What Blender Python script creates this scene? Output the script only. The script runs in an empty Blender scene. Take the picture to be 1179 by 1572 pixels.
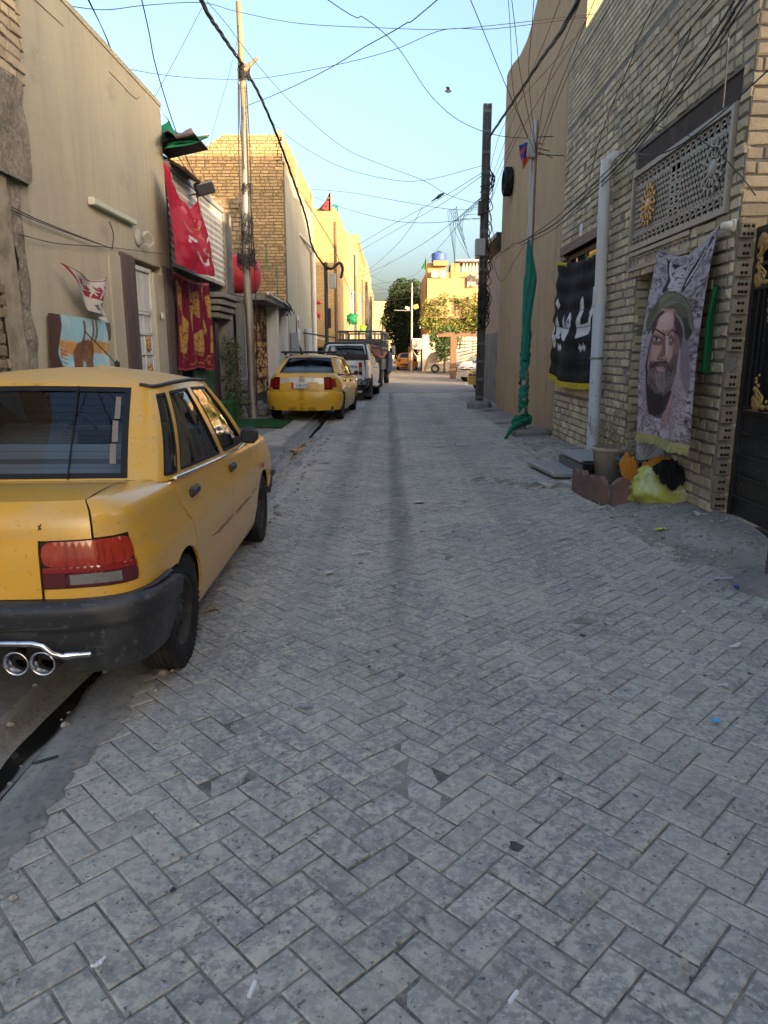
import bpy, bmesh, math, random
import numpy as np
from mathutils import Vector, Matrix, geometry, noise as mnoise
R = math.radians
rng = random.Random(11)
C = bpy.context.scene
COL = C.collection

# ------------------------------------------------------------------ camera
EYE = 1.5
PITCH = math.atan((786 - 540) / 1090)
YAW = math.atan((595 - 589.5) / 1090 / math.cos(PITCH))
cam_d = bpy.data.cameras.new('camera')
cam_d.sensor_fit = 'VERTICAL'; cam_d.sensor_height = 36; cam_d.lens = 36 * 1090 / 1572
cam_d.clip_start = 0.05; cam_d.clip_end = 3000
cam = bpy.data.objects.new('camera', cam_d); COL.objects.link(cam)
cam.location = (0, 0, EYE); cam.rotation_euler = (math.pi / 2 - PITCH, 0, YAW)
C.camera = cam

# ------------------------------------------------------------------ sky, sun, exposure
SUN_AZ = (0.66, -0.75)          # horizontal direction towards the sun
SUN_EL = R(10)
w = bpy.data.worlds.new('World'); C.world = w; w.use_nodes = True
nt = w.node_tree; nt.nodes.clear()
sky = nt.nodes.new('ShaderNodeTexSky'); sky.sky_type = 'NISHITA'; sky.sun_disc = False
sky.sun_elevation = SUN_EL; sky.sun_rotation = math.atan2(SUN_AZ[0], SUN_AZ[1])
sky.air_density = 0.95; sky.dust_density = 7.6; sky.ozone_density = 2.5; sky.altitude = 30
bg = nt.nodes.new('ShaderNodeBackground'); bg.inputs[1].default_value = 0.15
out = nt.nodes.new('ShaderNodeOutputWorld')
bal = nt.nodes.new('ShaderNodeMix'); bal.data_type = 'RGBA'; bal.blend_type = 'MULTIPLY'; bal.inputs[0].default_value = 1; bal.inputs[7].default_value = (1.07, .975, .88, 1)   # white balance of the daylight
nt.links.new(sky.outputs[0], bal.inputs[6]); nt.links.new(bal.outputs[2], bg.inputs[0]); nt.links.new(bg.outputs[0], out.inputs[0])
sd = bpy.data.lights.new('sun', 'SUN'); sd.energy = 2.4; sd.angle = R(0.5); sd.color = (1.0, 0.71, 0.40)
sun = bpy.data.objects.new('sun', sd); COL.objects.link(sun)
sv = Vector((SUN_AZ[0] * math.cos(SUN_EL), SUN_AZ[1] * math.cos(SUN_EL), math.sin(SUN_EL) ))
sun.rotation_euler = sv.to_track_quat('Z', 'Y').to_euler()
C.view_settings.view_transform = 'Standard'; C.view_settings.look = 'None'
C.view_settings.exposure = 2.5; C.view_settings.gamma = 1.0; C.view_settings.use_curve_mapping = False

# ------------------------------------------------------------------ projection helpers: a pixel of the 1179 x 1572 photograph to a point at a known distance
def ray(x, y):
    a = (x - 589.5) / 1090; b = (786 - y) / 1090
    Y = math.cos(PITCH) + math.sin(PITCH) * b; Z = b * math.cos(PITCH) - math.sin(PITCH)
    c, s = math.cos(YAW), math.sin(YAW)
    return Vector((a * c - Y * s, a * s + Y * c, Z))
E0 = Vector((0, 0, EYE))
def gnd(x, y, z=0.0):
    r = ray(x, y); return E0 + r * ((z - EYE) / r.z)
def atY(x, y, Y):
    r = ray(x, y); return E0 + r * (Y / r.y)
def atX(x, y, X):
    r = ray(x, y); return E0 + r * (X / r.x)
def atP(x, y, p0, n):
    r = ray(x, y); n = Vector(n); return E0 + r * ((Vector(p0) - E0).dot(n) / r.dot(n))

# ------------------------------------------------------------------ objects
def link(o, parent=None):
    COL.objects.link(o)
    if parent is not None: o.parent = parent
    return o
def tag(o, label=None, cat=None, group=None, kind=None):
    if label: o['label'] = label
    if cat: o['category'] = cat
    if group: o['group'] = group
    if kind: o['kind'] = kind
    return o
def thing(name, label, cat, loc=(0, 0, 0), rz=0, group=None):
    o = bpy.data.objects.new(name, None); o.empty_display_size = 0.1
    o.location = loc; o.rotation_euler = (0, 0, rz); link(o)
    return tag(o, label, cat, group)
def copy_tree(o, parent=None):
    c = o.copy(); COL.objects.link(c)
    if parent is not None: c.parent = parent
    for ch in list(o.children): copy_tree(ch, c)
    return c

class MB:
    """collects shapes and links them as one mesh object"""
    def __init__(s): s.v = []; s.f = []; s.m = []; s.sm = []; s.shade = []; s.cur = 0; s.sh = 1.0
    def add(s, vs, fs, smooth=False):
        b = len(s.v); s.v += [tuple(v) for v in vs]
        s.shade += [s.sh] * len(vs)
        for f in fs: s.f.append(tuple(b + i for i in f)); s.m.append(s.cur); s.sm.append(smooth)
        return s
    def box(s, c, sz, rot=None, bev=0.0):
        x, y, z = sz[0] / 2, sz[1] / 2, sz[2] / 2
        if bev > 0:
            bv = min(bev, x * .9, y * .9, z * .9)
            vs = []
            for sx in (-1, 1):
                for sy in (-1, 1):
                    for sz_ in (-1, 1):
                        vs += [(sx * x, sy * (y - bv), sz_ * (z - bv)), (sx * (x - bv), sy * y, sz_ * (z - bv)), (sx * (x - bv), sy * (y - bv), sz_ * z)]
            def I(a, b, c_, k): return ((a * 2 + b) * 2 + c_) * 3 + k
            fs = []
            for a in (0, 1):
                q = [I(a, 0, 0, 0), I(a, 1, 0, 0), I(a, 1, 1, 0), I(a, 0, 1, 0)]; fs.append(q if a else q[::-1])
                q = [I(0, a, 0, 1), I(0, a, 1, 1), I(1, a, 1, 1), I(1, a, 0, 1)]; fs.append(q if a else q[::-1])
                q = [I(0, 0, a, 2), I(1, 0, a, 2), I(1, 1, a, 2), I(0, 1, a, 2)]; fs.append(q if a else q[::-1])
                for b in (0, 1):
                    q = [I(a, b, 0, 0), I(a, b, 0, 1), I(a, b, 1, 1), I(a, b, 1, 0)]; fs.append(q if a == b else q[::-1])
                    q = [I(a, 0, b, 0), I(a, 0, b, 2), I(a, 1, b, 2), I(a, 1, b, 0)]; fs.append(q if a != b else q[::-1])
                    q = [I(0, a, b, 1), I(0, a, b, 2), I(1, a, b, 2), I(1, a, b, 1)]; fs.append(q if a == b else q[::-1])
            for a in (0, 1):
                for b in (0, 1):
                    for c_ in (0, 1):
                        q = [I(a, b, c_, 0), I(a, b, c_, 1), I(a, b, c_, 2)]; fs.append(q if (a + b + c_) % 2 else q[::-1])
        else:
            vs = [(-x, -y, -z), (x, -y, -z), (x, y, -z), (-x, y, -z), (-x, -y, z), (x, -y, z), (x, y, z), (-x, y, z)]
            fs = [(0, 3, 2, 1), (4, 5, 6, 7), (0, 1, 5, 4), (1, 2, 6, 5), (2, 3, 7, 6), (3, 0, 4, 7)]
        c = Vector(c)
        if rot is not None:
            M = rot if isinstance(rot, Matrix) else Matrix.Rotation(rot, 3, 'Z')
            vs = [c + M @ Vector(v) for v in vs]
        else: vs = [c + Vector(v) for v in vs]
        return s.add(vs, fs)
    def bx(s, a, b, bev=0.0):
        a, b = Vector(a), Vector(b)
        return s.box((a + b) / 2, [abs(b[i] - a[i]) for i in range(3)], None, bev)
    def tube(s, pts, r, n=8, cap=True, smooth=True, r2=None):
        pts = [Vector(p) for p in pts]; N = len(pts)
        rs = [r] * N if not hasattr(r, '__len__') else list(r)
        vs, fs = [], []
        t0 = (pts[1] - pts[0]).normalized()
        up = Vector((0, 0, 1)) if abs(t0.z) < .9 else Vector((1, 0, 0))
        u = t0.cross(up).normalized()
        for i, p in enumerate(pts):
            t = (pts[min(i + 1, N - 1)] - pts[max(i - 1, 0)]).normalized()
            u = (u - t * u.dot(t)).normalized(); v = t.cross(u)
            for k in range(n):
                a = 2 * math.pi * k / n
                vs.append(p + (u * math.cos(a) + v * math.sin(a)) * rs[i])
        for i in range(N - 1):
            for k in range(n):
                fs.append((i * n + k, i * n + (k + 1) % n, (i + 1) * n + (k + 1) % n, (i + 1) * n + k))
        s.add(vs, fs, smooth)
        if cap:
            s.add(vs[:n], [tuple(range(n))[::-1]]); s.add(vs[-n:], [tuple(range(n))])
        return s
    def lathe(s, prof, c=(0, 0, 0), axis='Z', n=24, smooth=True, close=False):
        """prof: list of (radius, height)"""
        vs, fs = [], []; c = Vector(c)
        for r, h in prof:
            for k in range(n):
                a = 2 * math.pi * k / n; p, q = r * math.cos(a), r * math.sin(a)
                vs.append(c + Vector({'Z': (p, q, h), 'X': (h, p, q), 'Y': (q, h, p)}[axis]))
        N = len(prof)
        for i in range(N if close else N - 1):
            j = (i + 1) % N
            for k in range(n):
                fs.append((i * n + k, i * n + (k + 1) % n, j * n + (k + 1) % n, j * n + k))
        return s.add(vs, fs, smooth)
    def prism(s, poly, mapfn, t0, t1):
        """extrude a 2D polygon; mapfn(a, b, t) -> 3D"""
        n = len(poly)
        vs = [mapfn(a, b, t0) for a, b in poly] + [mapfn(a, b, t1) for a, b in poly]
        fs = [(i, (i + 1) % n, n + (i + 1) % n, n + i) for i in range(n)]
        tri = geometry.tessellate_polygon([[Vector((a, b, 0)) for a, b in poly]])
        fs += [tuple(t) for t in tri] + [tuple(n + i for i in t[::-1]) for t in tri]
        return s.add(vs, fs)
    def build(s, name, mats, parent=None, fix=True, **kw):
        me = bpy.data.meshes.new(name); me.from_pydata([tuple(v) for v in s.v], [], s.f)
        if not isinstance(mats, (list, tuple)): mats = [mats]
        for m in mats: me.materials.append(m)
        me.polygons.foreach_set('material_index', s.m); me.polygons.foreach_set('use_smooth', s.sm)
        a = me.attributes.new('shade', 'FLOAT', 'POINT'); a.data.foreach_set('value', s.shade)
        if fix:
            bm = bmesh.new(); bm.from_mesh(me); bmesh.ops.recalc_face_normals(bm, faces=bm.faces); bm.to_mesh(me); bm.free()
        me.update()
        o = bpy.data.objects.new(name, me); link(o, parent)
        return tag(o, **kw)

def smoothpts(P, k=6):
    P = [Vector(p) for p in P]
    if len(P) < 3: return P
    Q = [P[0] * 2 - P[1]] + P + [P[-1] * 2 - P[-2]]; o = []
    for i in range(1, len(Q) - 2):
        a, b, c, d = Q[i - 1:i + 3]
        for j in range(k):
            t = j / k
            o.append(0.5 * ((2 * b) + (c - a) * t + (2 * a - 5 * b + 4 * c - d) * t * t + (3 * b - a - 3 * c + d) * t ** 3))
    return o + [P[-1]]

def inside(p, loop):
    x, y = p; r = False; n = len(loop); j = n - 1
    for i in range(n):
        xi, yi = loop[i]; xj, yj = loop[j]
        if (yi > y) != (yj > y) and x < (xj - xi) * (y - yi) / (yj - yi) + xi: r = not r
        j = i
    return r
def dens(loop, step):
    o = []
    for i in range(len(loop)):
        a, b = loop[i], loop[(i + 1) % len(loop)]
        n = max(1, int(math.dist(a, b) / step + .5))
        for k in range(n): o.append((a[0] + (b[0] - a[0]) * k / n, a[1] + (b[1] - a[1]) * k / n))
    return o
def rounded(loop, r, k=4):
    """round the corners of a 2D loop"""
    o = []; n = len(loop)
    for i in range(n):
        p = Vector(loop[i]); a = Vector(loop[i - 1]); b = Vector(loop[(i + 1) % n])
        ri = min(r, (a - p).length * .45, (b - p).length * .45)
        A = p + (a - p).normalized() * ri; B = p + (b - p).normalized() * ri
        for j in range(k + 1):
            t = j / k; q = A * (1 - t) ** 2 + p * 2 * t * (1 - t) + B * t * t; o.append((q.x, q.y))
    return o
def panel(mb, outer, mapfn, step=0.05, holes=(), thick=0.012, off=0.0, mirror=False):
    """a sheet-metal panel: polygon in surface coordinates, laid on the surface mapfn(a, b, offset) with an edge turned inwards"""
    loops = [dens(outer, step)] + [dens(h, step) for h in holes]
    pts, edges = [], []
    for L in loops:
        b = len(pts); pts += L; edges += [(b + i, b + (i + 1) % len(L)) for i in range(len(L))]
    nb = len(pts)
    xs = [p[0] for p in outer]; ys = [p[1] for p in outer]
    nx = max(1, int((max(xs) - min(xs)) / step)); ny = max(1, int((max(ys) - min(ys)) / step))
    m = step * .35
    arr = np.array(pts)
    for i in range(nx + 1):
        for j in range(ny + 1):
            p = (min(xs) + (max(xs) - min(xs)) * (i + .013) / (nx + .02), min(ys) + (max(ys) - min(ys)) * (j + .017) / (ny + .03))
            if inside(p, loops[0]) and not any(inside(p, h) for h in loops[1:]) and np.min((arr[:, 0] - p[0]) ** 2 + (arr[:, 1] - p[1]) ** 2) > m * m: pts.append(p)
    res = geometry.delaunay_2d_cdt([Vector(p) for p in pts], edges, [], 0, 1e-6)
    vo, fo = res[0], res[2]
    keep = []
    for f in fo:
        c = (sum(vo[i][0] for i in f) / len(f), sum(vo[i][1] for i in f) / len(f))
        if inside(c, loops[0]) and not any(inside(c, h) for h in loops[1:]): keep.append(tuple(f))
    for sgn in ((1, -1) if mirror else (1,)):
        def M(a, b, o):
            v = mapfn(a, b, o); return Vector((v[0] * sgn, v[1], v[2]))
        fl = (lambda f: f) if sgn == 1 else (lambda f: f[::-1])
        mb.add([M(p[0], p[1], off) for p in vo], [fl(f) for f in keep], True)
        if thick:
            for L in loops:
                n = len(L)
                mb.add([M(p[0], p[1], off) for p in L] + [M(p[0], p[1], off - thick) for p in L], [fl((i, n + i, n + (i + 1) % n, (i + 1) % n)) for i in range(n)], False)
    return mb

# ------------------------------------------------------------------ materials
MATS = {}
def srgb(r, g, b):
    f = lambda c: (c / 255 / 12.92) if c <= 10 else ((c / 255 + .055) / 1.055) ** 2.4
    return (f(r), f(g), f(b))
def mat(name, col, rough=0.8, spec=0.3, metal=0.0, layers=(), bump=(), attr=None, coat=0.0, tracks=()):
    """layers: (scale or (sx,sy,sz), lo, hi, colour, amount); bump: (scale, strength, distance)"""
    if name in MATS: return MATS[name]
    m = bpy.data.materials.new(name); m.use_nodes = True; t = m.node_tree; N = t.nodes; L = t.links
    b = N['Principled BSDF']
    b.inputs['Roughness'].default_value = rough; b.inputs['Metallic'].default_value = metal
    b.inputs['Specular IOR Level'].default_value = spec
    if coat: b.inputs['Coat Weight'].default_value = coat; b.inputs['Coat Roughness'].default_value = 0.06
    geo = N.new('ShaderNodeNewGeometry')
    def nz(sc, detail=4):
        mp = N.new('ShaderNodeMapping'); L.new(geo.outputs['Position'], mp.inputs[0])
        s = sc if hasattr(sc, '__len__') else (sc, sc, sc)
        mp.inputs['Scale'].default_value = s
        n = N.new('ShaderNodeTexNoise'); n.inputs['Scale'].default_value = 1; n.inputs['Detail'].default_value = detail; n.inputs['Roughness'].default_value = .6
        L.new(mp.outputs[0], n.inputs[0]); return n
    if attr == 'Col':
        a = N.new('ShaderNodeAttribute'); a.attribute_name = 'Col'; cur = a.outputs['Color']
    else:
        c = N.new('ShaderNodeRGB'); c.outputs[0].default_value = (*col, 1); cur = c.outputs[0]
    for sc, lo, hi, c2, amt in layers:
        n = nz(sc); mr = N.new('ShaderNodeMapRange'); L.new(n.outputs['Fac'], mr.inputs[0])
        mr.inputs[1].default_value = lo; mr.inputs[2].default_value = hi; mr.inputs[4].default_value = amt
        mx = N.new('ShaderNodeMix'); mx.data_type = 'RGBA'; L.new(mr.outputs[0], mx.inputs[0]); L.new(cur, mx.inputs[6])
        mx.inputs[7].default_value = (*c2, 1); cur = mx.outputs[2]
    for x0, wd, c2, amt in tracks:                # worn lines along the street
        sp = N.new('ShaderNodeSeparateXYZ'); L.new(geo.outputs['Position'], sp.inputs[0]); nn = nz((1.1, .35, 1), 3); n2 = nz(9, 3)
        def mth(op, a, b=None):
            q = N.new('ShaderNodeMath'); q.operation = op; q.use_clamp = op == 'SUBTRACT' and b is None
            for i, v in enumerate((a, b)):
                if v is None: continue
                if isinstance(v, (int, float)): q.inputs[i].default_value = v
                else: L.new(v, q.inputs[i])
            return q.outputs[0]
        d = mth('ABSOLUTE', mth('SUBTRACT', mth('ADD', sp.outputs[0], mth('MULTIPLY', nn.outputs['Fac'], .25)), x0 + .125))
        mr = N.new('ShaderNodeMapRange'); mr.interpolation_type = 'SMOOTHSTEP'; L.new(d, mr.inputs[0]); mr.inputs[1].default_value = wd; mr.inputs[2].default_value = 0; mr.inputs[4].default_value = amt
        f = mth('MULTIPLY', mr.outputs[0], mth('MULTIPLY', n2.outputs['Fac'], 1.7))
        yf = N.new('ShaderNodeMapRange'); L.new(sp.outputs[1], yf.inputs[0]); yf.inputs[1].default_value = 3; yf.inputs[2].default_value = 6; f = mth('MULTIPLY', f, yf.outputs[0])
        mx = N.new('ShaderNodeMix'); mx.data_type = 'RGBA'; L.new(f, mx.inputs[0]); L.new(cur, mx.inputs[6]); mx.inputs[7].default_value = (*c2, 1); cur = mx.outputs[2]
    if attr == 'shade':
        a = N.new('ShaderNodeAttribute'); a.attribute_name = 'shade'
        mx = N.new('ShaderNodeMix'); mx.data_type = 'RGBA'; mx.blend_type = 'MULTIPLY'; mx.inputs[0].default_value = 1
        L.new(cur, mx.inputs[6]); L.new(a.outputs['Fac'], mx.inputs[7]); cur = mx.outputs[2]
    L.new(cur, b.inputs['Base Color'])
    prev = None
    for sc, st, dist in bump:
        n = nz(sc, 6); bp = N.new('ShaderNodeBump'); bp.inputs['Strength'].default_value = st; bp.inputs['Distance'].default_value = dist
        L.new(n.outputs['Fac'], bp.inputs['Height'])
        if prev: L.new(prev, bp.inputs['Normal'])
        prev = bp.outputs[0]
    if prev: L.new(prev, b.inputs['Normal'])
    MATS[name] = m
    return m
def glass(name, tint, refl=1.0, rough=0.02, wave=0.0):
    if name in MATS: return MATS[name]
    m = bpy.data.materials.new(name); m.use_nodes = True; t = m.node_tree; N = t.nodes; L = t.links
    N.remove(N['Principled BSDF']); o = N['Material Output']
    tr = N.new('ShaderNodeBsdfTransparent'); tr.inputs[0].default_value = (*tint, 1)
    gl = N.new('ShaderNodeBsdfGlossy'); gl.inputs['Roughness'].default_value = rough
    fr = N.new('ShaderNodeFresnel'); fr.inputs[0].default_value = 1.5
    mm = N.new('ShaderNodeMath'); mm.operation = 'MULTIPLY'; mm.inputs[1].default_value = refl; mm.use_clamp = True
    if wave:
        geo = N.new('ShaderNodeNewGeometry'); n = N.new('ShaderNodeTexNoise'); n.inputs['Scale'].default_value = 3.5; n.inputs['Detail'].default_value = 1
        bp = N.new('ShaderNodeBump'); bp.inputs['Strength'].default_value = wave; bp.inputs['Distance'].default_value = .02
        L.new(geo.outputs['Position'], n.inputs[0]); L.new(n.outputs['Fac'], bp.inputs['Height']); L.new(bp.outputs[0], gl.inputs['Normal'])
    mx = N.new('ShaderNodeMixShader')
    L.new(fr.outputs[0], mm.inputs[0]); L.new(mm.outputs[0], mx.inputs[0]); L.new(tr.outputs[0], mx.inputs[1]); L.new(gl.outputs[0], mx.inputs[2])
    L.new(mx.outputs[0], o.inputs[0]); MATS[name] = m
    return m

K = (0.03, 0.026, 0.022)
M_paver = mat('paver_concrete', (.47, .43, .36), .86, .25, layers=[(11, .42, .60, (.27, .262, .25), .8), (34, .46, .57, (.20, .197, .188), .72), (1.3, .44, .66, (.47, .43, .36), .65), (.5, .50, .68, (.22, .21, .20), .5), (70, .54, .64, (.54, .52, .48), .5), (46, .615, .675, (.06, .06, .06), .75), (13, .70, .75, (.06, .06, .06), .5)], tracks=[(.10, .16, (.13, .125, .12), .75), (-.52, .22, (.16, .155, .15), .5), (1.15, .3, (.2, .19, .18), .3)], bump=[(45, .5, .004), (260, .35, .002)], attr='shade')
M_joint = mat('joint_sand', (.25, .235, .205), .95, .1, layers=[(5, .44, .60, (.10, .095, .085), .85), (60, .5, .7, (.34, .32, .28), .6)], bump=[(90, .6, .006)])
M_dust = mat('dusty_ground', (.30, .27, .23), .95, .1, layers=[(.8, .42, .62, (.17, .155, .135), .85), (3, .48, .62, (.40, .37, .32), .6), (12, .5, .62, (.14, .125, .11), .7), (60, .5, .62, (.42, .39, .34), .5)], bump=[(8, .5, .02), (60, .4, .006)])
M_conc = mat('concrete', (.235, .225, .205), .9, .2, layers=[(1.6, .38, .64, (.13, .125, .115), .8), (18, .5, .7, (.32, .31, .29), .5), (40, .62, .7, K, .5)], bump=[(25, .4, .01), (140, .3, .003)])
M_kerb = mat('gutter_concrete', (.32, .30, .265), .85, .3, layers=[((9, 1.6, 4), .42, .62, (.19, .185, .18), .8), (1.6, .46, .62, (.17, .168, .165), .7), (45, .55, .66, (.10, .1, .1), .6), (4, .6, .7, (.36, .34, .3), .6), (22, .5, .68, (.3, .29, .27), .5)], bump=[(30, .5, .008)])
M_water = mat('gutter_water', (.018, .017, .015), .08, .6, layers=[(5, .5, .7, (.07, .06, .045), .7)])
M_brick = mat('cream_brick', (.61, .495, .31), .9, .2, layers=[(5, .38, .68, (.47, .38, .245), .7), (.55, .50, .68, (.30, .245, .19), .5), (30, .52, .68, (.52, .46, .36), .5), (70, .6, .7, (.12, .1, .08), .6)], bump=[(35, .5, .008), (160, .4, .003)], attr='shade')
M_mortar = mat('grey_mortar', (.24, .22, .185), .95, .1, layers=[(3, .42, .62, (.13, .118, .1), .7), (25, .45, .65, (.27, .25, .22), .5)], bump=[(30, .8, .02)])
M_lbrick = mat('yellow_brick', (.52, .35, .165), .92, .15, layers=[(4, .35, .65, (.36, .25, .13), .7), (.7, .45, .65, (.27, .2, .13), .5), (40, .55, .68, (.60, .47, .28), .5)], bump=[(30, .5, .01)], attr='shade')
M_lmortar = mat('sand_mortar', (.15, .108, .066), .95, .1, layers=[(3, .4, .6, (.23, .17, .105), .6)], bump=[(25, .9, .03)])
M_cream = mat('cream_render', (.455, .41, .305), .93, .12, layers=[((2.2, 2.2, .35), .42, .66, (.375, .345, .262), .7), (.7, .45, .7, (.46, .425, .32), .5), ((9, 9, .5), .55, .72, (.34, .30, .22), .55), (1.4, .60, .72, (.30, .265, .2), .55), (60, .58, .70, (.26, .225, .165), .6), (23, .66, .72, (.17, .14, .1), .6)], bump=[(70, .5, .008), (14, .25, .01)])
M_tan = mat('tan_render', (.47, .315, .18), .93, .12, layers=[((11, 11, .5), .42, .66, (.38, .26, .15), .7), (.5, .45, .68, (.5, .35, .21), .5), ((16, 16, .6), .56, .7, (.47, .34, .21), .45), ((5, 5, .25), .56, .74, (.24, .165, .1), .6), (1.1, .58, .72, (.33, .225, .135), .6), (30, .66, .72, (.16, .11, .07), .6)], bump=[(60, .6, .01)])
M_mud = mat('mud_plaster', (.27, .235, .185), .96, .08, layers=[(3, .38, .65, (.17, .145, .115), .8), (22, .46, .62, (.36, .32, .26), .7), (45, .55, .65, (.1, .085, .07), .7)], bump=[(9, .9, .04), (60, .6, .01)])
M_white = mat('white_paint', (.62, .61, .57), .55, .35, layers=[((5, 5, .8), .48, .7, (.38, .35, .3), .7), (30, .6, .72, (.2, .16, .12), .6)], bump=[(30, .15, .004)])
M_pvc = mat('grey_pvc', (.50, .54, .58), .5, .4, layers=[((5, 5, .8), .5, .7, (.36, .37, .37), .6), (30, .62, .7, (.18, .16, .13), .7)], bump=[(12, .1, .004)])
M_steel = mat('galvanised_steel', (.36, .36, .35), .5, .5, .6, layers=[((9, 9, .7), .48, .68, (.2, .15, .1), .7)], bump=[(40, .15, .003)])
M_dsteel = mat('dark_steel', (.05, .052, .055), .5, .4, .3, layers=[((8, 8, .6), .52, .7, (.13, .1, .075), .6)], bump=[(40, .2, .003)])
M_black = mat('black_paint', (.018, .018, .019), .35, .5, layers=[((4, 4, 1), .52, .7, (.07, .063, .055), .5), (25, .68, .72, (.4, .38, .34), .8)], bump=[(25, .1, .003)])
M_gold = mat('gold_paint', (.48, .29, .09), .45, .5, .35, layers=[(14, .5, .68, (.25, .14, .05), .6)])
M_olive = mat('olive_metal', (.175, .165, .118), .55, .4, layers=[((4, 4, .8), .5, .7, (.11, .1, .075), .6)], bump=[(20, .1, .004)])
M_grille = mat('taupe_metal', (.33, .295, .235), .5, .4, .15, layers=[(6, .5, .7, (.25, .22, .18), .6)])
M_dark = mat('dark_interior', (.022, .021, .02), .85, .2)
M_wire = mat('black_cable', (.028, .028, .03), .6, .3)
M_rust = mat('rusty_steel', (.19, .115, .075), .8, .3, .2, layers=[(14, .42, .65, (.11, .055, .035), .8)], bump=[(50, .4, .004)])
M_wood = mat('weathered_wood', (.27, .2, .13), .85, .2, layers=[((20, 20, 1.2), .42, .65, (.15, .11, .07), .8)], bump=[((40, 40, 2), .5, .006)])
M_brown = mat('brown_render', (.095, .068, .06), .85, .2, layers=[((3, 3, .5), .45, .68, (.15, .115, .1), .7)], bump=[(50, .4, .006)])
M_cloth = mat('printed_cloth', (1, 1, 1), .8, .15, attr='Col', bump=[((7, 7, 3), .55, .05), (500, .12, .0015)])
M_vinyl = mat('printed_vinyl', (1, 1, 1), .45, .35, attr='Col')
M_green = mat('green_cloth', (.012, .16, .075), .75, .2, layers=[(6, .45, .65, (.008, .11, .06), .6)])
M_teal = mat('teal_cloth', (.02, .19, .145), .7, .25, layers=[(6, .45, .65, (.015, .13, .105), .6)], bump=[((14, 14, 3), .6, .03)])
M_rubber = mat('tyre_rubber', (.017, .017, .017), .75, .25, layers=[(7, .48, .68, (.07, .064, .055), .5)], bump=[(60, .15, .003)])
M_leaf = mat('leaf_green', (.055, .095, .03), .7, .25, attr='shade')
M_dleaf = mat('dark_leaf', (.03, .055, .022), .7, .25, attr='shade')
M_yleaf = mat('yellow_leaf', (.13, .15, .035), .7, .25, attr='shade')
M_bark = mat('bark', (.11, .085, .06), .95, .1, bump=[((30, 30, 4), .8, .02)])
M_dry = mat('dry_stems', (.27, .22, .13), .9, .15)

# ------------------------------------------------------------------ flat prints: colours painted per vertex of a cloth sheet
class Print:
    def __init__(s, nu, nv, col, ss=3):
        s.nu, s.nv, s.ss = nu, nv, ss
        s.W, s.H = nu * ss, nv * ss
        s.a = np.empty((s.H, s.W, 3)); s.a[:] = col
        s.U, s.V = np.meshgrid((np.arange(s.W) + .5) / s.W, (np.arange(s.H) + .5) / s.H)
    def mask(s, poly):
        m = np.zeros((s.H, s.W), bool); x, y = s.U, s.V; n = len(poly); j = n - 1
        for i in range(n):
            xi, yi = poly[i]; xj, yj = poly[j]
            if yi != yj: m ^= ((yi > y) != (yj > y)) & (x < (xj - xi) * (y - yi) / (yj - yi) + xi)
            j = i
        return m
    def fill(s, poly, col, a=1.0, within=None):
        m = s.mask(poly)
        if within is not None: m &= within
        s.a[m] = s.a[m] * (1 - a) + np.array(col) * a; return m
    def stroke(s, pts, w0, w1, col, a=1.0, asp=1.0, within=None):
        pts = [p[:2] for p in smoothpts([(p[0], p[1], 0) for p in pts], 5)]
        n = len(pts); best = np.full((s.H, s.W), 1e9)
        for i in range(n - 1):
            (x0, y0), (x1, y1) = pts[i], pts[i + 1]; wd = w0 + (w1 - w0) * i / max(1, n - 2)
            dx, dy = x1 - x0, (y1 - y0) * asp; L2 = dx * dx + dy * dy + 1e-12
            t = np.clip(((s.U - x0) * dx + (s.V - y0) * asp * dy) / L2, 0, 1)
            d = np.hypot(s.U - x0 - t * dx, (s.V - y0) * asp - t * dy) - wd / 2
            best = np.minimum(best, d)
        m = best < 0
        if within is not None: m &= within
        s.a[m] = s.a[m] * (1 - a) + np.array(col) * a; return m
    def mottle(s, sc, col, thr, a, seed=0, asp=1.0, within=None):
        r = np.random.RandomState(seed); f = np.zeros((s.H, s.W)); amp = 1; tot = 0
        for o in range(4):
            g = r.rand(int(sc * asp * 2 ** o) + 3, int(sc * 2 ** o) + 3)
            x = s.U * sc * 2 ** o; y = s.V * sc * asp * 2 ** o; xi = x.astype(int); yi = y.astype(int); fx = x - xi; fy = y - yi
            fx = fx * fx * (3 - 2 * fx); fy = fy * fy * (3 - 2 * fy)
            f += amp * (g[yi, xi] * (1 - fx) * (1 - fy) + g[yi, xi + 1] * fx * (1 - fy) + g[yi + 1, xi] * (1 - fx) * fy + g[yi + 1, xi + 1] * fx * fy); tot += amp; amp *= .55
        k = np.clip((f / tot - thr) / .08, 0, 1) * a
        if within is not None: k = k * within
        s.a = s.a * (1 - k[..., None]) + np.array(col) * k[..., None]
    def out(s):
        return s.a.reshape(s.nv, s.ss, s.nu, s.ss, 3).mean((1, 3))
def quad_uv(quad):
    """pixel -> (u, v) inside a quad given as TL, TR, BR, BL"""
    q = [np.array(p, float) for p in quad]
    def f(p):
        p = np.array(p, float); u = v = .5
        for _ in range(12):
            P = q[0] * (1 - u) * (1 - v) + q[1] * u * (1 - v) + q[2] * u * v + q[3] * (1 - u) * v
            du = (q[1] - q[0]) * (1 - v) + (q[2] - q[3]) * v; dv = (q[3] - q[0]) * (1 - u) + (q[2] - q[1]) * u
            d = np.linalg.solve(np.array([du, dv]).T, p - P); u += d[0]; v += d[1]
        return (u, v)
    return f
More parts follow.
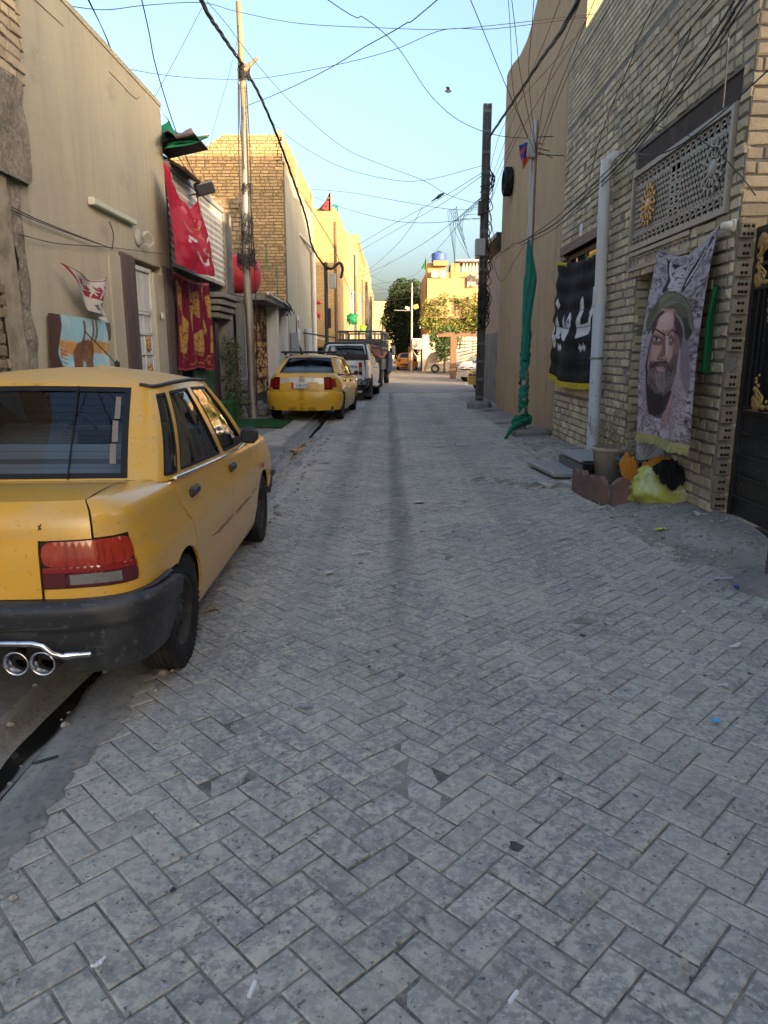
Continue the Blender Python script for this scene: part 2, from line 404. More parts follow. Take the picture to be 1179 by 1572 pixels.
def sheet(name, nu, nv, fn, colours, m, parent=None, **kw):
    """cloth sheet: fn(u, v) -> point; colours (nv, nu, 3) linear, one per vertex"""
    vs = [fn(i / (nu - 1), j / (nv - 1)) for j in range(nv) for i in range(nu)]
    fs = [(j * nu + i, j * nu + i + 1, (j + 1) * nu + i + 1, (j + 1) * nu + i) for j in range(nv - 1) for i in range(nu - 1)]
    me = bpy.data.meshes.new(name); me.from_pydata([tuple(v) for v in vs], [], fs); me.materials.append(m)
    me.polygons.foreach_set('use_smooth', [True] * len(fs))
    if colours is not None:
        a = me.color_attributes.new('Col', 'FLOAT_COLOR', 'POINT')
        c = np.ones((nv * nu, 4), np.float32); c[:, :3] = colours.reshape(-1, 3); a.data.foreach_set('color', c.ravel())
    me.update(); o = bpy.data.objects.new(name, me); link(o, parent)
    return tag(o, **kw)
def bil(q):
    q = [Vector(p) for p in q]
    return lambda u, v: q[0] * (1 - u) * (1 - v) + q[1] * u * (1 - v) + q[2] * u * v + q[3] * (1 - u) * v
# ================================================================== GROUND AND STREET
def gz(x, y):
    """unevenness of the paving"""
    z = .012 * mnoise.noise(Vector((x * .6, y * .35, 2.0))) + .006 * mnoise.noise(Vector((x * 1.9, y * 1.1, 7)))
    z -= .016 * math.exp(-((x - .08) / .16) ** 2) + .012 * math.exp(-((x + .55) / .18) ** 2)
    if x > .75:                                   # heaved patch in front of the door step
        k = min(1, (x - .75) / .9); e = 8.05 + .35 * math.sin(x * 2.1) + .10 * math.sin(x * 7)
        t = max(0, min(1, (y - e) / .10)); t2 = max(0, min(1, (12.0 - y) / 3))
        z += .055 * k * t * t2
    return z
def bankz(x, y):
    """height of the dirt and concrete bank along the right-hand wall"""
    k = max(0, min(1, (x - 1.95) / .75)); k = k * k * (3 - 2 * k)
    f = max(0, min(1, (y - 4.6) / 1.2)) * max(0, min(1, (13.2 - y) / 2.5)); f = f * f * (3 - 2 * f)
    return .115 * k * f
def grid_sheet(name, x0, x1, y0, y1, nx, ny, fz, m, **kw):
    mb = MB()
    vs = [(x0 + (x1 - x0) * i / nx, y0 + (y1 - y0) * j / ny) for j in range(ny + 1) for i in range(nx + 1)]
    mb.add([(x, y, fz(x, y)) for x, y in vs], [(j * (nx + 1) + i, j * (nx + 1) + i + 1, (j + 1) * (nx + 1) + i + 1, (j + 1) * (nx + 1) + i) for j in range(ny) for i in range(nx)], True)
    return mb.build(name, m, fix=False, **kw)
MB().add([(-600, -600, -.09), (600, -600, -.09), (600, 1500, -.09), (-600, 1500, -.09)], [(0, 1, 2, 3)]).build('ground', M_dust, kind='structure')
M_road = mat('far_paving', (.235, .225, .205), .9, .2, layers=[(1.1, .42, .66, (.16, .155, .15), .7), ((5, 14, 5), .5, .62, (.1, .1, .098), .5), (30, .5, .7, (.3, .28, .25), .4)], bump=[(20, .5, .01)], )
street = grid_sheet('street', -1.3, 2.75, .3, 27.0, 70, 460, lambda x, y: gz(x, y) - .0052 + .0016 * mnoise.noise(Vector((x * 2.3, y * 2.3, 0))), M_joint, kind='structure')
far = grid_sheet('far_road', -2.2, 14, 26.9, 120, 30, 60, lambda x, y: -.012 + .02 * mnoise.noise(Vector((x * .4, y * .2, 0))) - .0, M_road, kind='structure')
grid_sheet('dirt_verge', 1.9, 3.4, .0, 27, 44, 300, lambda x, y: gz(x, y) * max(0, 1 - (x - 1.9)) + bankz(x, y) + .014 * mnoise.noise(Vector((x * 3, y * 3, 1))) + .02 * mnoise.noise(Vector((x * .9, y * .7, 4))) + min(.012, (x - 2.3) * .06), M_dust, kind='structure')
grid_sheet('right_lot', 3.3, 40, 20, 75, 20, 20, lambda x, y: -.02 + .03 * mnoise.noise(Vector((x * .3, y * .3, 9))), M_dust, kind='structure')

# concrete strip and gutter on the left
def ragged(y): return -1.13 + .09 * mnoise.noise(Vector((y * 1.3, 0, 3))) + .06 * mnoise.noise(Vector((y * 5, 2, 3))) + .05 * mnoise.noise(Vector((y * 14, 2, 3))) + .03 * mnoise.noise(Vector((y * 37, 2, 3))) - .08 * max(0, min(1, (y - 4) / 3))
mb = MB(); n = 150
for i in range(n):
    pass
vs = []; NY = 700
for j in range(NY + 1):
    y = .2 + 26.6 * j / NY
    for k, x in enumerate((-1.335, -1.3, -1.2, -1.1, None)):
        xx = ragged(y) if x is None else min(x, ragged(y) - .01)
        vs.append((xx, y, gz(xx, y) + (.008 if k < 4 else .001) + (-.02 if k == 0 else 0)))
mb.add(vs, [(j * 5 + k, j * 5 + k + 1, (j + 1) * 5 + k + 1, (j + 1) * 5 + k) for j in range(NY) for k in range(4)], True)
mb.build('concrete_strip', M_kerb, fix=False, kind='structure')
prof = [(-1.335, -.012), (-1.35, -.055), (-1.40, -.075), (-1.46, -.08), (-1.52, -.072), (-1.56, -.05), (-1.575, .0), (-1.62, .004)]
vs = []; NY = 120
for j in range(NY + 1):
    y = .2 + 26.6 * j / NY
    for x, z in prof: vs.append((x + .015 * mnoise.noise(Vector((y * 2, x * 9, 0))), y, z + .008 * mnoise.noise(Vector((y * 3, x * 7, 5)))))
gut = MB().add(vs, [(j * 8 + k, (j + 1) * 8 + k, (j + 1) * 8 + k + 1, j * 8 + k + 1) for j in range(NY) for k in range(7)], True).build('gutter', M_kerb, kind='structure')
for y0, y1 in ((.9, 3.4), (10.6, 12.4), (13.2, 16.4)):
    L, Rr = [], []; n = int((y1 - y0) / .05)
    for j in range(n + 1):
        y = y0 + (y1 - y0) * j / n; e = .8 * math.sin(math.pi * j / n) ** .35 * (.75 + .6 * mnoise.noise(Vector((y * 1.7, 5, 5))))
        L.append((-1.46 - e * (.055 + .035 * mnoise.noise(Vector((y * 4, 1, 0)))), y, -.066)); Rr.append((-1.44 + e * (.045 + .04 * mnoise.noise(Vector((y * 5, 7, 0)))), y, -.066))
    MB().add(L + Rr, [(j, j + 1, n + 2 + j, n + 1 + j) for j in range(n)]).build('gutter_water', M_water, fix=False, kind='structure')
grid_sheet('sidewalk', -3.9, -1.6, .2, 27, 20, 140, lambda x, y: .004 + .012 * mnoise.noise(Vector((x * 1.2, y * .8, 3))) + (.012 if x < -2.2 else 0), M_conc, kind='structure')

gr = MB(); r = random.Random(14)
for k in range(1500):
    x, y = r.uniform(2.0, 2.95), r.uniform(4.3, 12.2)
    if k > 1050: x, y = r.choice((-1.34, -1.60, -1.05)) + r.gauss(0, .03), r.uniform(1.2, 13)
    elif k > 900: x, y = r.uniform(2.3, 3.1), r.uniform(12, 20)
    s_ = r.choice((.004, .006, .006, .009, .014, .022)) * r.uniform(.7, 1.3); z = (gz(x, y) * max(0, 1 - (x - 1.9)) + bankz(x, y) + .014 * mnoise.noise(Vector((x * 3, y * 3, 1))) + .02 * mnoise.noise(Vector((x * .9, y * .7, 4))) + min(.012, (x - 2.3) * .06)) if x > 0 else gz(x, y) + .002
    gr.sh = r.uniform(.5, 1.2); gr.lathe([(.0001, -.6 * s_), (s_ * .8, -.3 * s_), (s_, .1 * s_), (s_ * .6, .55 * s_), (.0001, .7 * s_)], (x, y, z + .2 * s_), 'Z', 5, False)
gr.build('gravel', mat('grit', (.36, .33, .28), .95, .1, layers=[(40, .45, .6, (.2, .18, .16), .7)], attr='shade'), fix=False, kind='stuff', label='scattered grit and small stones along the walls and the gutter')
# herringbone pavers, turned 45 degrees to the street
W_ = .0985; J_ = .0048
def paver_mesh(r, shade):
    hx, hy = W_ - J_ / 2 - r.uniform(0, .0015), W_ / 2 - J_ / 2 - r.uniform(0, .0012)
    def ring(ix, z, jit): return [(sx * (hx - ix) + r.uniform(-jit, jit), sy * (hy - ix) + r.uniform(-jit, jit), z) for sx, sy in ((-1, -1), (1, -1), (1, 1), (-1, 1))]
    v = ring(.0045, 0, .0012) + ring(.0006, -.0035, .0012) + ring(0, -.03, 0)
    f = [(0, 1, 2, 3)] + [(a + i, a + 4 + i, a + 4 + (i + 1) % 4, a + (i + 1) % 4)[::-1] if False else (a + (i + 1) % 4, a + i, a + 4 + i, a + 4 + (i + 1) % 4) for a in (0, 4) for i in range(4)]
    return v, f
variants = []
for k in range(28):
    r = random.Random(k); sh = r.choice([1, 1, 1.0, .97, .94, 1.03, .88]) * r.uniform(.97, 1.03)
    v, f = paver_mesh(r, sh); mb = MB(); mb.sh = sh; mb.add(v, f)
    me = bpy.data.meshes.new('paver'); me.from_pydata(v, [], f); me.materials.append(M_paver)
    a = me.attributes.new('shade', 'FLOAT', 'POINT'); a.data.foreach_set('value', [sh] * len(v)); variants.append((me, v, f, sh))
s2 = math.sqrt(.5); P0 = (-.05 - W_ * .0, 1.593)
cells = []
for i in range(-150, 260):
    for j in range(-60, 330):
        k = (i - j) % 4
        if k == 0: ca, cb, hor = i + 1, j + .5, True
        elif k == 3: ca, cb, hor = i + .5, j + 1, False
        else: continue
        a, b = ca * W_, cb * W_
        x = P0[0] + (a - b) * s2; y = P0[1] + (a + b) * s2 - 1.5
        if y < .8 or y > 26.6: continue
        e = ragged(y) - .10
        lim = 2.36 + .16 * mnoise.noise(Vector((y * .7, 3, 0))) - .16 * math.exp(-((y - 6.7) / .9) ** 2) + .25 * max(0, min(1, 5.4 - y)) + .5 * max(0, min(1, (y - 16) / 6))
        side = -3.0 < x < -1.72 and y > 11.5
        if (x < e or x > lim) and not side: continue
        cells.append((x, y, hor, side))
def seen(x, y):
    d = y * math.cos(PITCH) + EYE * math.sin(PITCH); u = 589.5 + 1090 * (x * math.cos(YAW) + y * math.sin(YAW)) / d
    v = 786 + 1090 * (EYE * math.cos(PITCH) - y * math.sin(PITCH)) / d
    return -20 < u < 1200 and v < 1600 and not (u < 280 and 560 < v < 1030) and not (u < 400 and 560 < v < 800)
cells.sort(key=lambda c: (0 if seen(c[0], c[1]) else 1, c[1] ** 2 + c[0] ** 2))
big = MB(); prng = random.Random(5)
for n, (x, y, hor, side) in enumerate(cells):
    me, v, f, sh = prng.choice(variants)
    z = gz(x, y) + prng.gauss(0, .0016) + (.014 if side else 0)
    if bankz(x, y) > .02: z = max(z, bankz(x, y) * .55 + gz(x, y))
    rot = Matrix.Rotation(R(45 if hor else 135) + prng.gauss(0, .009), 4, 'Z') @ Matrix.Rotation(prng.gauss(0, .007), 4, 'X') @ Matrix.Rotation(prng.gauss(0, .005), 4, 'Y')
    gx = (gz(x + .05, y) - gz(x - .05, y)) / .1; gy = (gz(x, y + .05) - gz(x, y - .05)) / .1
    tilt = Matrix.Rotation(max(-.12, min(.12, -gx)), 4, 'Y') @ Matrix.Rotation(max(-.2, min(.2, gy)), 4, 'X')
    M = Matrix.Translation((x, y, z)) @ tilt @ rot
    if n < 300:
        o = bpy.data.objects.new('paver', me); o.matrix_world = M; o.parent = street; COL.objects.link(o)
    else:
        big.sh = sh; big.add([M @ Vector(p) for p in v], f)
big.build('paver', M_paver, street, fix=False, kind='stuff')

# spat gum, oil drips and one greenish stain on the paving
mb = MB(); r = random.Random(21)
for k in range(48):
    y = r.uniform(1.2, 9); x = r.uniform(-.9, 1.9) * min(1, .45 + y / 6); s_ = r.choice((.007, .009, .011, .013, .016)) * r.uniform(.7, 1.2)
    if k == 0: x, y, s_ = .40, 1.93, .022
    z = gz(x, y) + .0055; n = 9; ph = r.random() * 6
    mb.add([(x, y, z)] + [(x + math.cos(t * 6.283 / n) * s_ * (1 + .3 * math.sin(t * 2.3 + ph)), y + math.sin(t * 6.283 / n) * s_ * (1 + .3 * math.cos(t * 1.7 + ph)), z - .0015) for t in range(n)], [(0, 1 + t, 1 + (t + 1) % n) for t in range(n)])
mb.build('paving_spots', mat('gum_spot', (.055, .055, .055), .8, .2, layers=[(20, .45, .6, (.10, .10, .098), .7)]), fix=False, kind='stuff', label='dark gum spots and oil drips on the paving')
# ================================================================== BRICKWORK
def brick_wall(parent, pm, u0, u1, z0, z1, name='brick', bl=.24, bh=.08, jt=.018, n_ind=300, m=None, ok=None, jit=.004, proud=.010, score=None, seed=1, header=0.25, depth=.03, nname='brick', dark=.12):
    """bricks laid in courses on the surface pm(u, z, n); ok(u, z) says where there is wall; partial bricks are cut at openings"""
    r = random.Random(seed); items = []; row = 0; z = z0
    while z + bh * .6 < z1:
        u = u0 - (r.random() * .5 if row % 2 else .25 * r.random()) * bl
        while u < u1:
            L = bl if r.random() > header else bl * .48
            L *= r.uniform(.97, 1.03)
            a, b = max(u, u0), min(u + L, u1); u += L + jt
            if b - a < .04: continue
            zc = z + bh / 2
            if ok:
                n = 7; st = [ok(a + (b - a) * (t + .5) / n, zc) for t in range(n)]
                if not any(st): continue
                if not all(st):
                    i0 = st.index(True); i1 = n - st[::-1].index(True)
                    a, b = a + (b - a) * i0 / n, a + (b - a) * i1 / n
                    if b - a < .05: continue
            items.append(((a + b) / 2, zc, b - a, bh))
        z += bh + jt; row += 1
    if score: items.sort(key=lambda t: -score(*t))
    stuff = MB()
    cache = {}
    for k, (uc, zc, L, H) in enumerate(items):
        sh = r.choice([1, 1, 1.05, .9, .82, 1.1, .95]) * r.uniform(1 - dark, 1 + dark * .6)
        def geom():
            v = []
            for ins, nn in ((.011, 1.0), (.002, .55), (0, -1.2)):
                for su, sz in ((-1, -1), (1, -1), (1, 1), (-1, 1)):
                    v.append((su * (L / 2 - ins) + r.uniform(-jit, jit), sz * (H / 2 - ins * .8) + r.uniform(-jit, jit) * .8, proud * nn + (r.uniform(-jit, jit) * .6 if nn > 0 else -depth)))
            return v
        f = [(0, 1, 2, 3)] + [(a + (i + 1) % 4, a + i, a + 4 + i, a + 4 + (i + 1) % 4) for a in (0, 4) for i in range(4)]
        ang = r.gauss(0, jit * 1.6); ca, sa = math.cos(ang), math.sin(ang)
        off = r.gauss(0, jit * .5)
        if k < n_ind:
            key = (round(L / .02), r.randrange(6))
            if key not in cache:
                g = geom(); c0 = pm(0, 0, 0)
                me = bpy.data.meshes.new(name); me.from_pydata([tuple(Vector(pm(*p)) - Vector(c0)) for p in g], [], f); me.materials.append(m)
                at = me.attributes.new('shade', 'FLOAT', 'POINT'); at.data.foreach_set('value', [sh] * len(g))
                bm = bmesh.new(); bm.from_mesh(me); bmesh.ops.recalc_face_normals(bm, faces=bm.faces); bm.to_mesh(me); bm.free()
                cache[key] = me
            o = bpy.data.objects.new(nname, cache[key]); o.location = Vector(pm(uc, zc, off)); o.parent = parent; COL.objects.link(o)
        else:
            stuff.sh = sh; g = geom()
            stuff.add([pm(uc + p[0] * ca - p[1] * sa, zc + p[0] * sa + p[1] * ca, p[2] + off) for p in g], f)
    if stuff.v: stuff.build(nname, m, parent, kind='stuff')
def near(pm): return lambda u, z, L, H: L * H / max(.1, (Vector(pm(u, z, 0)) - E0).length_squared) * (1 if -20 < pxl(pm(u, z, 0))[0] < 1199 and -20 < pxl(pm(u, z, 0))[1] < 1600 else .01)
def pxl(p):
    X, Y, Z = p; c, s = math.cos(YAW), math.sin(YAW); X, Y = X * c + Y * s, -X * s + Y * c; Z -= EYE
    d = max(.01, Y * math.cos(PITCH) - Z * math.sin(PITCH)); u = Y * math.sin(PITCH) + Z * math.cos(PITCH)
    return (589.5 + 1090 * X / d, 786 - 1090 * u / d)
def wall_grid(mb, pm, u0, u1, z0, z1, ok=None, st=.25, n=0.0):
    nu = max(1, int((u1 - u0) / st)); nz = max(1, int((z1 - z0) / st))
    for i in range(nu):
        for j in range(nz):
            a, b = u0 + (u1 - u0) * i / nu, u0 + (u1 - u0) * (i + 1) / nu; c, d = z0 + (z1 - z0) * j / nz, z0 + (z1 - z0) * (j + 1) / nz
            if ok and not ok((a + b) / 2, (c + d) / 2): continue
            mb.add([pm(a, c, n), pm(b, c, n), pm(b, d, n), pm(a, d, n)], [(0, 1, 2, 3)])
    return mb

# ================================================================== RIGHT: BRICK HOUSE
XR = 2.82; YF, YN, ZT = 12.18, 6.10, 6.0
brick_house = thing('brick_house', 'cream brick house with steel transom screen and black curtain banner, right of the street', 'house', (XR, 9, 0))
def PR(u, z, n): return (XR - n, u, z)
def loc(o): return o
def child(mb, name, m, th, **kw):
    """part built in world coordinates under an Empty"""
    o = mb.build(name, m, None, **kw); o.parent = th; o.matrix_parent_inverse = Matrix.Translation(-th.location) if th.rotation_euler.z == 0 else th.matrix_world.inverted()
    return o
DOOR = (6.98, 8.46, -.1, 2.36); WIN = (9.95, 12.02, .98, 3.0); TRN = (6.27, 8.72, 2.60, 3.70)
def hole(u, z):
    for a, b, c, d in (DOOR, WIN, TRN):
        if a < u < b and c < z < d: return True
    return False
core = MB()
for a, b, c, d in ((YN, 6.27, -.2, ZT), (6.27, 6.98, -.2, 2.60), (6.27, 8.72, 3.70, ZT), (8.46, 8.72, -.2, 2.6), (6.98, 8.46, 2.36, 2.60), (8.72, 9.95, -.2, ZT), (9.95, 12.02, -.2, .98), (9.95, 12.02, 3.0, ZT), (12.02, YF, -.2, ZT)):
    core.bx((XR, a, c), (XR + .24, b, d))
core.bx((XR + .24, YN, -.2), (XR + 7, YN + .24, ZT)); core.bx((XR + .24, YF - .2, -.2), (XR + 7, YF, ZT)); core.bx((XR + 6.8, YN + .24, -.2), (XR + 7, YF - .2, ZT))
child(core, 'wall', M_mortar, brick_house)
child(MB().bx((XR + .24, YN + .24, ZT - .5), (XR + 6.8, YF - .2, ZT - .3)), 'roof', M_conc, brick_house)
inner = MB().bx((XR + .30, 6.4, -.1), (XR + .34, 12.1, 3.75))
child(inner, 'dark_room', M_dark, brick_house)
class _W: pass
brick_root = bpy.data.objects.new('brickwork', None); link(brick_root, brick_house); brick_root.matrix_parent_inverse = Matrix.Translation(-brick_house.location)
okl = lambda u, z: not hole(u, z) and not (9.95 < u < 12.02 and .86 < z < 3.14)
brick_wall(brick_root, PR, YN + .005, YF, .03, 4.86, bl=.235, bh=.078, jt=.022, n_ind=230, m=M_brick, ok=okl, jit=.009, proud=.012, score=near(PR), seed=3, header=.42, dark=.28)
brick_wall(brick_root, PR, YN + .005, YF, 4.88, ZT, bl=.225, bh=.062, jt=.013, n_ind=25, m=M_brick, jit=.002, proud=.009, score=near(PR), seed=4, header=.2, dark=.08)
PEND = lambda u, z, n: (u, YN - n, z)          # the house's end wall, facing the gate
brick_wall(brick_root, PEND, XR + .005, XR + 1.5, 2.46, ZT, bl=.25, bh=.085, jt=.02, n_ind=34, m=M_brick, jit=.006, proud=.012, score=near(PEND), seed=5, header=.1, dark=.2)
for sz, ua in ((YN + .12, 0),):
    pass
# rowlock course below the window
roww = MB(); r = random.Random(8); u = 9.95
while u < 12.0:
    wd = r.uniform(.068, .078); roww.sh = r.uniform(.85, 1.1); roww.box((XR - .012, u + wd / 2, .92), (.05, wd, .115 + r.uniform(-.006, .004)), None, .006); u += wd + .014
child(roww, 'rowlock_sill', M_brick, brick_house)
# far jamb of the door, bricks facing the camera
PJ = lambda u, z, n: (u, 8.46 - n, z)
jb = bpy.data.objects.new('door_jamb', None); link(jb, brick_house); jb.matrix_parent_inverse = Matrix.Translation(-brick_house.location)
brick_wall(jb, PJ, XR + .01, XR + .19, .1, 2.36, bl=.17, bh=.078, jt=.022, n_ind=40, m=M_brick, jit=.006, proud=.008, seed=9, header=0)
# holed brick ends at the corner beside the gate
hb = random.Random(4)
for k in range(16):
    z = .22 + k * .149
    if k in (8,): continue
    mb = MB(); mb.cur = 0; mb.sh = hb.uniform(.42, .62)
    cx = XR + .073; mb.box((cx, YN - .006, z), (.125, .05, .118), Matrix.Rotation(hb.gauss(0, .02), 3, 'Y'), .006)
    mb.cur = 1
    for ix in (-1, 0, 1) if k == 15 else (-.5, .5) if k % 3 else (-.9, 0, .9):
        for iz in (-1, 1):
            mb.lathe([(.0001, -.002), (.0135, -.002), (.0135, .0035), (.0001, .0035)], (cx + .031 * ix + hb.gauss(0, .002), YN - .032, z + .03 * iz), 'Y', 10)
    child(mb, 'holed_brick', [M_brick, M_dark], brick_house)
# window: steel lintel, frame, panes
child(MB().bx((XR - .035, 9.80, 3.0), (XR + .2, 12.14, 3.13)), 'steel_lintel', M_dsteel, brick_house)
wf = MB()
for a, b in (((9.97, .99), (10.04, 2.99)), ((11.93, .99), (12.0, 2.99)), ((10.04, 2.92), (11.93, 2.99)), ((10.04, .99), (11.93, 1.06)), ((10.04, 2.55), (11.93, 2.60)), ((10.97, 1.06), (11.02, 2.92))):
    wf.bx((XR + .08, a[0], a[1]), (XR + .13, b[0], b[1]))
wo = child(wf, 'window_frame', M_wood, brick_house)
pane = MB().bx((XR + .10, 10.04, 1.06), (XR + .106, 11.93, 2.92)); po = pane.build('pane', glass('window_glass', (.25, .25, .25), 1.0), wo); 
# transom screen
scr = MB(); X0 = XR - .012
ya, yb, za, zb = TRN[0] + .01, TRN[1] - .01, 2.62, 3.46
def bar(mb, y0, z0, y1, z1, wd, x=X0, t=.008):
    dy, dz = y1 - y0, z1 - z0; L = math.hypot(dy, dz); ny, nz = -dz / L * wd / 2, dy / L * wd / 2
    P = [(y0 + ny, z0 + nz), (y1 + ny, z1 + nz), (y1 - ny, z1 - nz), (y0 - ny, z0 - nz)]
    mb.add([(x - t / 2, *p) for p in P] + [(x + t / 2, *p) for p in P], [(0, 1, 2, 3), (7, 6, 5, 4), (0, 4, 5, 1), (1, 5, 6, 2), (2, 6, 7, 3), (3, 7, 4, 0)])
fr = MB()
for y0, y1, z0, z1 in ((ya, ya + .05, za, zb), (yb - .05, yb, za, zb), (ya + .05, yb - .05, zb - .05, zb), (ya + .05, yb - .05, za, za + .05)):
    fr.bx((X0 - .03, y0, z0), (X0 + .03, y1, z1))
child(fr, 'screen_frame', M_grille, brick_house)
iy0, iy1, iz0, iz1 = ya + .05, yb - .05, za + .05, zb - .05
kb = .125
def key(mb, y, z, c=.1):
    h = c / 2
    for p in (((-h, -h), (h, -h)), ((h, -h), (h, h)), ((h, h), (-h, h)), ((-h, h), (-h, -.0)), ((-h, 0), (.12 * c, 0)), ((.12 * c, 0), (.12 * c, -.22 * c))):
        bar(mb, y + p[0][0], z + p[0][1], y + p[1][0], z + p[1][1], c * .2)
ny = int((iy1 - iy0) / .118)
for i in range(ny):
    y = iy0 + (i + .5) * (iy1 - iy0) / ny
    for z in (iz0 + .06, iz1 - .06): key(scr, y, z, .088)
ym = (iy0 + iy1) / 2
for yc in (ym - .06, ym + .06):
    for i in range(4): key(scr, yc, iz0 + .175 + i * .108, .085)
for z in (iz0 + .12, iz1 - .12): bar(scr, iy0, z, iy1, z, .02)
for yc in (ym - .12, ym + .12, ym): bar(scr, yc, iz0 + .12, yc, iz1 - .12, .02)
def lattice(mb, y0, y1, z0, z1, st, wd):
    for sgn in (1, -1):
        k = -20.0
        while k < 20:
            # line z = z0 + sgn*1.55*(y-y0) + k clipped to the rectangle
            pts = []
            for y in (y0, y1):
                z = z0 + sgn * 1.55 * (y - y0) + k
                if z0 <= z <= z1: pts.append((y, z))
            for z in (z0, z1):
                y = y0 + (z - z0 - k) / (sgn * 1.55)
                if y0 < y < y1: pts.append((y, z))
            if len(pts) >= 2 and math.dist(pts[0], pts[1]) > .03: bar(mb, *pts[0], *pts[1], wd)
            k += st
for y0, y1 in ((iy0 + .02, ym - .13), (ym + .13, iy1 - .02)): lattice(scr, y0, y1, iz0 + .13, iz1 - .13, .112, .019)
child(scr, 'lattice_screen', M_grille, brick_house)
def rosette(yc, zc, m, s=1.0):
    mb = MB(); xx = X0 - .016
    mb.lathe([(.0001, -.008), (.07 * s, -.008), (.075 * s, 0), (.07 * s, .008), (.0001, .008)], (xx, yc, zc), 'X', 20)
    for k in range(14):
        a = 2 * math.pi * k / 14; c, q = math.cos(a), math.sin(a)
        for r0, r1, wd in ((.09, .16, .03), (.17, .235, .038)):
            pts = []
            for t, ww in ((0, .25), (.35, 1), (.7, .8), (1, .1)):
                pts.append((t, ww))
            poly = [(r0 + (r1 - r0) * t, ww * wd / 2) for t, ww in pts] + [(r0 + (r1 - r0) * t, -ww * wd / 2) for t, ww in pts[::-1]]
            mb.prism(poly, lambda p, q2, t: (xx + t, yc + (p * c - q2 * q) * s, zc + (p * q + q2 * c) * s * .95), -.007, .007)
    for rr in (.083, .165): mb.lathe([(rr * s, -.006), ((rr + .012) * s, -.006), ((rr + .012) * s, .006), (rr * s, .006)], (xx, yc, zc), 'X', 28, close=True)
    child(mb, 'rosette', m, brick_house)
rosette(8.18, (iz0 + iz1) / 2, M_gold); rosette(6.62, (iz0 + iz1) / 2, M_grille)
lb = MB().bx((XR + .02, 6.28, 3.47), (XR + .2, 8.71, 3.69)); child(lb, 'lintel', mat('dark_lintel', (.07, .05, .04), .9, layers=[(5, .5, .7, (.16, .09, .05), .6)]), brick_house)
# lower strip of the screen over the door
ls = MB(); 
for a, b in (((6.99, 2.40), (8.70, 2.44)), ((6.99, 2.56), (8.70, 2.60)), ((8.66, 2.44), (8.70, 2.56))): ls.bx((X0 - .025, a[0], a[1]), (X0 + .02, b[0], b[1]))
for i in range(12): key(ls, 7.1 + i * .13, 2.50, .085)
child(ls, 'lower_screen', M_grille, brick_house)
child(MB().bx((XR + .02, 7.0, 2.37), (XR + .06, 8.68, 2.61)), 'dark_backing', M_dark, brick_house)
# door
door = bpy.data.objects.new('door', None); link(door, brick_house); door.matrix_parent_inverse = Matrix.Translation(-brick_house.location)
df = MB(); XD = XR + .17
for a, b in (((6.99, .1), (7.05, 2.36)), ((8.36, .1), (8.45, 2.36)), ((7.05, 2.28), (8.36, 2.36)), ((7.66, .1), (7.74, 2.28))): df.bx((XD - .03, a[0], a[1]), (XD + .05, b[0], b[1]))
df.build('door_frame', M_olive, door)
dp = MB().bx((XD, 7.05, .12), (XD + .02, 7.66, 2.28)).bx((XD, 7.74, .12), (XD + .02, 8.36, 2.28)); dp.build('door_panel', M_olive, door)
dt = MB()
for y0, y1 in ((7.74, 8.36), (7.05, 7.66)):
    for z in (.74, .80, 1.78, 1.9, 2.05, 2.18): dt.bx((XD - .018, y0, z - .012), (XD + .002, y1, z + .012))
    for y in (y0 + .06, y1 - .06): dt.bx((XD - .016, y - .012, .8), (XD + .002, y + .012, 2.2))
dt.build('trim_bar', M_olive, door)
orn = MB()
for s0 in (1, -1):
    yc = 8.05
    for zc, rr in ((1.05, .14), (1.35, .17), (1.6, .10)):
        pts = [(XD - .03, yc + s0 * (.02 + rr * (1 - t / 14 * .75) * abs(math.sin(t * .42))), zc + rr * (1 - t / 14 * .6) * math.cos(t * .42) - .0) for t in range(14)]
        orn.tube(pts, .009, 6)
orn.lathe([(.03, 0), (.055, .05), (.045, .12), (.06, .16)], (XD - .04, 8.05, .86), 'Z', 14)
orn.tube([(XD - .03, 8.05, 1.0), (XD - .03, 8.05, 1.74)], .01, 6)
orn.build('gold_ornament', M_gold, door)
child(MB().box((XR - .012, 10.98, 3.22), (.012, .14, .19), None, .003), 'number_plate', mat('plate_lilac', (.55, .56, .72), .4), brick_house)
# downpipe
dpipe = thing('drain_pipe', 'tall pale grey plastic drain pipe standing against the cream brick wall', 'drain pipe', (XR - .14, 9.68, .2))
XP = XR - .13
mb = MB(); mb.tube(smoothpts([(XP + .16, 9.48, 3.84), (XP + .10, 9.48, 3.83), (XP + .02, 9.48, 3.76), (XP, 9.48, 3.64), (XP, 9.40, 2.1)], 5), .07, 18)
child(mb, 'pipe', mat('pvc_white', (.55, .55, .53), .5, .4, layers=[((5, 5, .8), .45, .7, (.38, .36, .32), .7)]), dpipe)
mb = MB(); mb.tube([(XP, 9.40, 2.14), (XP - .02, 9.22, .14)], .077, 18); child(mb, 'pipe', M_pvc, dpipe, label='lower pale blue length of the drain pipe')
mb = MB(); mb.tube([(XP, 9.41, 2.30), (XP, 9.40, 2.08)], .086, 18); child(mb, 'collar', mat('pvc_white', ()), dpipe)
mb = MB(); mb.lathe([(.083, -.012), (.087, -.012), (.087, .012), (.083, .012)], (XP - .007, 9.337, 1.42), 'Z', 18, close=True); mb.box((XP + .1, 9.337, 1.42), (.1, .02, .02)); child(mb, 'clamp', M_steel, dpipe)

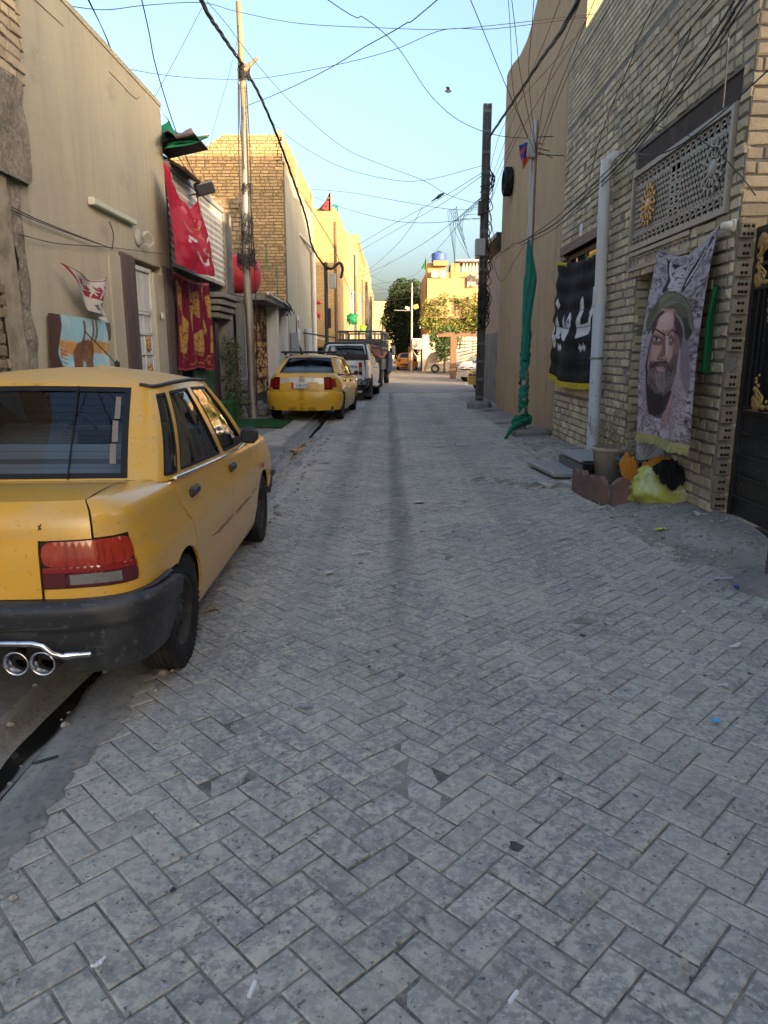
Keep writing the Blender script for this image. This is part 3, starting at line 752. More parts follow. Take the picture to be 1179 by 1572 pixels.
# ---- gate
XG = 2.985
gate = thing('metal_gate', 'black metal gate with gold ornaments at the right edge of the photo', 'gate', (XG, 5.2, .04))
g = MB()
for a, b in (((6.0, .06), (6.06, 2.47)), ((3.9, .06), (3.96, 2.47)), ((3.96, 2.41), (6.0, 2.47)), ((3.96, .06), (6.0, .12))): g.bx((XG - .03, a[0], a[1]), (XG + .03, b[0], b[1]))
child(g, 'gate_frame', M_black, gate)
for k in range(5):
    z0 = .13 + k * .178
    child(MB().box((XG, 4.98, z0 + .085), (.02, 2.03, .166), None, .006), 'gate_panel', M_black, gate)
    child(MB().box((XG - .018, 4.98, z0 + .174), (.03, 2.03, .026), None, .004), 'rail', M_black, gate)
child(MB().bx((XG + .012, 3.97, 1.03), (XG + .022, 5.99, 2.4)), 'back_sheet', M_black, gate)
for y in (5.93, 5.85, 5.78): child(MB().bx((XG - .02, y - .012, 1.04), (XG + .01, y + .012, 2.0)), 'gate_bar', M_black, gate)
for z in (1.05, 2.0, 2.18): child(MB().box((XG - .012, 4.98, z), (.04, 2.02, .03), None, .004), 'rail', M_black, gate)
def corner_orn(y, z, sy, sz, s):
    mb = MB(); q = random.Random(int(y * 100 + z * 10))
    for k in range(10):
        t = k / 9
        for (py, pz) in ((t * .26, .02 + .03 * math.sin(k * 2)), (.02 + .03 * math.sin(k * 2.3), t * .26)):
            rr = .034 * (1.15 - t * .75)
            mb.lathe([(.0001, -.012), (rr * .7, -.01), (rr, 0), (.0001, .002)], (XG - .03, y + sy * py * s, z + sz * pz * s), 'X', 9)
    for k in range(3): mb.tube([(XG - .034, y + sy * s * (.03 + .05 * k) , z + sz * s * .03), (XG - .036, y + sy * s * (.07 + .04 * k), z + sz * s * (.08)), (XG - .034, y + sy * s * .03 , z + sz * s * (.05 + .05 * k))], .009, 5)
    child(mb, 'gold_ornament', M_gold, gate)
for y, z, sy, sz in ((5.97, 2.38, -1, -1), (5.97, 2.03, -1, 1), (5.72, 1.95, -1, -1), (5.80, 1.07, -1, 1), (5.0, 2.38, 1, -1)): corner_orn(y, z, sy, sz, .95)
oval = MB()
for rr in (.20, .235, .27):
    oval.tube([(XG - .03, 5.30 + rr * math.cos(a) * 1.2, 1.52 + rr * math.sin(a) * 1.75) for a in np.linspace(0, 2 * math.pi, 30)], .008, 6, cap=False)
for k in range(6):
    for a in (0.3 + math.pi * .5, math.pi * 1.5 - .3):
        oval.box((XG - .03, 5.30 + .24 * math.cos(a + k * .1 - .2) * 1.2, 1.52 + .24 * math.sin(a + k * .1 - .2) * 1.75), (.012, .11, .012), Matrix.Rotation(a, 3, 'X'))
child(oval, 'oval_ornament', mat('bronze', (.17, .11, .06), .45, .5, .4), gate)
sill = MB().box((XG - .10, 5.0, .028), (.04, 2.2, .05), None, .008); child(sill, 'sill_bar', M_dsteel, gate)
post = thing('steel_post', 'short rusty steel post set in a lump of concrete by the gate', 'post', (2.50, 4.42, 0))
child(MB().box((2.50, 4.43, .24), (.06, .06, .56)), 'post_tube', M_rust, post)
mb = MB(); mb.lathe([(.30, -.06), (.26, .03), (.15, .07), (.05, .09)], (2.53, 4.42, 0), 'Z', 11, False); child(mb, 'concrete_foot', M_conc, post)
# unseen houses added beside and behind the camera to shade street and walls
nb = thing('unseen_shade_house', 'unseen rendered house block added beside the gate to shade the street', 'house', (7, -4, 0))
child(MB().bx((3.35, -9, -.2), (9, 1.2, 8.2)), 'wall', M_tan, nb)
yw = thing('yard_wall', 'low rendered yard wall continuing past the black gate, outside the frame', 'wall', (3.1, 2.5, 0))
child(MB().bx((2.98, 1.21, -.2), (3.2, 3.88, 2.5)), 'wall', M_tan, yw); child(MB().bx((2.94, 1.21, 2.501), (3.24, 3.88, 2.57)), 'coping', M_conc, yw)
nb2 = thing('unseen_sun_blocker', 'unseen rendered house block added behind the brick house to block low sun', 'house', (16, 8, 0))  # unseen block, stops low sun that slips past the gate yard
child(MB().bx((11, 3, -.2), (17, 14, 5.2)), 'wall', M_cream, nb2)

# ---- tan house
tan = thing('tan_house', 'tall tan rendered house with a raw brick side wall and a tyre hung on it', 'house', (3.02, 16, 0))
XT = 3.02
prof = [(12.2, 8.44), (16.4, 8.44), (16.75, 8.22), (17.3, 8.10), (18.2, 8.12), (19.2, 8.3), (20.0, 8.36), (20.35, 8.1), (20.45, 7.4)]
mb = MB(); ys = [12.2] + [12.2 + 8.25 * i / 40 for i in range(1, 41)]
tz = lambda y: float(np.interp(y, [p[0] for p in prof], [p[1] for p in prof]))
lx = lambda y: XT + .0 * y + (.10 * ((y - 20.0) / .45) ** 2 if y > 20.0 else 0)
vs = []
for y in ys: vs += [(lx(y), y, -.2), (lx(y), y, tz(y)), (lx(y) + .25, y, tz(y)), (XT + .3, y, -.2)]
n = len(ys)
mb.add(vs, [(4 * i + k, 4 * i + (k + 1) % 4, 4 * i + 4 + (k + 1) % 4, 4 * i + 4 + k) for i in range(n - 1) for k in range(4)] + [(0, 1, 2, 3), (4 * n - 1, 4 * n - 2, 4 * n - 3, 4 * n - 4)])
mb.bx((XT + .3, 20.2, -.2), (11, 20.44, 8.1)); mb.bx((XT + .3, 12.25, -.2), (11, 12.4, 9.6)); mb.bx((10.8, 12.4, -.2), (11, 20.2, 8)); mb.bx((XT + .3, 12.4, 7.2), (10.8, 20.2, 7.4))
child(mb, 'wall', M_tan, tan)
bw = bpy.data.objects.new('side_wall', None); link(bw, tan); bw.matrix_parent_inverse = Matrix.Translation(-tan.location)
PT = lambda u, z, n: (u, 12.235 - n, z)
brick_wall(bw, PT, XT + .03, XT + 3, 5.9, 9.6, bl=.24, bh=.07, jt=.016, n_ind=60, m=M_lbrick, jit=.003, proud=.008, score=near(PT), seed=21)
child(MB().bx((XT - .03, 12.19, -.1), (XT - .004, 12.40, 1.45)), 'cement_edge', M_mortar, tan)
tw = thing('side_shed', 'low pinkish rendered house with dark roof edge behind the steel pole', 'house', (3.25, 22, 0))
mb = MB(); mb.bx((3.22, 20.9, -.1), (9, 25.2, 4.3)); child(mb, 'wall', mat('pink_render', (.42, .31, .24), .9, .15, layers=[(2, .4, .65, (.32, .24, .18), .6)], bump=[(40, .4, .01)]), tw)
mb = MB(); mb.box((5.9, 23.0, 4.42), (5.9, 4.9, .12), Matrix.Rotation(.07, 3, 'Y')); child(mb, 'roof', M_dsteel, tw)
child(MB().bx((3.19, 20.5, -.1), (3.22, 25.2, 2.05)), 'grey_dado', M_conc, tw)
tyre = MB(); tyre.lathe([(.20, -.09), (.27, -.105), (.315, -.085), (.325, 0), (.315, .085), (.27, .105), (.20, .09), (.22, 0)], atX(779, 279, XT - .11), 'X', 30, close=True)
for k in range(36):
    a = 2 * math.pi * k / 36
    c = Vector(atX(779, 279, XT - .11)); tyre.box(c + Vector((0, math.cos(a) * .325, math.sin(a) * .325)), (.15, .018, .012), Matrix.Rotation(a + math.pi / 2, 3, 'X'))
tyre.build('hung_tyre', M_rubber, label='old car tyre hung high on the tan wall', cat='tyre')
# ================================================================== LEFT: OLD HOUSE, CREAM HOUSE, SHOP
XL = -3.65
PL = lambda u, z, n: (XL + n, u, z)
old = thing('old_house', 'crumbling brick and mud plaster house at the left edge of the photo', 'house', (XL, 6, 0))
child(MB().bx((XL - 4, 2.4, -.2), (XL - .0, 7.45, 5.7)), 'wall', M_mud, old)
okold = lambda u, z: z > 4.05 and u < 7.78 + .05 * math.sin(z * 23)
bo = bpy.data.objects.new('brickwork', None); link(bo, old); bo.matrix_parent_inverse = Matrix.Translation(-old.location)
PO = lambda u, z, n: (XL + .06 + n, u, z)
child(MB().bx((XL, 2, 3.98), (XL + .058, 7.72, 5.7)), 'backing', M_mud, old)
brick_wall(bo, PO, 5.0, 7.8, 4.06, 5.72, bl=.24, bh=.085, jt=.02, n_ind=60, m=M_brick, ok=okold, jit=.009, proud=.012, score=near(PO), seed=31, header=.4, dark=.2)
def rough_slab(name, u0, u1, z0, z1, t, m, th, amp=.03, right=None, st=.07, sc=3.0, seed=0):
    """a lumpy plaster or rubble face with an uneven far edge"""
    nu, nz = max(3, int((u1 - u0) / st)), max(3, int((z1 - z0) / st)); mb = MB(); vs = []
    for j in range(nz + 1):
        z = z0 + (z1 - z0) * j / nz; e = u1 + (right(z) if right else 0)
        for i in range(nu + 1):
            u = u0 + (e - u0) * i / nu; d = t + amp * mnoise.noise(Vector((u * sc, z * sc, seed))) + amp * .5 * mnoise.noise(Vector((u * sc * 3, z * sc * 3, seed + 5)))
            ed = min(1, (nu - i) / 1.5) * min(1, j / 1.2 + .2)
            vs.append((XL + max(.002, d * (ed if i > nu - 3 else 1)), u, z))
    mb.add(vs, [(j * (nu + 1) + i, j * (nu + 1) + i + 1, (j + 1) * (nu + 1) + i + 1, (j + 1) * (nu + 1) + i) for j in range(nz) for i in range(nu)], False)
    b = len(mb.v)
    return child(mb, name, m, th)
rough_slab('plaster_band', 5.0, 7.74, 3.12, 4.06, .09, M_mud, old, .025, lambda z: .05 * mnoise.noise(Vector((z * 4, 0, 0))), .045, 2.5)
rough_slab('rubble_face', 5.0, 7.05, 0, 3.12, .02, M_mud, old, .015, lambda z: .05 * mnoise.noise(Vector((z * 3, 4, 0))) - .04 * z, .05, 6.0, 3)
brick_wall(bo, lambda u, z, n: (XL + .035 + n, u, z), 5.0, 7.02, .2, 3.08, bl=.22, bh=.085, jt=.03, n_ind=60, m=mat('dull_brick', (.30, .235, .16), .95, .1, layers=[(4, .4, .65, (.19, .15, .11), .7)], bump=[(25, .6, .012)], attr='shade'), jit=.014, proud=.02, seed=55, header=.4, dark=.25, ok=lambda u, z: u < 7.0 - .04 * z + .05 * math.sin(z * 7))
rough_slab('plaster_strip', 6.9, 7.36, 0, 3.12, .045, mat('pale_plaster', (.36, .31, .23), .95, .1, layers=[(4, .42, .62, (.2, .17, .13), .8)], bump=[(20, .6, .02)]), old, .010, lambda z: .05 * mnoise.noise(Vector((z * 3, 8, 0))) - .03 * (z - 1), .05, 4.0, 6)
rough_slab('mud_strip', 7.3, 7.56, 0, 3.12, .025, M_mud, old, .025, lambda z: .07 * mnoise.noise(Vector((z * 3.4, 8, 2))) + .02 * (1.5 - z), .045, 5.0, 9)
# stones in the rubble face, each its own piece
rs = random.Random(77)
for k in range(0):
    z = .9 + 1.9 * rs.random(); u = 5.9 + 1.05 * rs.random() - .03 * z
    mb = MB(); mb.sh = rs.uniform(.5, .8)
    a, b = rs.uniform(.05, .10), rs.uniform(.035, .05)
    mb.box((XL + .06, u, z), (.05, a * 2, b * 2), Matrix.Rotation(rs.gauss(0, .12), 3, 'X'), .02)
    child(mb, 'stone', M_brick, old)

cream = thing('cream_house', 'cream rendered house with dark brown door pillars, left of the street', 'house', (XL, 10, 0))
mb = MB()
D0, D1, DZ = 10.72, 11.55, 2.70
mb.bx((XL - 6, 7.40, -.2), (XL - .0, 10.14, 5.32)); mb.bx((XL - 6, 12.0, -.2), (XL, 12.50, 5.35)); mb.bx((XL - 6, 10.14, DZ + .14), (XL, 12.0, 5.34)); mb.bx((XL - 6, 10.14, -.2), (XL - .31, 12.0, DZ + .14))
wc = child(mb, 'wall', M_cream, cream)
child(MB().bx((XL - 6, 7.4, 5.321), (XL + .012, 12.51, 5.39)), 'coping', M_cream, cream)
child(MB().box((XL - .12, 9.93, 1.36), (.28, .42, 2.84), None, .01), 'pier', M_cream, cream)
child(MB().box((XL - .13, 11.80, 1.33), (.28, .50, 2.74), None, .01), 'pier', M_cream, cream)
mb = MB(); mb.box((XL - .13, 10.42, 1.40), (.34, .52, 2.86), None, .03); child(mb, 'brown_pillar', M_brown, cream)
mb = MB(); mb.box((XL - .13, 12.28, 1.40), (.34, .42, 2.92), None, .03); child(mb, 'brown_pillar', M_brown, cream)
wd = bpy.data.objects.new('door', None); link(wd, cream); wd.matrix_parent_inverse = Matrix.Translation(-cream.location)
XD2 = XL - .06
MB().bx((XD2 - .03, 10.68, .0), (XD2 + .03, 10.74, 2.74)).bx((XD2 - .03, 11.5, 0), (XD2 + .03, 11.57, 2.74)).bx((XD2 - .03, 10.74, 2.68), (XD2 + .03, 11.5, 2.74)).build('door_frame', M_white, wd)
MB().bx((XD2 - .02, 10.74, .02), (XD2, 11.5, 2.68)).build('door_panel', M_white, wd)
mb = MB()
for z in (.15, .95, 1.45, 1.75, 2.05, 2.1): mb.bx((XD2, 10.76, z), (XD2 + .025, 11.48, z + .04))
for y in (10.78, 11.1, 11.44): mb.bx((XD2, y, .19), (XD2 + .02, y + .035, 2.05))
for k in range(4): mb.box((XD2 + .01, 11.1, .45 + k * .12), (.02, .8, .03), Matrix.Rotation(.8, 3, 'X'))
mb.build('trim_bar', M_white, wd)
for z in (1.62, 1.22):
    mb = MB()
    for k in range(8):
        a = k * math.pi / 4; mb.lathe([(.0001, -.01), (.035, -.008), (.045, 0), (.0001, .012)], (XD2 + .035, 11.22 + .065 * math.cos(a), z + .085 * math.sin(a)), 'X', 8)
    mb.lathe([(.0001, 0), (.06, 0), (.05, .02), (.0001, .025)], (XD2 + .03, 11.22, z), 'X', 10); mb.build('door_ornament', M_gold, wd)
child(MB().box((XL + .055, 11.74, 2.06), (.03, .12, .10), None, .008), 'bell_box', mat('ivory_plastic', (.6, .58, .48), .5), cream)
child(MB().bx((XL - .30, 10.16, DZ + .12), (XL - .004, 11.98, DZ + .139)), 'door_lintel', M_cream, cream)
crk = MB()
for pts in ([(245, 0, ), (330, 80), (440, 180)], [(760, 500), (840, 580), (900, 650), (950, 690), (972, 675)]):
    crk.tube([atX(p[0] * .2205, p[1] * .2205, XL + .004) for p in pts], .004, 4)
child(crk, 'wall_cable', M_wire, cream)
# tube lamp and junction plate
tl = thing('tube_lamp', 'pale fluorescent tube fitting fixed on the cream wall', 'wall lamp', (XL + .04, 10, 3.28))
child(MB().box((XL + .045, 9.99, 3.29), (.075, 1.50, .075), None, .012), 'housing', mat('aged_lamp', (.52, .53, .38), .4, .4, layers=[(6, .5, .7, (.42, .4, .3), .6)]), tl)
child(MB().box((XL + .045, 9.235, 3.29), (.085, .03, .09), None, .008), 'end_cap', mat('ivory_plastic', ()), tl)
jn = MB(); jn.lathe([(.0001, .0), (.12, 0), (.12, .03), (.09, .045), (.0001, .045)], (XL, 10.93, 3.12), 'X', 20); jn.build('junction_box', mat('grey_plastic', (.40, .38, .33), .6), label='round grey junction box at the end of the tube lamp', cat='junction box')
cc = MB(); q = random.Random(3)
for k in range(3):
    cc.tube(smoothpts([(XL + .06, 11.0, 3.14 + .03 * k), (XL + .12, 11.08 + .03 * k, 3.22), (XL + .14, 11.25, 3.13 - .02 * k), (XL + .1, 11.16, 3.02 + .02 * k), (XL + .06, 11.02, 3.05)], 5), .007, 5)
cc.build('coiled_wire', mat('white_cable', (.55, .53, .48), .5), label='small coil of white wire on the junction box', cat='wire')

# torn banner over the poster
def cloth_tex(nu, nv, base): return Print(nu, nv, base)
pr = Print(90, 110, (.48, .46, .43))
f2 = quad_uv([(385, 860), (680, 960), (690, 1245), (590, 1180)])
red = (.26, .035, .05)
pr.stroke([(0.02, .03), (.5, .05), (.98, .04)], .03, .03, red); pr.stroke([(.04, .02), (.06, .5), (.1, .98)], .05, .05, red)
for a, b in ((.12, .15), (.3, .22), (.52, .2), (.72, .16)):
    pr.fill([(a, b), (a + .05, b + .08), (a + .12, b + .02), (a + .16, b + .14), (a + .1, b + .2), (a + .02, b + .16)], red); pr.fill([(a + .03, b + .09), (a + .1, b + .08), (a + .08, b + .13)], (.2, .2, .2))
pr.fill([(.25, .44), (.98, .36), (.98, .58), (.6, .63), (.3, .6)], red)
for a in (.38, .55, .75): pr.stroke([(a, .58), (a + .06, .48), (a + .1, .42), (a + .13, .5)], .02, .03, (.6, .58, .55))
for a, b in ((.5, .72), (.7, .75), (.85, .8), (.35, .8)): pr.fill([(a, b), (a + .1, b - .04), (a + .08, b + .06), (a + .14, b + .1), (a + .02, b + .12)], (.12, .12, .12))
TLc, TRc, BRc, BLc = atX(90, 402, XL + .12), atX(160, 424, XL + .10), atX(163, 493, XL + .10), atX(138, 474, XL + .16)
bb = bil([TLc, TRc, BRc, BLc])
def torn(u, v):
    p = bb(u, v); s = math.sin(math.pi * u); p.x += .05 * math.sin(u * 9 + v * 4) + .10 * s * (1 - v); p.z -= .11 * s * (1 - v) ** 2
    return p
sheet('torn_banner', 90, 110, torn, pr.out(), M_cloth, label='torn white and red banner sagging from one corner on the cream wall', cat='banner')
# poster with two brown animals by blue water
pr = Print(110, 70, (.28, .50, .58))
f3 = quad_uv([(310, 1190), (705, 1245), (715, 1570), (325, 1560)])
def poly3(*pts): return [f3(p) for p in pts]
pr.mottle(5, (.42, .62, .66), .5, .7, 1)
pr.fill(poly3((370, 1330), (480, 1350), (560, 1330), (705, 1360), (705, 1420), (560, 1400), (390, 1420)), (.50, .25, .08)); pr.mottle(14, (.62, .42, .16), .55, .8, 3, within=pr.mask(poly3((380, 1330), (705, 1350), (705, 1415), (390, 1415))))
dk = (.055, .02, .018)
pr.fill(poly3((310, 1190), (375, 1200), (385, 1260), (370, 1400), (400, 1470), (410, 1570), (320, 1570)), dk); pr.fill(poly3((665, 1250), (710, 1250), (710, 1340), (690, 1350)), dk)
for a in range(6): pr.stroke([f3((385, 1380 + a * 20)), f3((425, 1395 + a * 20))], .012, .004, dk)
br = (.15, .06, .03)
pr.fill(poly3((455, 1400), (480, 1350), (530, 1335), (590, 1350), (600, 1400), (590, 1450), (595, 1570), (548, 1570), (540, 1450), (520, 1440), (510, 1570), (470, 1570), (460, 1470)), br)
pr.mottle(16, (.25, .11, .05), .55, .8, 6, within=pr.mask(poly3((460, 1400), (500, 1345), (595, 1350), (598, 1440), (470, 1460))))
for x0 in (515, 580, 605): pr.stroke([f3((x0, 1240)), f3((x0 + 4, 1300)), f3((x0 - 6, 1350))], .035, .03, (.10, .045, .03))
for y0 in (0, 1, 2): pr.stroke([f3((620, 1540 - y0 * 30)), f3((700, 1500 - y0 * 30))], .01, .02, (.6, .75, .78), .6)
bb2 = bil([atX(72, 480, XL + .02), atX(167, 494, XL + .02), atX(168, 588, XL + .02), atX(76, 590, XL + .02)])
def posterf(u, v):
    p = bb2(u, v); p.x += .012 + .010 * math.sin(u * 14 + v * 3) * (1 - abs(u - .5)) + .012 * math.sin(v * 9) * u
    return p
sheet('poster', 110, 70, posterf, pr.out(), M_vinyl, label='vinyl poster of a brown animal standing by blue water', cat='poster')
mb = MB(); mb.tube([atX(130, 508, XL + .06), atX(180, 560, XL + .3)], .006, 6); mb.lathe([(.0001, -.05), (.03, -.03), (.035, .02), (.0001, .05)], atX(180, 559, XL + .3), 'Z', 10)
mb.build('car_aerial_rod', M_wire, label='thin black rod with a knob leaning on the poster', cat='rod')

# ---- shop with corrugated front
shop = thing('corrugated_shop', 'low shop front of white corrugated sheet between cream and brick houses', 'shop', (XL, 15, 0))
mb = MB(); mb.bx((XL - 5, 12.55, -.2), (XL - .4, 17.6, 4.3)); child(mb, 'wall', M_mortar, shop)
vs = []; n = 60
for i in range(n + 1):
    y = 12.58 + 4.0 * i / n; o = .018 * math.cos(i * math.pi)
    vs += [(XL + .0 + .02 * (i % 2), y, 2.9), (XL + .0 + .02 * (i % 2), y, 4.42)]
mb = MB(); H_ = 13
vs = []; 
for j in range(H_ * 4 + 1):
    z = 2.92 + 1.55 * j / (H_ * 4); o = (0, .014, .028, .014)[j % 4]
    vs += [(XL + o, 12.58, z), (XL + o, 16.55, z)]
mb.add(vs, [(2 * j, 2 * j + 1, 2 * j + 3, 2 * j + 2) for j in range(H_ * 4)]); child(mb, 'corrugated_sheet', M_white, shop)
child(MB().bx((XL - .3, 12.56, 4.47), (XL + .05, 16.6, 4.56)), 'eaves_trim', mat('grey_trim', (.3, .3, .29), .5), shop)
mb = MB(); mb.bx((XL - .4, 16.3, -.1), (XL + .12, 16.75, 2.75)); child(mb, 'pier', M_conc, shop)
mb = MB(); mb.bx((XL - .4, 16.6, 2.75), (XL + .06, 17.3, 4.5)); child(mb, 'upper_pier', M_mortar, shop)
for k in range(4): child(MB().box((XL + .02 + .03 * k, 15.8, 2.24 + .13 * k), (.30 + .05 * k, 1.4 + .1 * k, .10), None, .01), 'concrete_course', M_conc, shop)
child(MB().bx((XL - .38, 12.7, -.1), (XL - .34, 16.3, 2.3)), 'dark_opening', M_dark, shop)
child(MB().bx((XL - .02, 15.35, 0), (XL + .03, 15.62, 2.1)), 'dark_door', mat('dark_purple_door', (.03, .022, .032), .6, layers=[((3, 3, .6), .5, .7, (.06, .05, .06), .6)]), shop)
child(MB().bx((XL - .1, 12.78, -.1), (XL - .04, 13.0, 4.4)), 'jamb', M_conc, shop)
# red banner with white calligraphy
q4 = [(175, 390), (490, 630), (625, 1400), (300, 1310)]
f4 = quad_uv(q4)
rd = (.30, .010, .028)
pr = Print(150, 210, rd, 2)
wh = (.55, .50, .52)
def st4(pts, w0, w1, col, a=1.0): pr.stroke([f4(p) for p in pts], w0, w1, col, a, 1.6)
st4([(545, 915), (570, 960), (575, 1020), (545, 1065), (500, 1080), (465, 1070)], .03, .075, wh); st4([(465, 1070), (490, 1050), (520, 1060)], .04, .05, wh)
st4([(330, 1060), (350, 1010), (365, 1035), (380, 1020), (395, 1030)], .05, .04, wh); st4([(340, 1000), (335, 1060)], .04, .02, wh)
st4([(385, 1140), (410, 1200), (440, 1245), (470, 1250), (475, 1215)], .02, .07, wh); st4([(430, 1100), (440, 1140), (480, 1180)], .02, .03, wh)
st4([(590, 980), (620, 1040), (640, 1100)], .02, .008, wh)
gd = (.42, .30, .10)
for c in ([(300, 830), (320, 900), (345, 945)], [(360, 860), (420, 880), (430, 850)], [(430, 910), (410, 960), (430, 1000)], [(405, 740), (400, 800)], [(435, 1090), (440, 1140)]): st4(c, .015, .04, gd, .9)
for c in ((300, 700), (495, 780), (430, 800)): pr.fill([f4((c[0] - 8, c[1] - 50)), f4((c[0] + 14, c[1])), f4((c[0] + 6, c[1] + 60)), f4((c[0] - 10, c[1] + 10))], (.5, .16, .2), .8)
pr.fill([f4(p) for p in ((500, 1160), (520, 1140), (550, 1165), (545, 1190), (525, 1200), (505, 1185))], (.42, .42, .12)); pr.fill([f4(p) for p in ((575, 1150), (583, 1140), (583, 1170))], wh)
pr.mottle(4, (.40, .05, .075), .5, .6, 4, 1.5)
XB = XL + .22
cs = [atX(220 + p[0] * .1718, 180 + p[1] * .1718, XB) for p in q4]
cs[3] = atX(220 + 300 * .1718, 180 + 1310 * .1718, XB + .15); cs[2] = atX(220 + 625 * .1718, 180 + 1405 * .1718, XB + .15)
bb4 = bil(cs)
def redf(u, v):
    p = bb4(u, v); s = math.sin(math.pi * u)
    p.z -= .62 * s * (1 - v) ** 2 * (.55 + .45 * u) ; p.z -= .10 * s * v
    k = math.sin(u * 17 + 3 * v * v + 2.5 * math.sin(v * 2)) * .028 * (1 - .4 * v) + .02 * math.sin(u * 31 - v * 6)
    p.x += k + .22 * s * (.3 + .7 * v) * (.6 + .4 * math.sin(v * 2.6)); p.y += .12 * v * (1 - v) * (u - .5)
    p.x += .03 * math.sin(v * 16 + u * 7) * v * s
    return p
sheet('red_banner', 150, 210, redf, pr.out(), M_cloth, label='crimson flag with white calligraphy sagging across the corrugated shop front', cat='banner')
# maroon cloth with gold print
pr = Print(110, 150, (.16, .008, .028), 2)
f5 = quad_uv([(378, 225), (610, 285), (635, 850), (412, 855)])
gd = (.42, .25, .06)
for c in ([(385, 290), (400, 280), (435, 350), (440, 480), (425, 470), (400, 430)], [(495, 340), (520, 325), (535, 400), (540, 510), (520, 500), (505, 470)], [(580, 370), (605, 360), (620, 400), (625, 520), (600, 500)], [(408, 560), (435, 560), (465, 740), (415, 735)], [(440, 480), (462, 540), (462, 740), (445, 700)], [(470, 430), (490, 420), (510, 600), (485, 600)], [(513, 620), (545, 580), (568, 620), (568, 740), (515, 738)], [(560, 400), (580, 520), (600, 620), (578, 600)], [(612, 560), (632, 560), (635, 740), (613, 735)], [(545, 300), (560, 300), (572, 420), (560, 420)], [(468, 320), (480, 320), (488, 400), (476, 400)]):
    mk = pr.mask([f5(p) for p in c]); pr.fill([f5(p) for p in c], gd); pr.mottle(30, (.20, .05, .03), .55, .9, 2, 1.4, within=mk)
mk = pr.mask([(.05, .82), (.97, .82), (.97, .95), (.05, .95)]); pr.mottle(22, (.33, .13, .05), .5, .9, 9, 1.2, within=mk)
pr.stroke([(0, .985), (1, .985)], .02, .02, (.3, .06, .05)); pr.stroke([(0, .02), (1, .02)], .02, .02, (.38, .12, .1))
cs = [atX(180 + p[0] * .229, 370 + p[1] * .229, XL + .07) for p in [(375, 200), (612, 280), (640, 855), (412, 862)]]
bb5 = bil(cs)
def maroonf(u, v):
    p = bb5(u, v); p.x += .03 * math.sin(u * 20 + math.sin(v * 3)) * (.4 + v) + .012 * math.sin(u * 43 + v * 5); p.z -= .06 * math.sin(math.pi * u) * (1 - v) + .03 * math.sin(u * 9) * v
    return p
sheet('maroon_curtain', 110, 150, maroonf, pr.out(), M_cloth, label='maroon cloth printed with gold ornament covering the shop doorway', cat='curtain')
gp = MB(); gp.bx((XL - .1, 13.9, -.0), (XL - .04, 15.4, 1.14)); gp.build('green_board', mat('dull_green', (.05, .10, .045), .8, layers=[(5, .45, .65, (.03, .06, .03), .7)]), label='dull green board below the maroon curtain', cat='board')
fl = thing('floodlight', 'black floodlight angled off the corrugated shop eaves', 'floodlight', atX(310, 290, XL + .35))
mb = MB(); c = Vector(atX(314, 289, XL + .35)); mb.box(c, (.34, .10, .22), Matrix.Rotation(-.35, 3, 'Y') @ Matrix.Rotation(.4, 3, 'Z'), .015); child(mb, 'housing', M_black, fl)
mb = MB(); mb.box(c + Vector((.03, -.06, -.02)), (.30, .01, .17), Matrix.Rotation(-.35, 3, 'Y') @ Matrix.Rotation(.4, 3, 'Z')); child(mb, 'lens', mat('lens_grey', (.03, .03, .032), .75, .1), fl)
mb = MB(); mb.tube([c + Vector((-.02, .05, -.05)), c + Vector((-.3, .1, -.1))], .014, 6); child(mb, 'bracket', M_dsteel, fl)
# green flag and sheet roofing above the shop
gf = thing('rooftop_flag', 'furled dark green flag on a stick at the cream house roof corner', 'flag', (XL, 12.7, 5.2))
mb = MB(); mb.tube([atX(249, 222, XL - .1), atX(285, 213, XL + .3), atX(321, 208, XL + .6)], .014, 6); child(mb, 'stick', M_wood, gf)
A = [atX(249, 174, XL - .1), atX(262, 205, XL + .1), atX(290, 212, XL + .35), atX(313, 210, XL + .5)]
B = [atX(249, 232, XL + .0), atX(264, 226, XL + .25), atX(290, 221, XL + .45), atX(308, 212, XL + .55)]
A, B = smoothpts(A, 8), smoothpts(B, 8)
mb = MB(); nv = 12; vs = []
for i in range(len(A)):
    for j in range(nv + 1):
        t = j / nv; p = A[i].lerp(B[i], t); p.x += .09 * math.sin(t * 9 + i * .25); p.y += .05 * math.sin(t * 12 + i * .2); vs.append(p)
mb.add(vs, [(i * (nv + 1) + j, i * (nv + 1) + j + 1, (i + 1) * (nv + 1) + j + 1, (i + 1) * (nv + 1) + j) for i in range(len(A) - 1) for j in range(nv)], True); child(mb, 'cloth', M_green, gf)
mb = MB()
vs = []
for i in range(9):
    for j in range(2):
        p = Vector(atX(250 + 58 * i / 8, (196 + (4 if i < 7 else 14)) if j == 0 else 205 + 1.5 * i, XL - .3 + .6 * j)); p.z += .05 * math.sin(i * 1.3); vs.append(p)
mb.add(vs, [(2 * i, 2 * i + 1, 2 * i + 3, 2 * i + 2) for i in range(8)], True)
b0 = Vector(atX(258, 240, XL)); mb.box(b0 + Vector((-.1, .5, -.0)), (.9, 1.2, .04), Matrix.Rotation(.5, 3, 'Y')); mb.box(b0 + Vector((.2, .1, .18)), (.7, .9, .03), Matrix.Rotation(-.2, 3, 'Y'))
mb.build('roof_sheets', mat('brown_sheet', (.06, .035, .03), .7, layers=[(6, .5, .65, (.11, .07, .05), .7)]), label='loose dark brown roofing sheets under the green flag', cat='roofing')
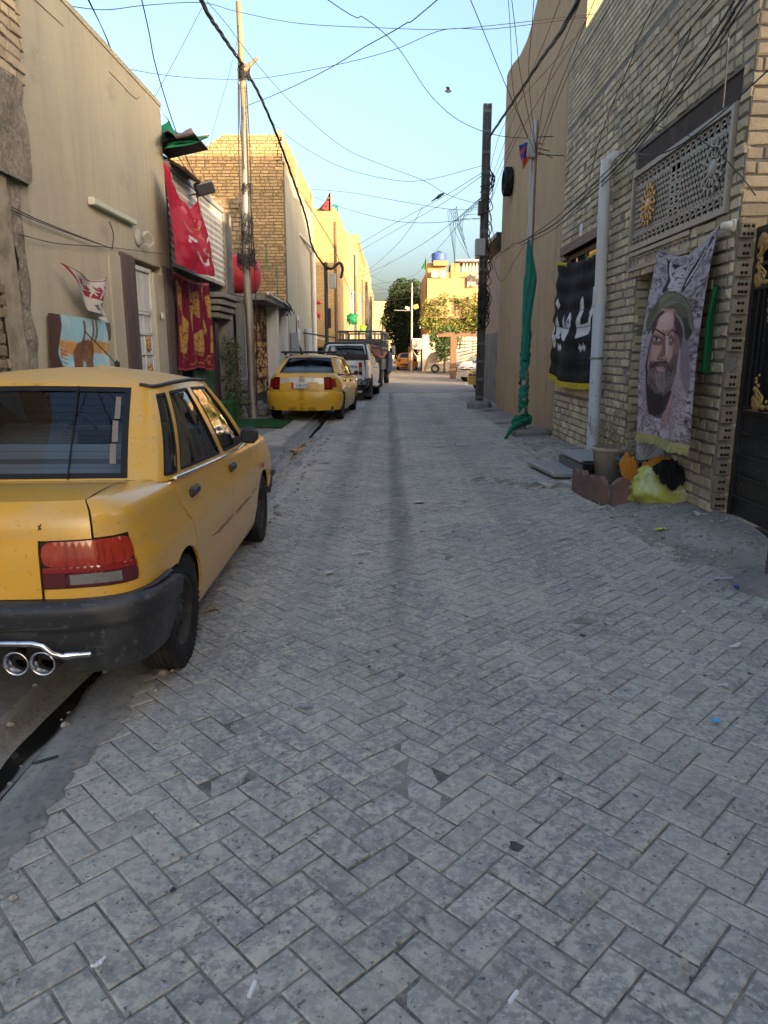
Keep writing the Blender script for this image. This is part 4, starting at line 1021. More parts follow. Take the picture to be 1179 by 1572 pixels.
mb = MB(); mb.add([atX(286, 234, XL), atX(296, 224, XL), atX(297, 236, XL), atX(288, 236, XL)], [(0, 1, 2, 3)]); mb.build('lime_scrap', mat('lime_cloth', (.14, .42, .03), .7), fix=False, label='scrap of lime green cloth beside the roof sheets', cat='cloth')

# ---- left brick house with broken top
YB = 22.8
lb = thing('broken_brick_house', 'yellow brick house with a broken stepped wall top, left side', 'house', (-5, YB, 0))
XS = -3.13
topz = lambda x: float(np.interp(x, [-9, -6.7, -5.75, -5.7, -5.4, -5.36, -5.15, -5.1, -4.95, -4.9, -3], [7.05, 7.12, 7.2, 7.3, 7.35, 7.5, 7.5, 7.62, 7.62, 7.74, 7.78]))
mb = MB()
xs = [-9 + 5.87 * i / 60 for i in range(61)]
vs = []
for x in xs: vs += [(x, YB, -.2), (x, YB, topz(x) - .03), (x, YB + .35, topz(x) - .03), (x, YB + .35, -.2)]
mb.add(vs, [(4 * i + k, 4 * i + (k + 1) % 4, 4 * i + 4 + (k + 1) % 4, 4 * i + 4 + k) for i in range(60) for k in range(4)] + [(0, 1, 2, 3), (243, 242, 241, 240)])
child(mb, 'wall', M_lmortar, lb)
mb = MB(); mb.bx((XS - .32, YB + .36, -.2), (XS, 31.6, 7.0)); mb.bx((-9, 31.3, -.2), (XS - .33, 31.6, 6.8)); mb.bx((-9, YB + .36, 6.4), (XS - .33, 31.3, 6.6)); child(mb, 'rendered_wall', M_cream, lb)
pb = MB(); pr_ = random.Random(2)
PB_ = lambda u, z, n: (XS + n, u, z)
zz = 7.02
for row in range(10):
    y = YB + .02 + (row % 2) * .12
    while y < 31.5:
        pb.sh = pr_.uniform(.8, 1.1); pb.box((XS - .07, y + .115, zz + .035), (.16, .22 + pr_.uniform(-.01, .01), .068), None, .006); y += .24 + (.06 if row % 3 == 1 else .012)
    zz += .082
child(pb, 'brick', M_lbrick, lb, kind='stuff')
for y in (YB + .12, 26.2, 31.4): child(MB().bx((XS - .2, y - .12, 7.0), (XS + .03, y + .14, 7.86)), 'parapet_post', M_cream, lb)
bx_ = bpy.data.objects.new('brickwork', None); link(bx_, lb); bx_.matrix_parent_inverse = Matrix.Translation(-lb.location)
PLB = lambda u, z, n: (u, YB - n, z)
brick_wall(bx_, PLB, -7.2, XS + .0, 2.9, 7.80, bl=.235, bh=.072, jt=.018, n_ind=290, m=M_lbrick, ok=lambda u, z: z < topz(u) + .03 * math.sin(u * 31), jit=.006, proud=.014, score=lambda u, z, L, H: z + (0 if u > -6.6 else -9), seed=41, header=.25, dark=.14)
# older rougher wall in front of its left half
ow = thing('rough_brick_wall', 'rough broken brick wall end behind the corrugated shop', 'wall', (-5.6, 20.5, 0))
child(MB().bx((-7.5, 20.6, -.1), (-4.05, 21.2, 5.55)), 'core', M_lmortar, ow)
ob = bpy.data.objects.new('brickwork', None); link(ob, ow); ob.matrix_parent_inverse = Matrix.Translation(-ow.location)
POW = lambda u, z, n: (u, 20.6 - n, z)
brick_wall(ob, POW, -7.0, -4.02, 3.0, 5.75, bl=.23, bh=.085, jt=.03, n_ind=200, m=mat('dull_brick', (.30, .235, .16), .95, .1, layers=[(4, .4, .65, (.19, .15, .11), .7)], bump=[(25, .6, .012)], attr='shade'), ok=lambda u, z: z < 5.5 + .12 * math.sin(u * 9) and u < -4.02 + .05 * math.sin(z * 19), jit=.014, proud=.03, seed=43, header=.4, dark=.25)

# ---- lean-to shop front below: canopy slab, white pillars, printed curtains
cn = thing('curtained_shop', 'shop front with white pillars and a sagging concrete canopy slab', 'shop', (-3.3, 20, 0))
mb = MB(); mb.bx((-5.2, 17.7, 2.72), (-2.95, 22.75, 2.86)); child(mb, 'canopy_slab', M_conc, cn)
child(MB().bx((-5.2, 17.8, 0), (-3.75, 22.7, 2.72)), 'wall', M_conc, cn)
wp = mat('whitewash', (.55, .57, .58), .8, .2, layers=[((4, 4, .6), .48, .7, (.38, .38, .36), .7)])
for y, xa, xb in ((18.0, -3.63, -3.46), (20.5, -3.39, -3.10), (22.1, -3.30, -3.05)):
    mb = MB(); mb.bx((xa, y, .0), (xb, y + .36, 2.72)); child(mb, 'pillar', wp, cn)
    child(MB().bx((xa - .015, y - .02, 0), (xb + .015, y + .38, .55)), 'plinth', mat('grey_plinth', (.27, .29, .31), .8), cn)
child(MB().bx((-3.6, 17.4, 0), (-3.5, 17.95, 2.72)), 'side_panel', mat('grey_panel', (.2, .2, .19), .7), cn)
mb = MB(); mb.tube([(-3.35, 17.55, 0.4), (-3.35, 17.55, 2.4)], .05, 10); mb.build('red_pipe', mat('red_oxide', (.17, .055, .05), .7), label='dull red pipe standing beside the white pillar', cat='pipe')
def shop_cloth(y0, y1, x, z0, z1, base, spots, seed, label, nu=40, nv=90):
    pr = Print(nu, nv, base, 2)
    pr.mottle(5, spots[0], .48, .95, seed, (z1 - z0) / (y1 - y0)); pr.mottle(11, spots[1], .56, .95, seed + 4, (z1 - z0) / (y1 - y0))
    for k in range(5): pr.stroke([(0, .1 + k * .2), (.5, .12 + k * .2), (1, .1 + k * .2)], .02, .02, base)
    f = bil([(x, y1, z1), (x, y0, z1), (x, y0, z0), (x, y1, z0)])
    def fn(u, v):
        p = f(u, v); p.x += .03 * math.sin(u * 16 + v * 2); return p
    sheet('printed_curtain', nu, nv, fn, pr.out(), M_cloth, label=label, cat='curtain')
shop_cloth(18.4, 20.4, -3.42, 1.75, 2.65, (.03, .015, .012), ((.15, .06, .03), (.42, .26, .12)), 5, 'short dark patterned curtain hung high between the white pillars')
shop_cloth(18.4, 19.35, -3.40, .45, 1.75, (.02, .014, .012), ((.42, .22, .07), (.55, .38, .18)), 8, 'long brown and gold printed curtain next to the utility pole')
shop_cloth(19.45, 20.4, -3.40, .45, 1.75, (.025, .015, .012), ((.36, .2, .08), (.5, .34, .17)), 12, 'brown and gold printed curtain touching the second white pillar')
shop_cloth(21.3, 21.8, -3.3, .5, 2.4, (.012, .012, .012), ((.06, .05, .04), (.3, .28, .24)), 15, 'narrow black curtain with pale specks at the far pillar', 24, 80)
tk = thing('water_tank', 'red cylindrical water tank lying on the shop canopy', 'water tank', (-3.9, 19.0, 3.4))
c = Vector((-3.95, 19.0, 3.42))
mb = MB(); mb.lathe([(.0001, -.95), (.25, -.92), (.43, -.82), (.48, -.7), (.48, .45), (.43, .58), (.25, .68), (.0001, .71)], c, 'X', 36); child(mb, 'drum', mat('red_tank', (.36, .02, .03), .5, .35, layers=[(3, .45, .7, (.25, .015, .025), .6), ((4, 4, 9), .55, .7, (.42, .06, .07), .5)]), tk)
mb = MB()
for x in (-.6, -.1, .4): mb.lathe([(.483, -.02), (.492, -.02), (.492, .02), (.483, .02)], c + Vector((x, 0, 0)), 'X', 36, close=True)
child(mb, 'hoop', mat('red_tank_dark', (.22, .012, .02), .5), tk)
mb = MB()
for x in (-.55, .35): mb.box(c + Vector((x, 0, -.52)), (.12, .7, .12))
child(mb, 'cradle', M_wood, tk)
gp = MB()
q0 = (-3.2, 19.9)
gp.tube([(-3.5, 20.3, 3.75), (-3.02, 20.3, 3.75), (-3.02, 20.3, 2.9)], .018, 6); gp.tube([(-3.3, 20.3, 3.75), (-3.3, 20.3, 4.35)], .015, 6)
gp.build('green_pipework', mat('green_pipe', (.03, .16, .06), .5), label='thin bent green pipe rising from the canopy slab', cat='pipe')
cb = MB(); q = random.Random(6)
for k in range(16):
    a = Vector((-3.0 + q.uniform(-.05, .1), 19.0 + q.random() * 3.4, 2.8 + q.uniform(-.05, .2))); b = a + Vector((q.uniform(-.2, .1), q.uniform(.2, .9), q.uniform(-.35, .1)))
    cb.tube(smoothpts([a, (a + b) / 2 + Vector((q.uniform(0, .15), 0, -q.random() * .25)), b], 5), .011, 5)
cb.build('cable_tangle', M_wire, label='tangle of loose cables along the canopy edge', cat='cables')
mb = MB(); mb.tube([(-2.9, 17.9, 2.89), (-2.92, 22.6, 2.80)], .03, 8); mb.build('white_pipe', M_white, label='white pipe laid along the canopy slab edge', cat='pipe')
# steps of stone at the pole
st = thing('stone_steps', 'rough stone steps beside the utility pole', 'steps', (-3.3, 17, 0))
q = random.Random(12)
for k, (x, y, z, a, b, h) in enumerate([(-3.42, 16.6, .14, .5, .5, .3), (-3.42, 16.65, .42, .45, .45, .26), (-3.3, 17.3, .16, .6, .6, .34), (-3.45, 17.35, .5, .5, .5, .34), (-2.95, 17.35, .13, .36, .5, .26), (-2.98, 16.9, .12, .3, .3, .22), (-3.5, 17.0, .75, .4, .6, .3)]):
    child(MB().box((x, y, z), (a, b, h), Matrix.Rotation(q.gauss(0, .12), 3, 'Z') @ Matrix.Rotation(q.gauss(0, .05), 3, 'X'), .04), 'stone', M_conc, st)
gc = grid_sheet('green_carpet', -3.35, -2.1, 14.1, 16.0, 10, 14, lambda x, y: .035 + .012 * mnoise.noise(Vector((x * 3, y * 3, 0))), mat('artificial_turf', (.025, .085, .03), .95, .1, bump=[(150, 1, .01)]), label='mat of green artificial turf on the pavement', cat='mat')
MB().box((-3.35, 14.9, .27), (.30, .5, .5), None, .05).build('green_box', mat('artificial_turf', ()), label='low block covered in green turf against the pier', cat='block')
# ================================================================== FAR HOUSES
def brick_mat(name, c1, c2, mo, sc=1.0):
    m = mat(name, c1, .92, .15); t = m.node_tree; N = t.nodes; L = t.links; b = N['Principled BSDF']
    geo = N.new('ShaderNodeNewGeometry'); sx = N.new('ShaderNodeSeparateXYZ'); L.new(geo.outputs['Position'], sx.inputs[0])
    ad = N.new('ShaderNodeMath'); L.new(sx.outputs[0], ad.inputs[0]); L.new(sx.outputs[1], ad.inputs[1])
    cb = N.new('ShaderNodeCombineXYZ'); L.new(ad.outputs[0], cb.inputs[0]); L.new(sx.outputs[2], cb.inputs[1])
    bk = N.new('ShaderNodeTexBrick'); L.new(cb.outputs[0], bk.inputs[0]); bk.inputs['Color1'].default_value = (*c1, 1); bk.inputs['Color2'].default_value = (*c2, 1); bk.inputs['Mortar'].default_value = (*mo, 1)
    bk.inputs['Scale'].default_value = 1; bk.inputs['Brick Width'].default_value = .26 * sc; bk.inputs['Row Height'].default_value = .092 * sc; bk.inputs['Mortar Size'].default_value = .011
    n = N.new('ShaderNodeTexNoise'); n.inputs['Scale'].default_value = .9; n.inputs['Detail'].default_value = 5; L.new(geo.outputs['Position'], n.inputs[0])
    mr = N.new('ShaderNodeMapRange'); L.new(n.outputs['Fac'], mr.inputs[0]); mr.inputs[1].default_value = .4; mr.inputs[2].default_value = .7; mr.inputs[4].default_value = .5
    mx = N.new('ShaderNodeMix'); mx.data_type = 'RGBA'; L.new(mr.outputs[0], mx.inputs[0]); L.new(bk.outputs[0], mx.inputs[6]); mx.inputs[7].default_value = (*mo, 1)
    L.new(mx.outputs[2], b.inputs['Base Color'])
    bp = N.new('ShaderNodeBump'); bp.inputs['Distance'].default_value = .02; bp.inputs['Strength'].default_value = .8; L.new(bk.outputs['Fac'], bp.inputs['Height']); bp.invert = True; L.new(bp.outputs[0], b.inputs['Normal'])
    return m
M_fb = brick_mat('far_brick', (.50, .35, .17), (.42, .29, .14), (.30, .22, .125))
M_ftan = mat('far_render', (.46, .34, .19), .93, .1, layers=[(1.2, .4, .65, (.36, .28, .18), .6), ((4, 4, .5), .55, .7, (.30, .23, .15), .5)], bump=[(15, .4, .02)])
def far_house(name, label, x0, x1, y0, y1, z, m, wins=(), parapet=.0, steps=(), face='X'):
    th = thing(name, label, 'house', ((x0 + x1) / 2, y0, 0))
    child(MB().bx((x0, y0, -.2), (x1, y1, z)), 'wall', m, th)
    if parapet: child(MB().bx((x0 - .03, y0 - .03, z + .002), (x1 + .03, y1, z + parapet)), 'parapet', m, th)
    for (xa, ya, xb, yb, zb) in steps: child(MB().bx((xa, ya, z + .001), (xb, yb, zb)), 'roof_room', m, th)
    for (yy, zz, w, h) in wins:
        if face == 'X':
            f = child(MB().bx((x1 - .02, yy - w / 2 - .06, zz - .06), (x1 + .04, yy + w / 2 + .06, zz + h + .06)), 'window_frame', M_white, th)
            MB().bx((x1 + .041, yy - w / 2, zz), (x1 + .05, yy + w / 2, zz + h)).build('pane', mat('dark_pane', (.03, .035, .04), .1, .6), f)
        else:
            f = child(MB().bx((yy - w / 2 - .06, y0 - .04, zz - .06), (yy + w / 2 + .06, y0 + .02, zz + h + .06)), 'window_frame', M_white, th)
            MB().bx((yy - w / 2, y0 - .05, zz), (yy + w / 2, y0 - .041, zz + h)).build('pane', mat('dark_pane', (.03, .035, .04), .1, .6), f)
    return th
fh1 = far_house('brick_house', 'tall sunlit yellow brick house with a dark flag on its roof, left', -8, -2.12, 32.4, 40.0, 7.36, M_fb, steps=((-7, 33, -2.3, 33.3, 7.6),))
fh1b = far_house('low_house', 'low rendered house with a small window and a metal awning, left', -8, -3.2, 31.62, 32.38, 3.4, M_ftan)
fh2 = far_house('rendered_house', 'sunlit cream house stepped behind the flagged brick house, left', -9, -2.1, 40.02, 48, 7.75, M_ftan, wins=((42, 3.8, .9, 1.2), (45, 3.8, .9, 1.2)))
fh3 = far_house('brick_house', 'narrow yellow brick house further along, with a roof sign frame', -9, -1.9, 48.02, 62, 8.3, M_fb, wins=((51, 4, 1, 1.3), (56, 4, 1, 1.3)), parapet=.5)
fh4 = far_house('rendered_house', 'pale house far down the left side of the street', -10, -1.75, 62.02, 78, 8.9, M_ftan, wins=((66, 4, 1, 1.3), (71, 4, 1, 1.3)))
fh5 = far_house('brick_house', 'yellow brick house farthest along the left side', -10, -1.9, 78.02, 100, 8.4, M_fb, wins=((82, 4, 1, 1.3), (90, 4, 1, 1.3)), parapet=.4)
fe1 = far_house('end_house', 'pale low house closing the end of the street', -6, 1.3, 124, 134, 9.4, M_ftan, wins=((-2.6, 3.5, 1.2, 1.4), (-.2, 3.5, 1.2, 1.4)), parapet=.4, face='Y')
fe2 = far_house('end_house', 'cream building at the street end, half hidden by the tree', 1.5, 12, 128, 140, 6.5, M_cream, wins=((2.6, 3, 1.2, 1.4),), face='Y')
bl = thing('end_wall', 'balustraded low wall across the end of the street', 'wall', (0, 121, 0))
child(MB().bx((-6, 121, -.1), (1.6, 121.3, 1.6)), 'wall', M_cream, bl)
for k in range(16): child(MB().lathe([(.10, 1.6), (.16, 1.8), (.08, 2.1), (.13, 2.3)], (-5.8 + k * .48, 121.15, 0), 'Z', 8), 'baluster', M_white, bl)
child(MB().bx((-6, 121, 2.3), (1.6, 121.3, 2.5)), 'rail', M_white, bl)
def flag_on(name, label, x, y, z, h, w, cols, m=None, lean=.0):
    th = thing(name, label, 'flag', (x, y, z))
    child(MB().tube([(x, y, z), (x + lean, y, z + h)], .02, 6), 'stick', M_wood, th)
    pr = Print(30, 40, cols[0], 2)
    for c, p in cols[1:]: pr.fill(p, c)
    def fn(u, v):
        return Vector((x + lean - w * u * (.25 + .75 * v) * 1.0, y + .08 * math.sin(u * 7), z + h - .02 - (h * .92) * (v * (1 - .12 * u) + .18 * u * (1 - v) * 2.2)))
    o = sheet('cloth', 30, 40, fn, pr.out(), M_cloth); o.parent = th; o.matrix_parent_inverse = Matrix.Translation(-th.location)
    return th
a = atY(508, 335, 32.8)
flag_on('roof_flag', 'dark flag with red and orange print on the tall brick house roof', a.x, 32.8, 7.36, .95, .52, [(.018, .014, .02), ((.34, .05, .04), [(.25, .45), (.8, .4), (.85, .95), (.2, .95)]), ((.5, .2, .05), [(.1, .25), (.5, .22), (.5, .32), (.1, .34)]), ((.02, .015, .02), [(.4, .55), (.7, .52), (.65, .6), (.42, .62)]), ((.02, .015, .02), [(.35, .7), (.7, .7), (.65, .78), (.4, .8)])])
for p, (n, lab) in zip((atY(547, 408, 46), atY(518, 332, 39)), (('roof_sign', 'metal sign frame standing on a roof down the left side'), ('roof_railing', 'small green roof railing behind the flag'))):
    mb = MB(); s = .9 if n == 'roof_sign' else .5
    for dx in (0, s): mb.tube([p + Vector((dx - s, 0, -.6)), p + Vector((dx - s, 0, s))], .03, 5)
    for dz in (s, s * .5, 0): mb.tube([p + Vector((-s, 0, dz)), p + Vector((0, 0, dz))], .03, 5)
    mb.tube([p + Vector((-s, 0, 0)), p + Vector((0, 0, s))], .03, 5)
    mb.build(n, M_steel if n == 'roof_sign' else M_green, label=lab, cat='railing' if n != 'roof_sign' else 'sign')
# details on the rendered street face of the broken brick house
dp2 = thing('drain_pipe', 'tall white drain pipe on the sunlit rendered wall, left side', 'drain pipe', (-3.0, 30.3, 0))
child(MB().tube([(-3.02, 30.2, 0), (-3.02, 30.2, 5.35), (-3.05, 30.1, 5.45)], .10, 12), 'pipe', M_white, dp2)
child(MB().tube([(-3.13, 26.5, 5.55), (-2.98, 30.2, 5.5)], .05, 8), 'outlet_pipe', M_white, dp2)
MB().tube([(-2.98, 27.5, .2), (-2.98, 27.5, 2.35)], .14, 14).build('short_pipe', M_pvc, label='short thick grey pipe standing at the rendered wall', cat='pipe')
pr = Print(20, 26, (.6, .6, .6)); pr.fill([(.2, .25), (.8, .2), (.7, .5), (.3, .5)], (.45, .06, .08)); pr.mottle(6, (.2, .1, .12), .6, .8, 3)
f = bil([(-3.10, 25.0, 2.75), (-3.10, 25.75, 2.75), (-3.08, 25.75, 1.9), (-3.08, 25.0, 1.9)][::-1][::-1])
sheet('wall_notice', 20, 26, lambda u, v: f(1 - u, v) if False else f(u, v), pr.out(), M_cloth, label='white notice with a red mark hung on the rendered wall', cat='notice')
pr = Print(30, 30, (.02, .018, .016)); pr.mottle(5, (.45, .36, .10), .55, .9, 2)
f = bil([(-2.95, 24.2, 1.75), (-2.8, 26.2, .95), (-2.7, 26.2, .1), (-2.8, 24.2, .2)])
sheet('draped_cloth', 30, 30, lambda u, v: f(u, v) + Vector((.06 * math.sin(u * 9), 0, -.25 * math.sin(math.pi * u) * (1 - v))), pr.out(), M_cloth, label='black cloth with yellow marks draped by the second taxi', cat='cloth')
hb_ = MB(); hb_.bx((-3.1, 23.4, 0), (-2.95, 24.1, 2.1)); hb_.build('grey_door_leaf', mat('grey_plinth', ()), label='grey door leaf standing open beside the curtained shop', cat='door')
for k, (y, z) in enumerate(((31.7, 3.55), (31.75, 3.05))):
    mb = MB(); q = random.Random(k)
    for j in range(5): mb.lathe([(.0001, -.06), (.07, -.02), (.06, .05), (.0001, .08)], (-3.0 + q.uniform(-.1, .1), y + q.uniform(-.1, .1), z + q.uniform(-.12, .12)), 'Z', 7)
    mb.build('red_bloom', mat('red_bits', (.45, .05, .05), .7), label=('upper' if k == 0 else 'lower') + ' small bunch of red flowers on the far house corner', cat='flowers')
aw = thing('window_awning', 'small sloping sheet awning over a barred window, left side', 'awning', (-2.7, 31.5, 1.7))
mb = MB(); mb.box((-2.62, 31.0, 1.98), (1.25, .9, .04), Matrix.Rotation(.28, 3, 'Y')); child(mb, 'sheet', M_white, aw)
mb = MB(); mb.tube([(-2.05, 30.7, 1.8), (-2.05, 30.7, 0)], .03, 6); child(mb, 'post', M_steel, aw)
mb = MB(); mb.bx((-3.1, 31.56, .95), (-2.1, 31.60, 1.7)); o = child(mb, 'window_pane', mat('dark_pane', (.03, .035, .04)), aw)
mb = MB()
for k in range(4): mb.bx((-3.1 + k * .33, 31.52, .95), (-3.06 + k * .33, 31.56, 1.7))
for z in (.95, 1.2, 1.45, 1.7): mb.bx((-3.1, 31.51, z - .02), (-2.06, 31.555, z + .02))
child(mb, 'window_bars', M_white, aw)
MB().bx((-3.1, 31.4, .1), (-2.0, 31.6, .9)).build('low_wall', M_white, label='white panelled base wall under the barred window', cat='wall')

# far left poles
def utility_pole(name, label, x, y, h, r0, r1, m, lean=0, n=10):
    th = thing(name, label, 'utility pole', (x, y, 0)); child(MB().tube([(x, y, -.1), (x + lean, y, h)], [r0, r1], n), 'pole', m, th); return th
a = atY(502, 530, 27.0); p1 = utility_pole('utility_pole', 'short dark steel pole carrying a grey meter box and cable loop, left', a.x, 27, 4.65, .075, .07, M_dsteel)
child(MB().box((a.x + .25, 26.9, 4.0), (.24, .2, .52), None, .02), 'meter_box', mat('meter_grey', (.36, .37, .36), .5), p1)
child(MB().box((a.x + .12, 27, 2.7), (.10, .12, .7), None, .01), 'switch_box', M_black, p1)
cbm = MB(); cbm.tube(smoothpts([(a.x - .05, 27, 4.55), (a.x + .2, 26.9, 4.42), (a.x + .5, 26.9, 4.62), (a.x + .62, 26.95, 4.45), (a.x + .55, 27, 4.1)], 6), .05, 7); child(cbm, 'cable_loop', M_wire, p1)
child(MB().tube([(a.x - 1.0, 27, 2.2), (a.x + .35, 27, 2.0)], .03, 6), 'arm', M_dsteel, p1)
a = atY(516, 530, 30.5); p2 = utility_pole('utility_pole', 'tall thin rusty pole just behind the meter box pole, left', a.x + .02, 30.5, 6.6, .075, .06, M_rust)
for (px_, py_, Y, top, lab) in ((546, 520, 46, 7.3, 'slim pole beside the cream stepped house'), (556, 500, 54, 6.6, 'dark pole before the narrow brick house'), (570, 500, 70, 6.6, 'thin pole far down the left side'), (563, 500, 62, 7.2, 'thin pole beside the pale far house')):
    a = atY(px_, py_, Y); utility_pole('utility_pole', lab, a.x, Y, top, .1, .08, M_dsteel)
for k, (p, lab, m) in enumerate(((atY(540, 490, 38), 'green cloth bundle hanging above the truck rack', M_green), (atY(556, 505, 50), 'lime green cloth hanging farther up the street', mat('lime_cloth', ())))):
    mb = MB(); vs = []; s = .5 - .1 * k
    for j in range(9):
        for i in range(11):
            t, u = j / 8, i / 10; r = s * .5 * math.sin(math.pi * (.12 + .8 * t)); a = 2 * math.pi * u
            vs.append(p + Vector((r * math.cos(a) * 1.3 * (1 + .3 * math.sin(t * 7 + a * 2)) + .08 * math.sin(t * 11), r * math.sin(a) * .5, s * .5 - s * t + .09 * math.sin(a * 3 + t * 4))))
    mb.add(vs, [(j * 11 + i, j * 11 + i + 1, (j + 1) * 11 + i + 1, (j + 1) * 11 + i) for j in range(8) for i in range(10)], True); mb.build('hanging_cloth', m, label=lab, cat='cloth')

# ================================================================== TREES
def leaves(mb, blobs, n, size, seed, flat=.5, shades=(.7, 1.35)):
    r = random.Random(seed); tot = sum(b[3] ** 2 for b in blobs)
    for (cx, cy, cz, rad, sq) in blobs:
        m = int(n * rad ** 2 / tot)
        for k in range(m):
            v = Vector((r.gauss(0, 1), r.gauss(0, 1), r.gauss(0, 1))).normalized() * rad * (r.random() ** .38)
            if mnoise.noise(v * (2.4 / rad) + Vector((cx, cy, cz))) < -.16: continue
            p = Vector((cx + v.x, cy + v.y, cz + v.z * sq)); s = size * r.uniform(.6, 1.3)
            a = Vector((r.gauss(0, 1), r.gauss(0, 1), r.gauss(0, .6))).normalized(); b = a.orthogonal().normalized(); b = (Matrix.Rotation(r.random() * 6.3, 3, a) @ b)
            mb.sh = r.uniform(*shades)
            mb.add([p - a * s, p + b * s * flat, p + a * s, p - b * s * flat], [(0, 1, 2, 3)])
def tree(name, label, base, blobs, n, size, m, seed, trunk_r, limbs=6, shades=(.7, 1.35), kindname='tree'):
    th = thing(name, label, 'tree', base); b = Vector(base); r = random.Random(seed); top = max(q[2] for q in blobs)
    mb = MB(); mid = Vector((blobs[0][0], blobs[0][1], blobs[0][2]))
    mb.tube(smoothpts([b - Vector((0, 0, .1)), b.lerp(mid, .5) + Vector((r.uniform(-.1, .1) * trunk_r * 8, 0, 0)), mid], 5), [trunk_r * (1 - .055 * i) for i in range(11)], 8)
    for k in range(limbs):
        q = r.choice(blobs); s0 = b.lerp(mid, r.uniform(.35, .9)); e = Vector((q[0], q[1], q[2])) + Vector((r.gauss(0, .4), r.gauss(0, .4), r.gauss(0, .3))) * q[3]
        mb.tube(smoothpts([s0, (s0 + e) / 2 + Vector((0, 0, -.05 * (e - s0).length)), e], 4), [trunk_r * .42 * (1 - .09 * i) for i in range(9)], 5)
    child(mb, 'trunk', M_bark, th)
    mb = MB(); leaves(mb, blobs, n, size, seed, shades=shades); child(mb, 'crown', m, th, fix=False) if False else None
    o = mb.build('crown', m, None, fix=False); o.parent = th; o.matrix_parent_inverse = Matrix.Translation(-th.location)
    return th
YT = 70
def tp(x, y): p = atY(x, y, YT); return p
bl_ = []
for x, y, rr in ((622, 455, 1.25), (612, 470, 1.3), (630, 475, 1.3), (605, 490, 1.1), (625, 500, 1.5), (612, 505, 1.3), (634, 445, .9), (617, 440, .8), (620, 525, 1.4), (604, 470, .8), (634, 520, 1.2), (610, 450, .9), (630, 535, 1.0), (615, 540, .9), (598, 480, .55), (638, 465, .9)):
    p = tp(x, y); bl_.append((p.x, YT + rng.uniform(-1, 1), p.z, rr * 1.05, 1.0))
tree('dense_tree', 'tall dense dark green tree in the middle at the far end', (tp(622, 540).x, YT, 0), bl_, 26000, .14, M_dleaf, 4, .35, 8)
# palms at the end
for k, (x, y, Y) in enumerate(((588, 492, 118), (597, 500, 132))):
    p = atY(x, y, Y); th = thing('palm_tree', ('taller' if k == 0 else 'shorter, farther') + ' date palm above the houses closing the street', 'tree', (p.x, Y, 0))
    child(MB().tube([(p.x, Y, 0), p], [.28, .22], 8), 'trunk', M_bark, th)
    mb = MB(); r = random.Random(k)
    for j in range(34):
        a = r.random() * 6.28; e = r.uniform(-.3, 1.2); L = r.uniform(1.3, 2.0); d = Vector((math.cos(a) * math.cos(e), math.sin(a) * math.cos(e), math.sin(e)))
        pts = [p + d * L * t + Vector((0, 0, -.9 * t * t)) for t in (0, .35, .7, 1)]; s = d.cross(Vector((0, 0, 1))).normalized()
        mb.sh = r.uniform(.7, 1.3)
        for t in range(3):
            w0, w1 = (.16, .2, .12, .01)[t:t + 2]; mb.add([pts[t] - s * w0, pts[t] + s * w0, pts[t + 1] + s * w1, pts[t + 1] - s * w1], [(0, 1, 2, 3)])
    o = mb.build('crown', M_leaf, None, fix=False); o.parent = th; o.matrix_parent_inverse = Matrix.Translation(-th.location)

# ================================================================== FACING HOUSE WITH CLIMBER
YH = 57.0
hx0 = atY(655, 500, YH).x; hx1 = 13.5
fhs = thing('ivy_house', 'two storey tan brick house facing the street behind a vine, far right', 'house', (6, YH, 0))
child(MB().bx((hx0, YH, -.2), (hx1, YH + 10, 5.5)), 'wall', mat('ochre_render', (.37, .24, .12), .93, .1, layers=[(1.5, .42, .65, (.29, .185, .095), .6)], bump=[(15, .4, .02)]), fhs)
MO = mat('ochre_render', ())
z1, z2 = atY(650, 487, YH).z, atY(650, 428, YH).z
child(MB().bx((hx0 - .25, YH - .45, z1 - .1), (hx1, YH + 10, z1 + .18)), 'balcony_band', MO, fhs)
child(MB().bx((hx0, YH - .30, z1 + .18), (hx1 - 3, YH - .1, z2)), 'balcony_wall', M_fb, fhs)
child(MB().bx((hx0 - .1, YH + .2, z1 + .18), (hx1, YH + 9, atY(650, 418, YH).z)), 'upper_wall', MO, fhs)
child(MB().bx((hx0 + .02, YH + .1, z2 - .0), (atY(685, 420, YH).x, YH + 3, atY(670, 403, YH).z)), 'roof_room', MO, fhs)
a, b = atY(665, 404, YH), atY(687, 404, YH); child(MB().bx((a.x, YH - .4, a.z - .22), (b.x, YH + .1, a.z + .15)), 'roof_ledge', MO, fhs)
a, b = atY(692, 420, YH), atY(706, 404, YH); child(MB().bx((a.x, YH + .1, a.z - .4), (b.x, YH + 2, b.z)), 'roof_room', MO, fhs)
wa, wb = atY(683, 490, YH), atY(710, 466, YH)
wn = MB().bx((wa.x, YH - .04, wa.z), (wb.x, YH + .02, wb.z)); wo_ = child(wn, 'window_pane', mat('dark_pane', ()), fhs)
mb = MB()
for k in range(9):
    x = wa.x + (wb.x - wa.x) * k / 8; mb.bx((x - .025, YH - .12, wa.z), (x + .025, YH - .07, wb.z))
for k in range(4): z = wa.z + (wb.z - wa.z) * k / 3; mb.bx((wa.x, YH - .13, z - .04), (wb.x, YH - .065, z + .04))
child(mb, 'window_grille', M_white, fhs)
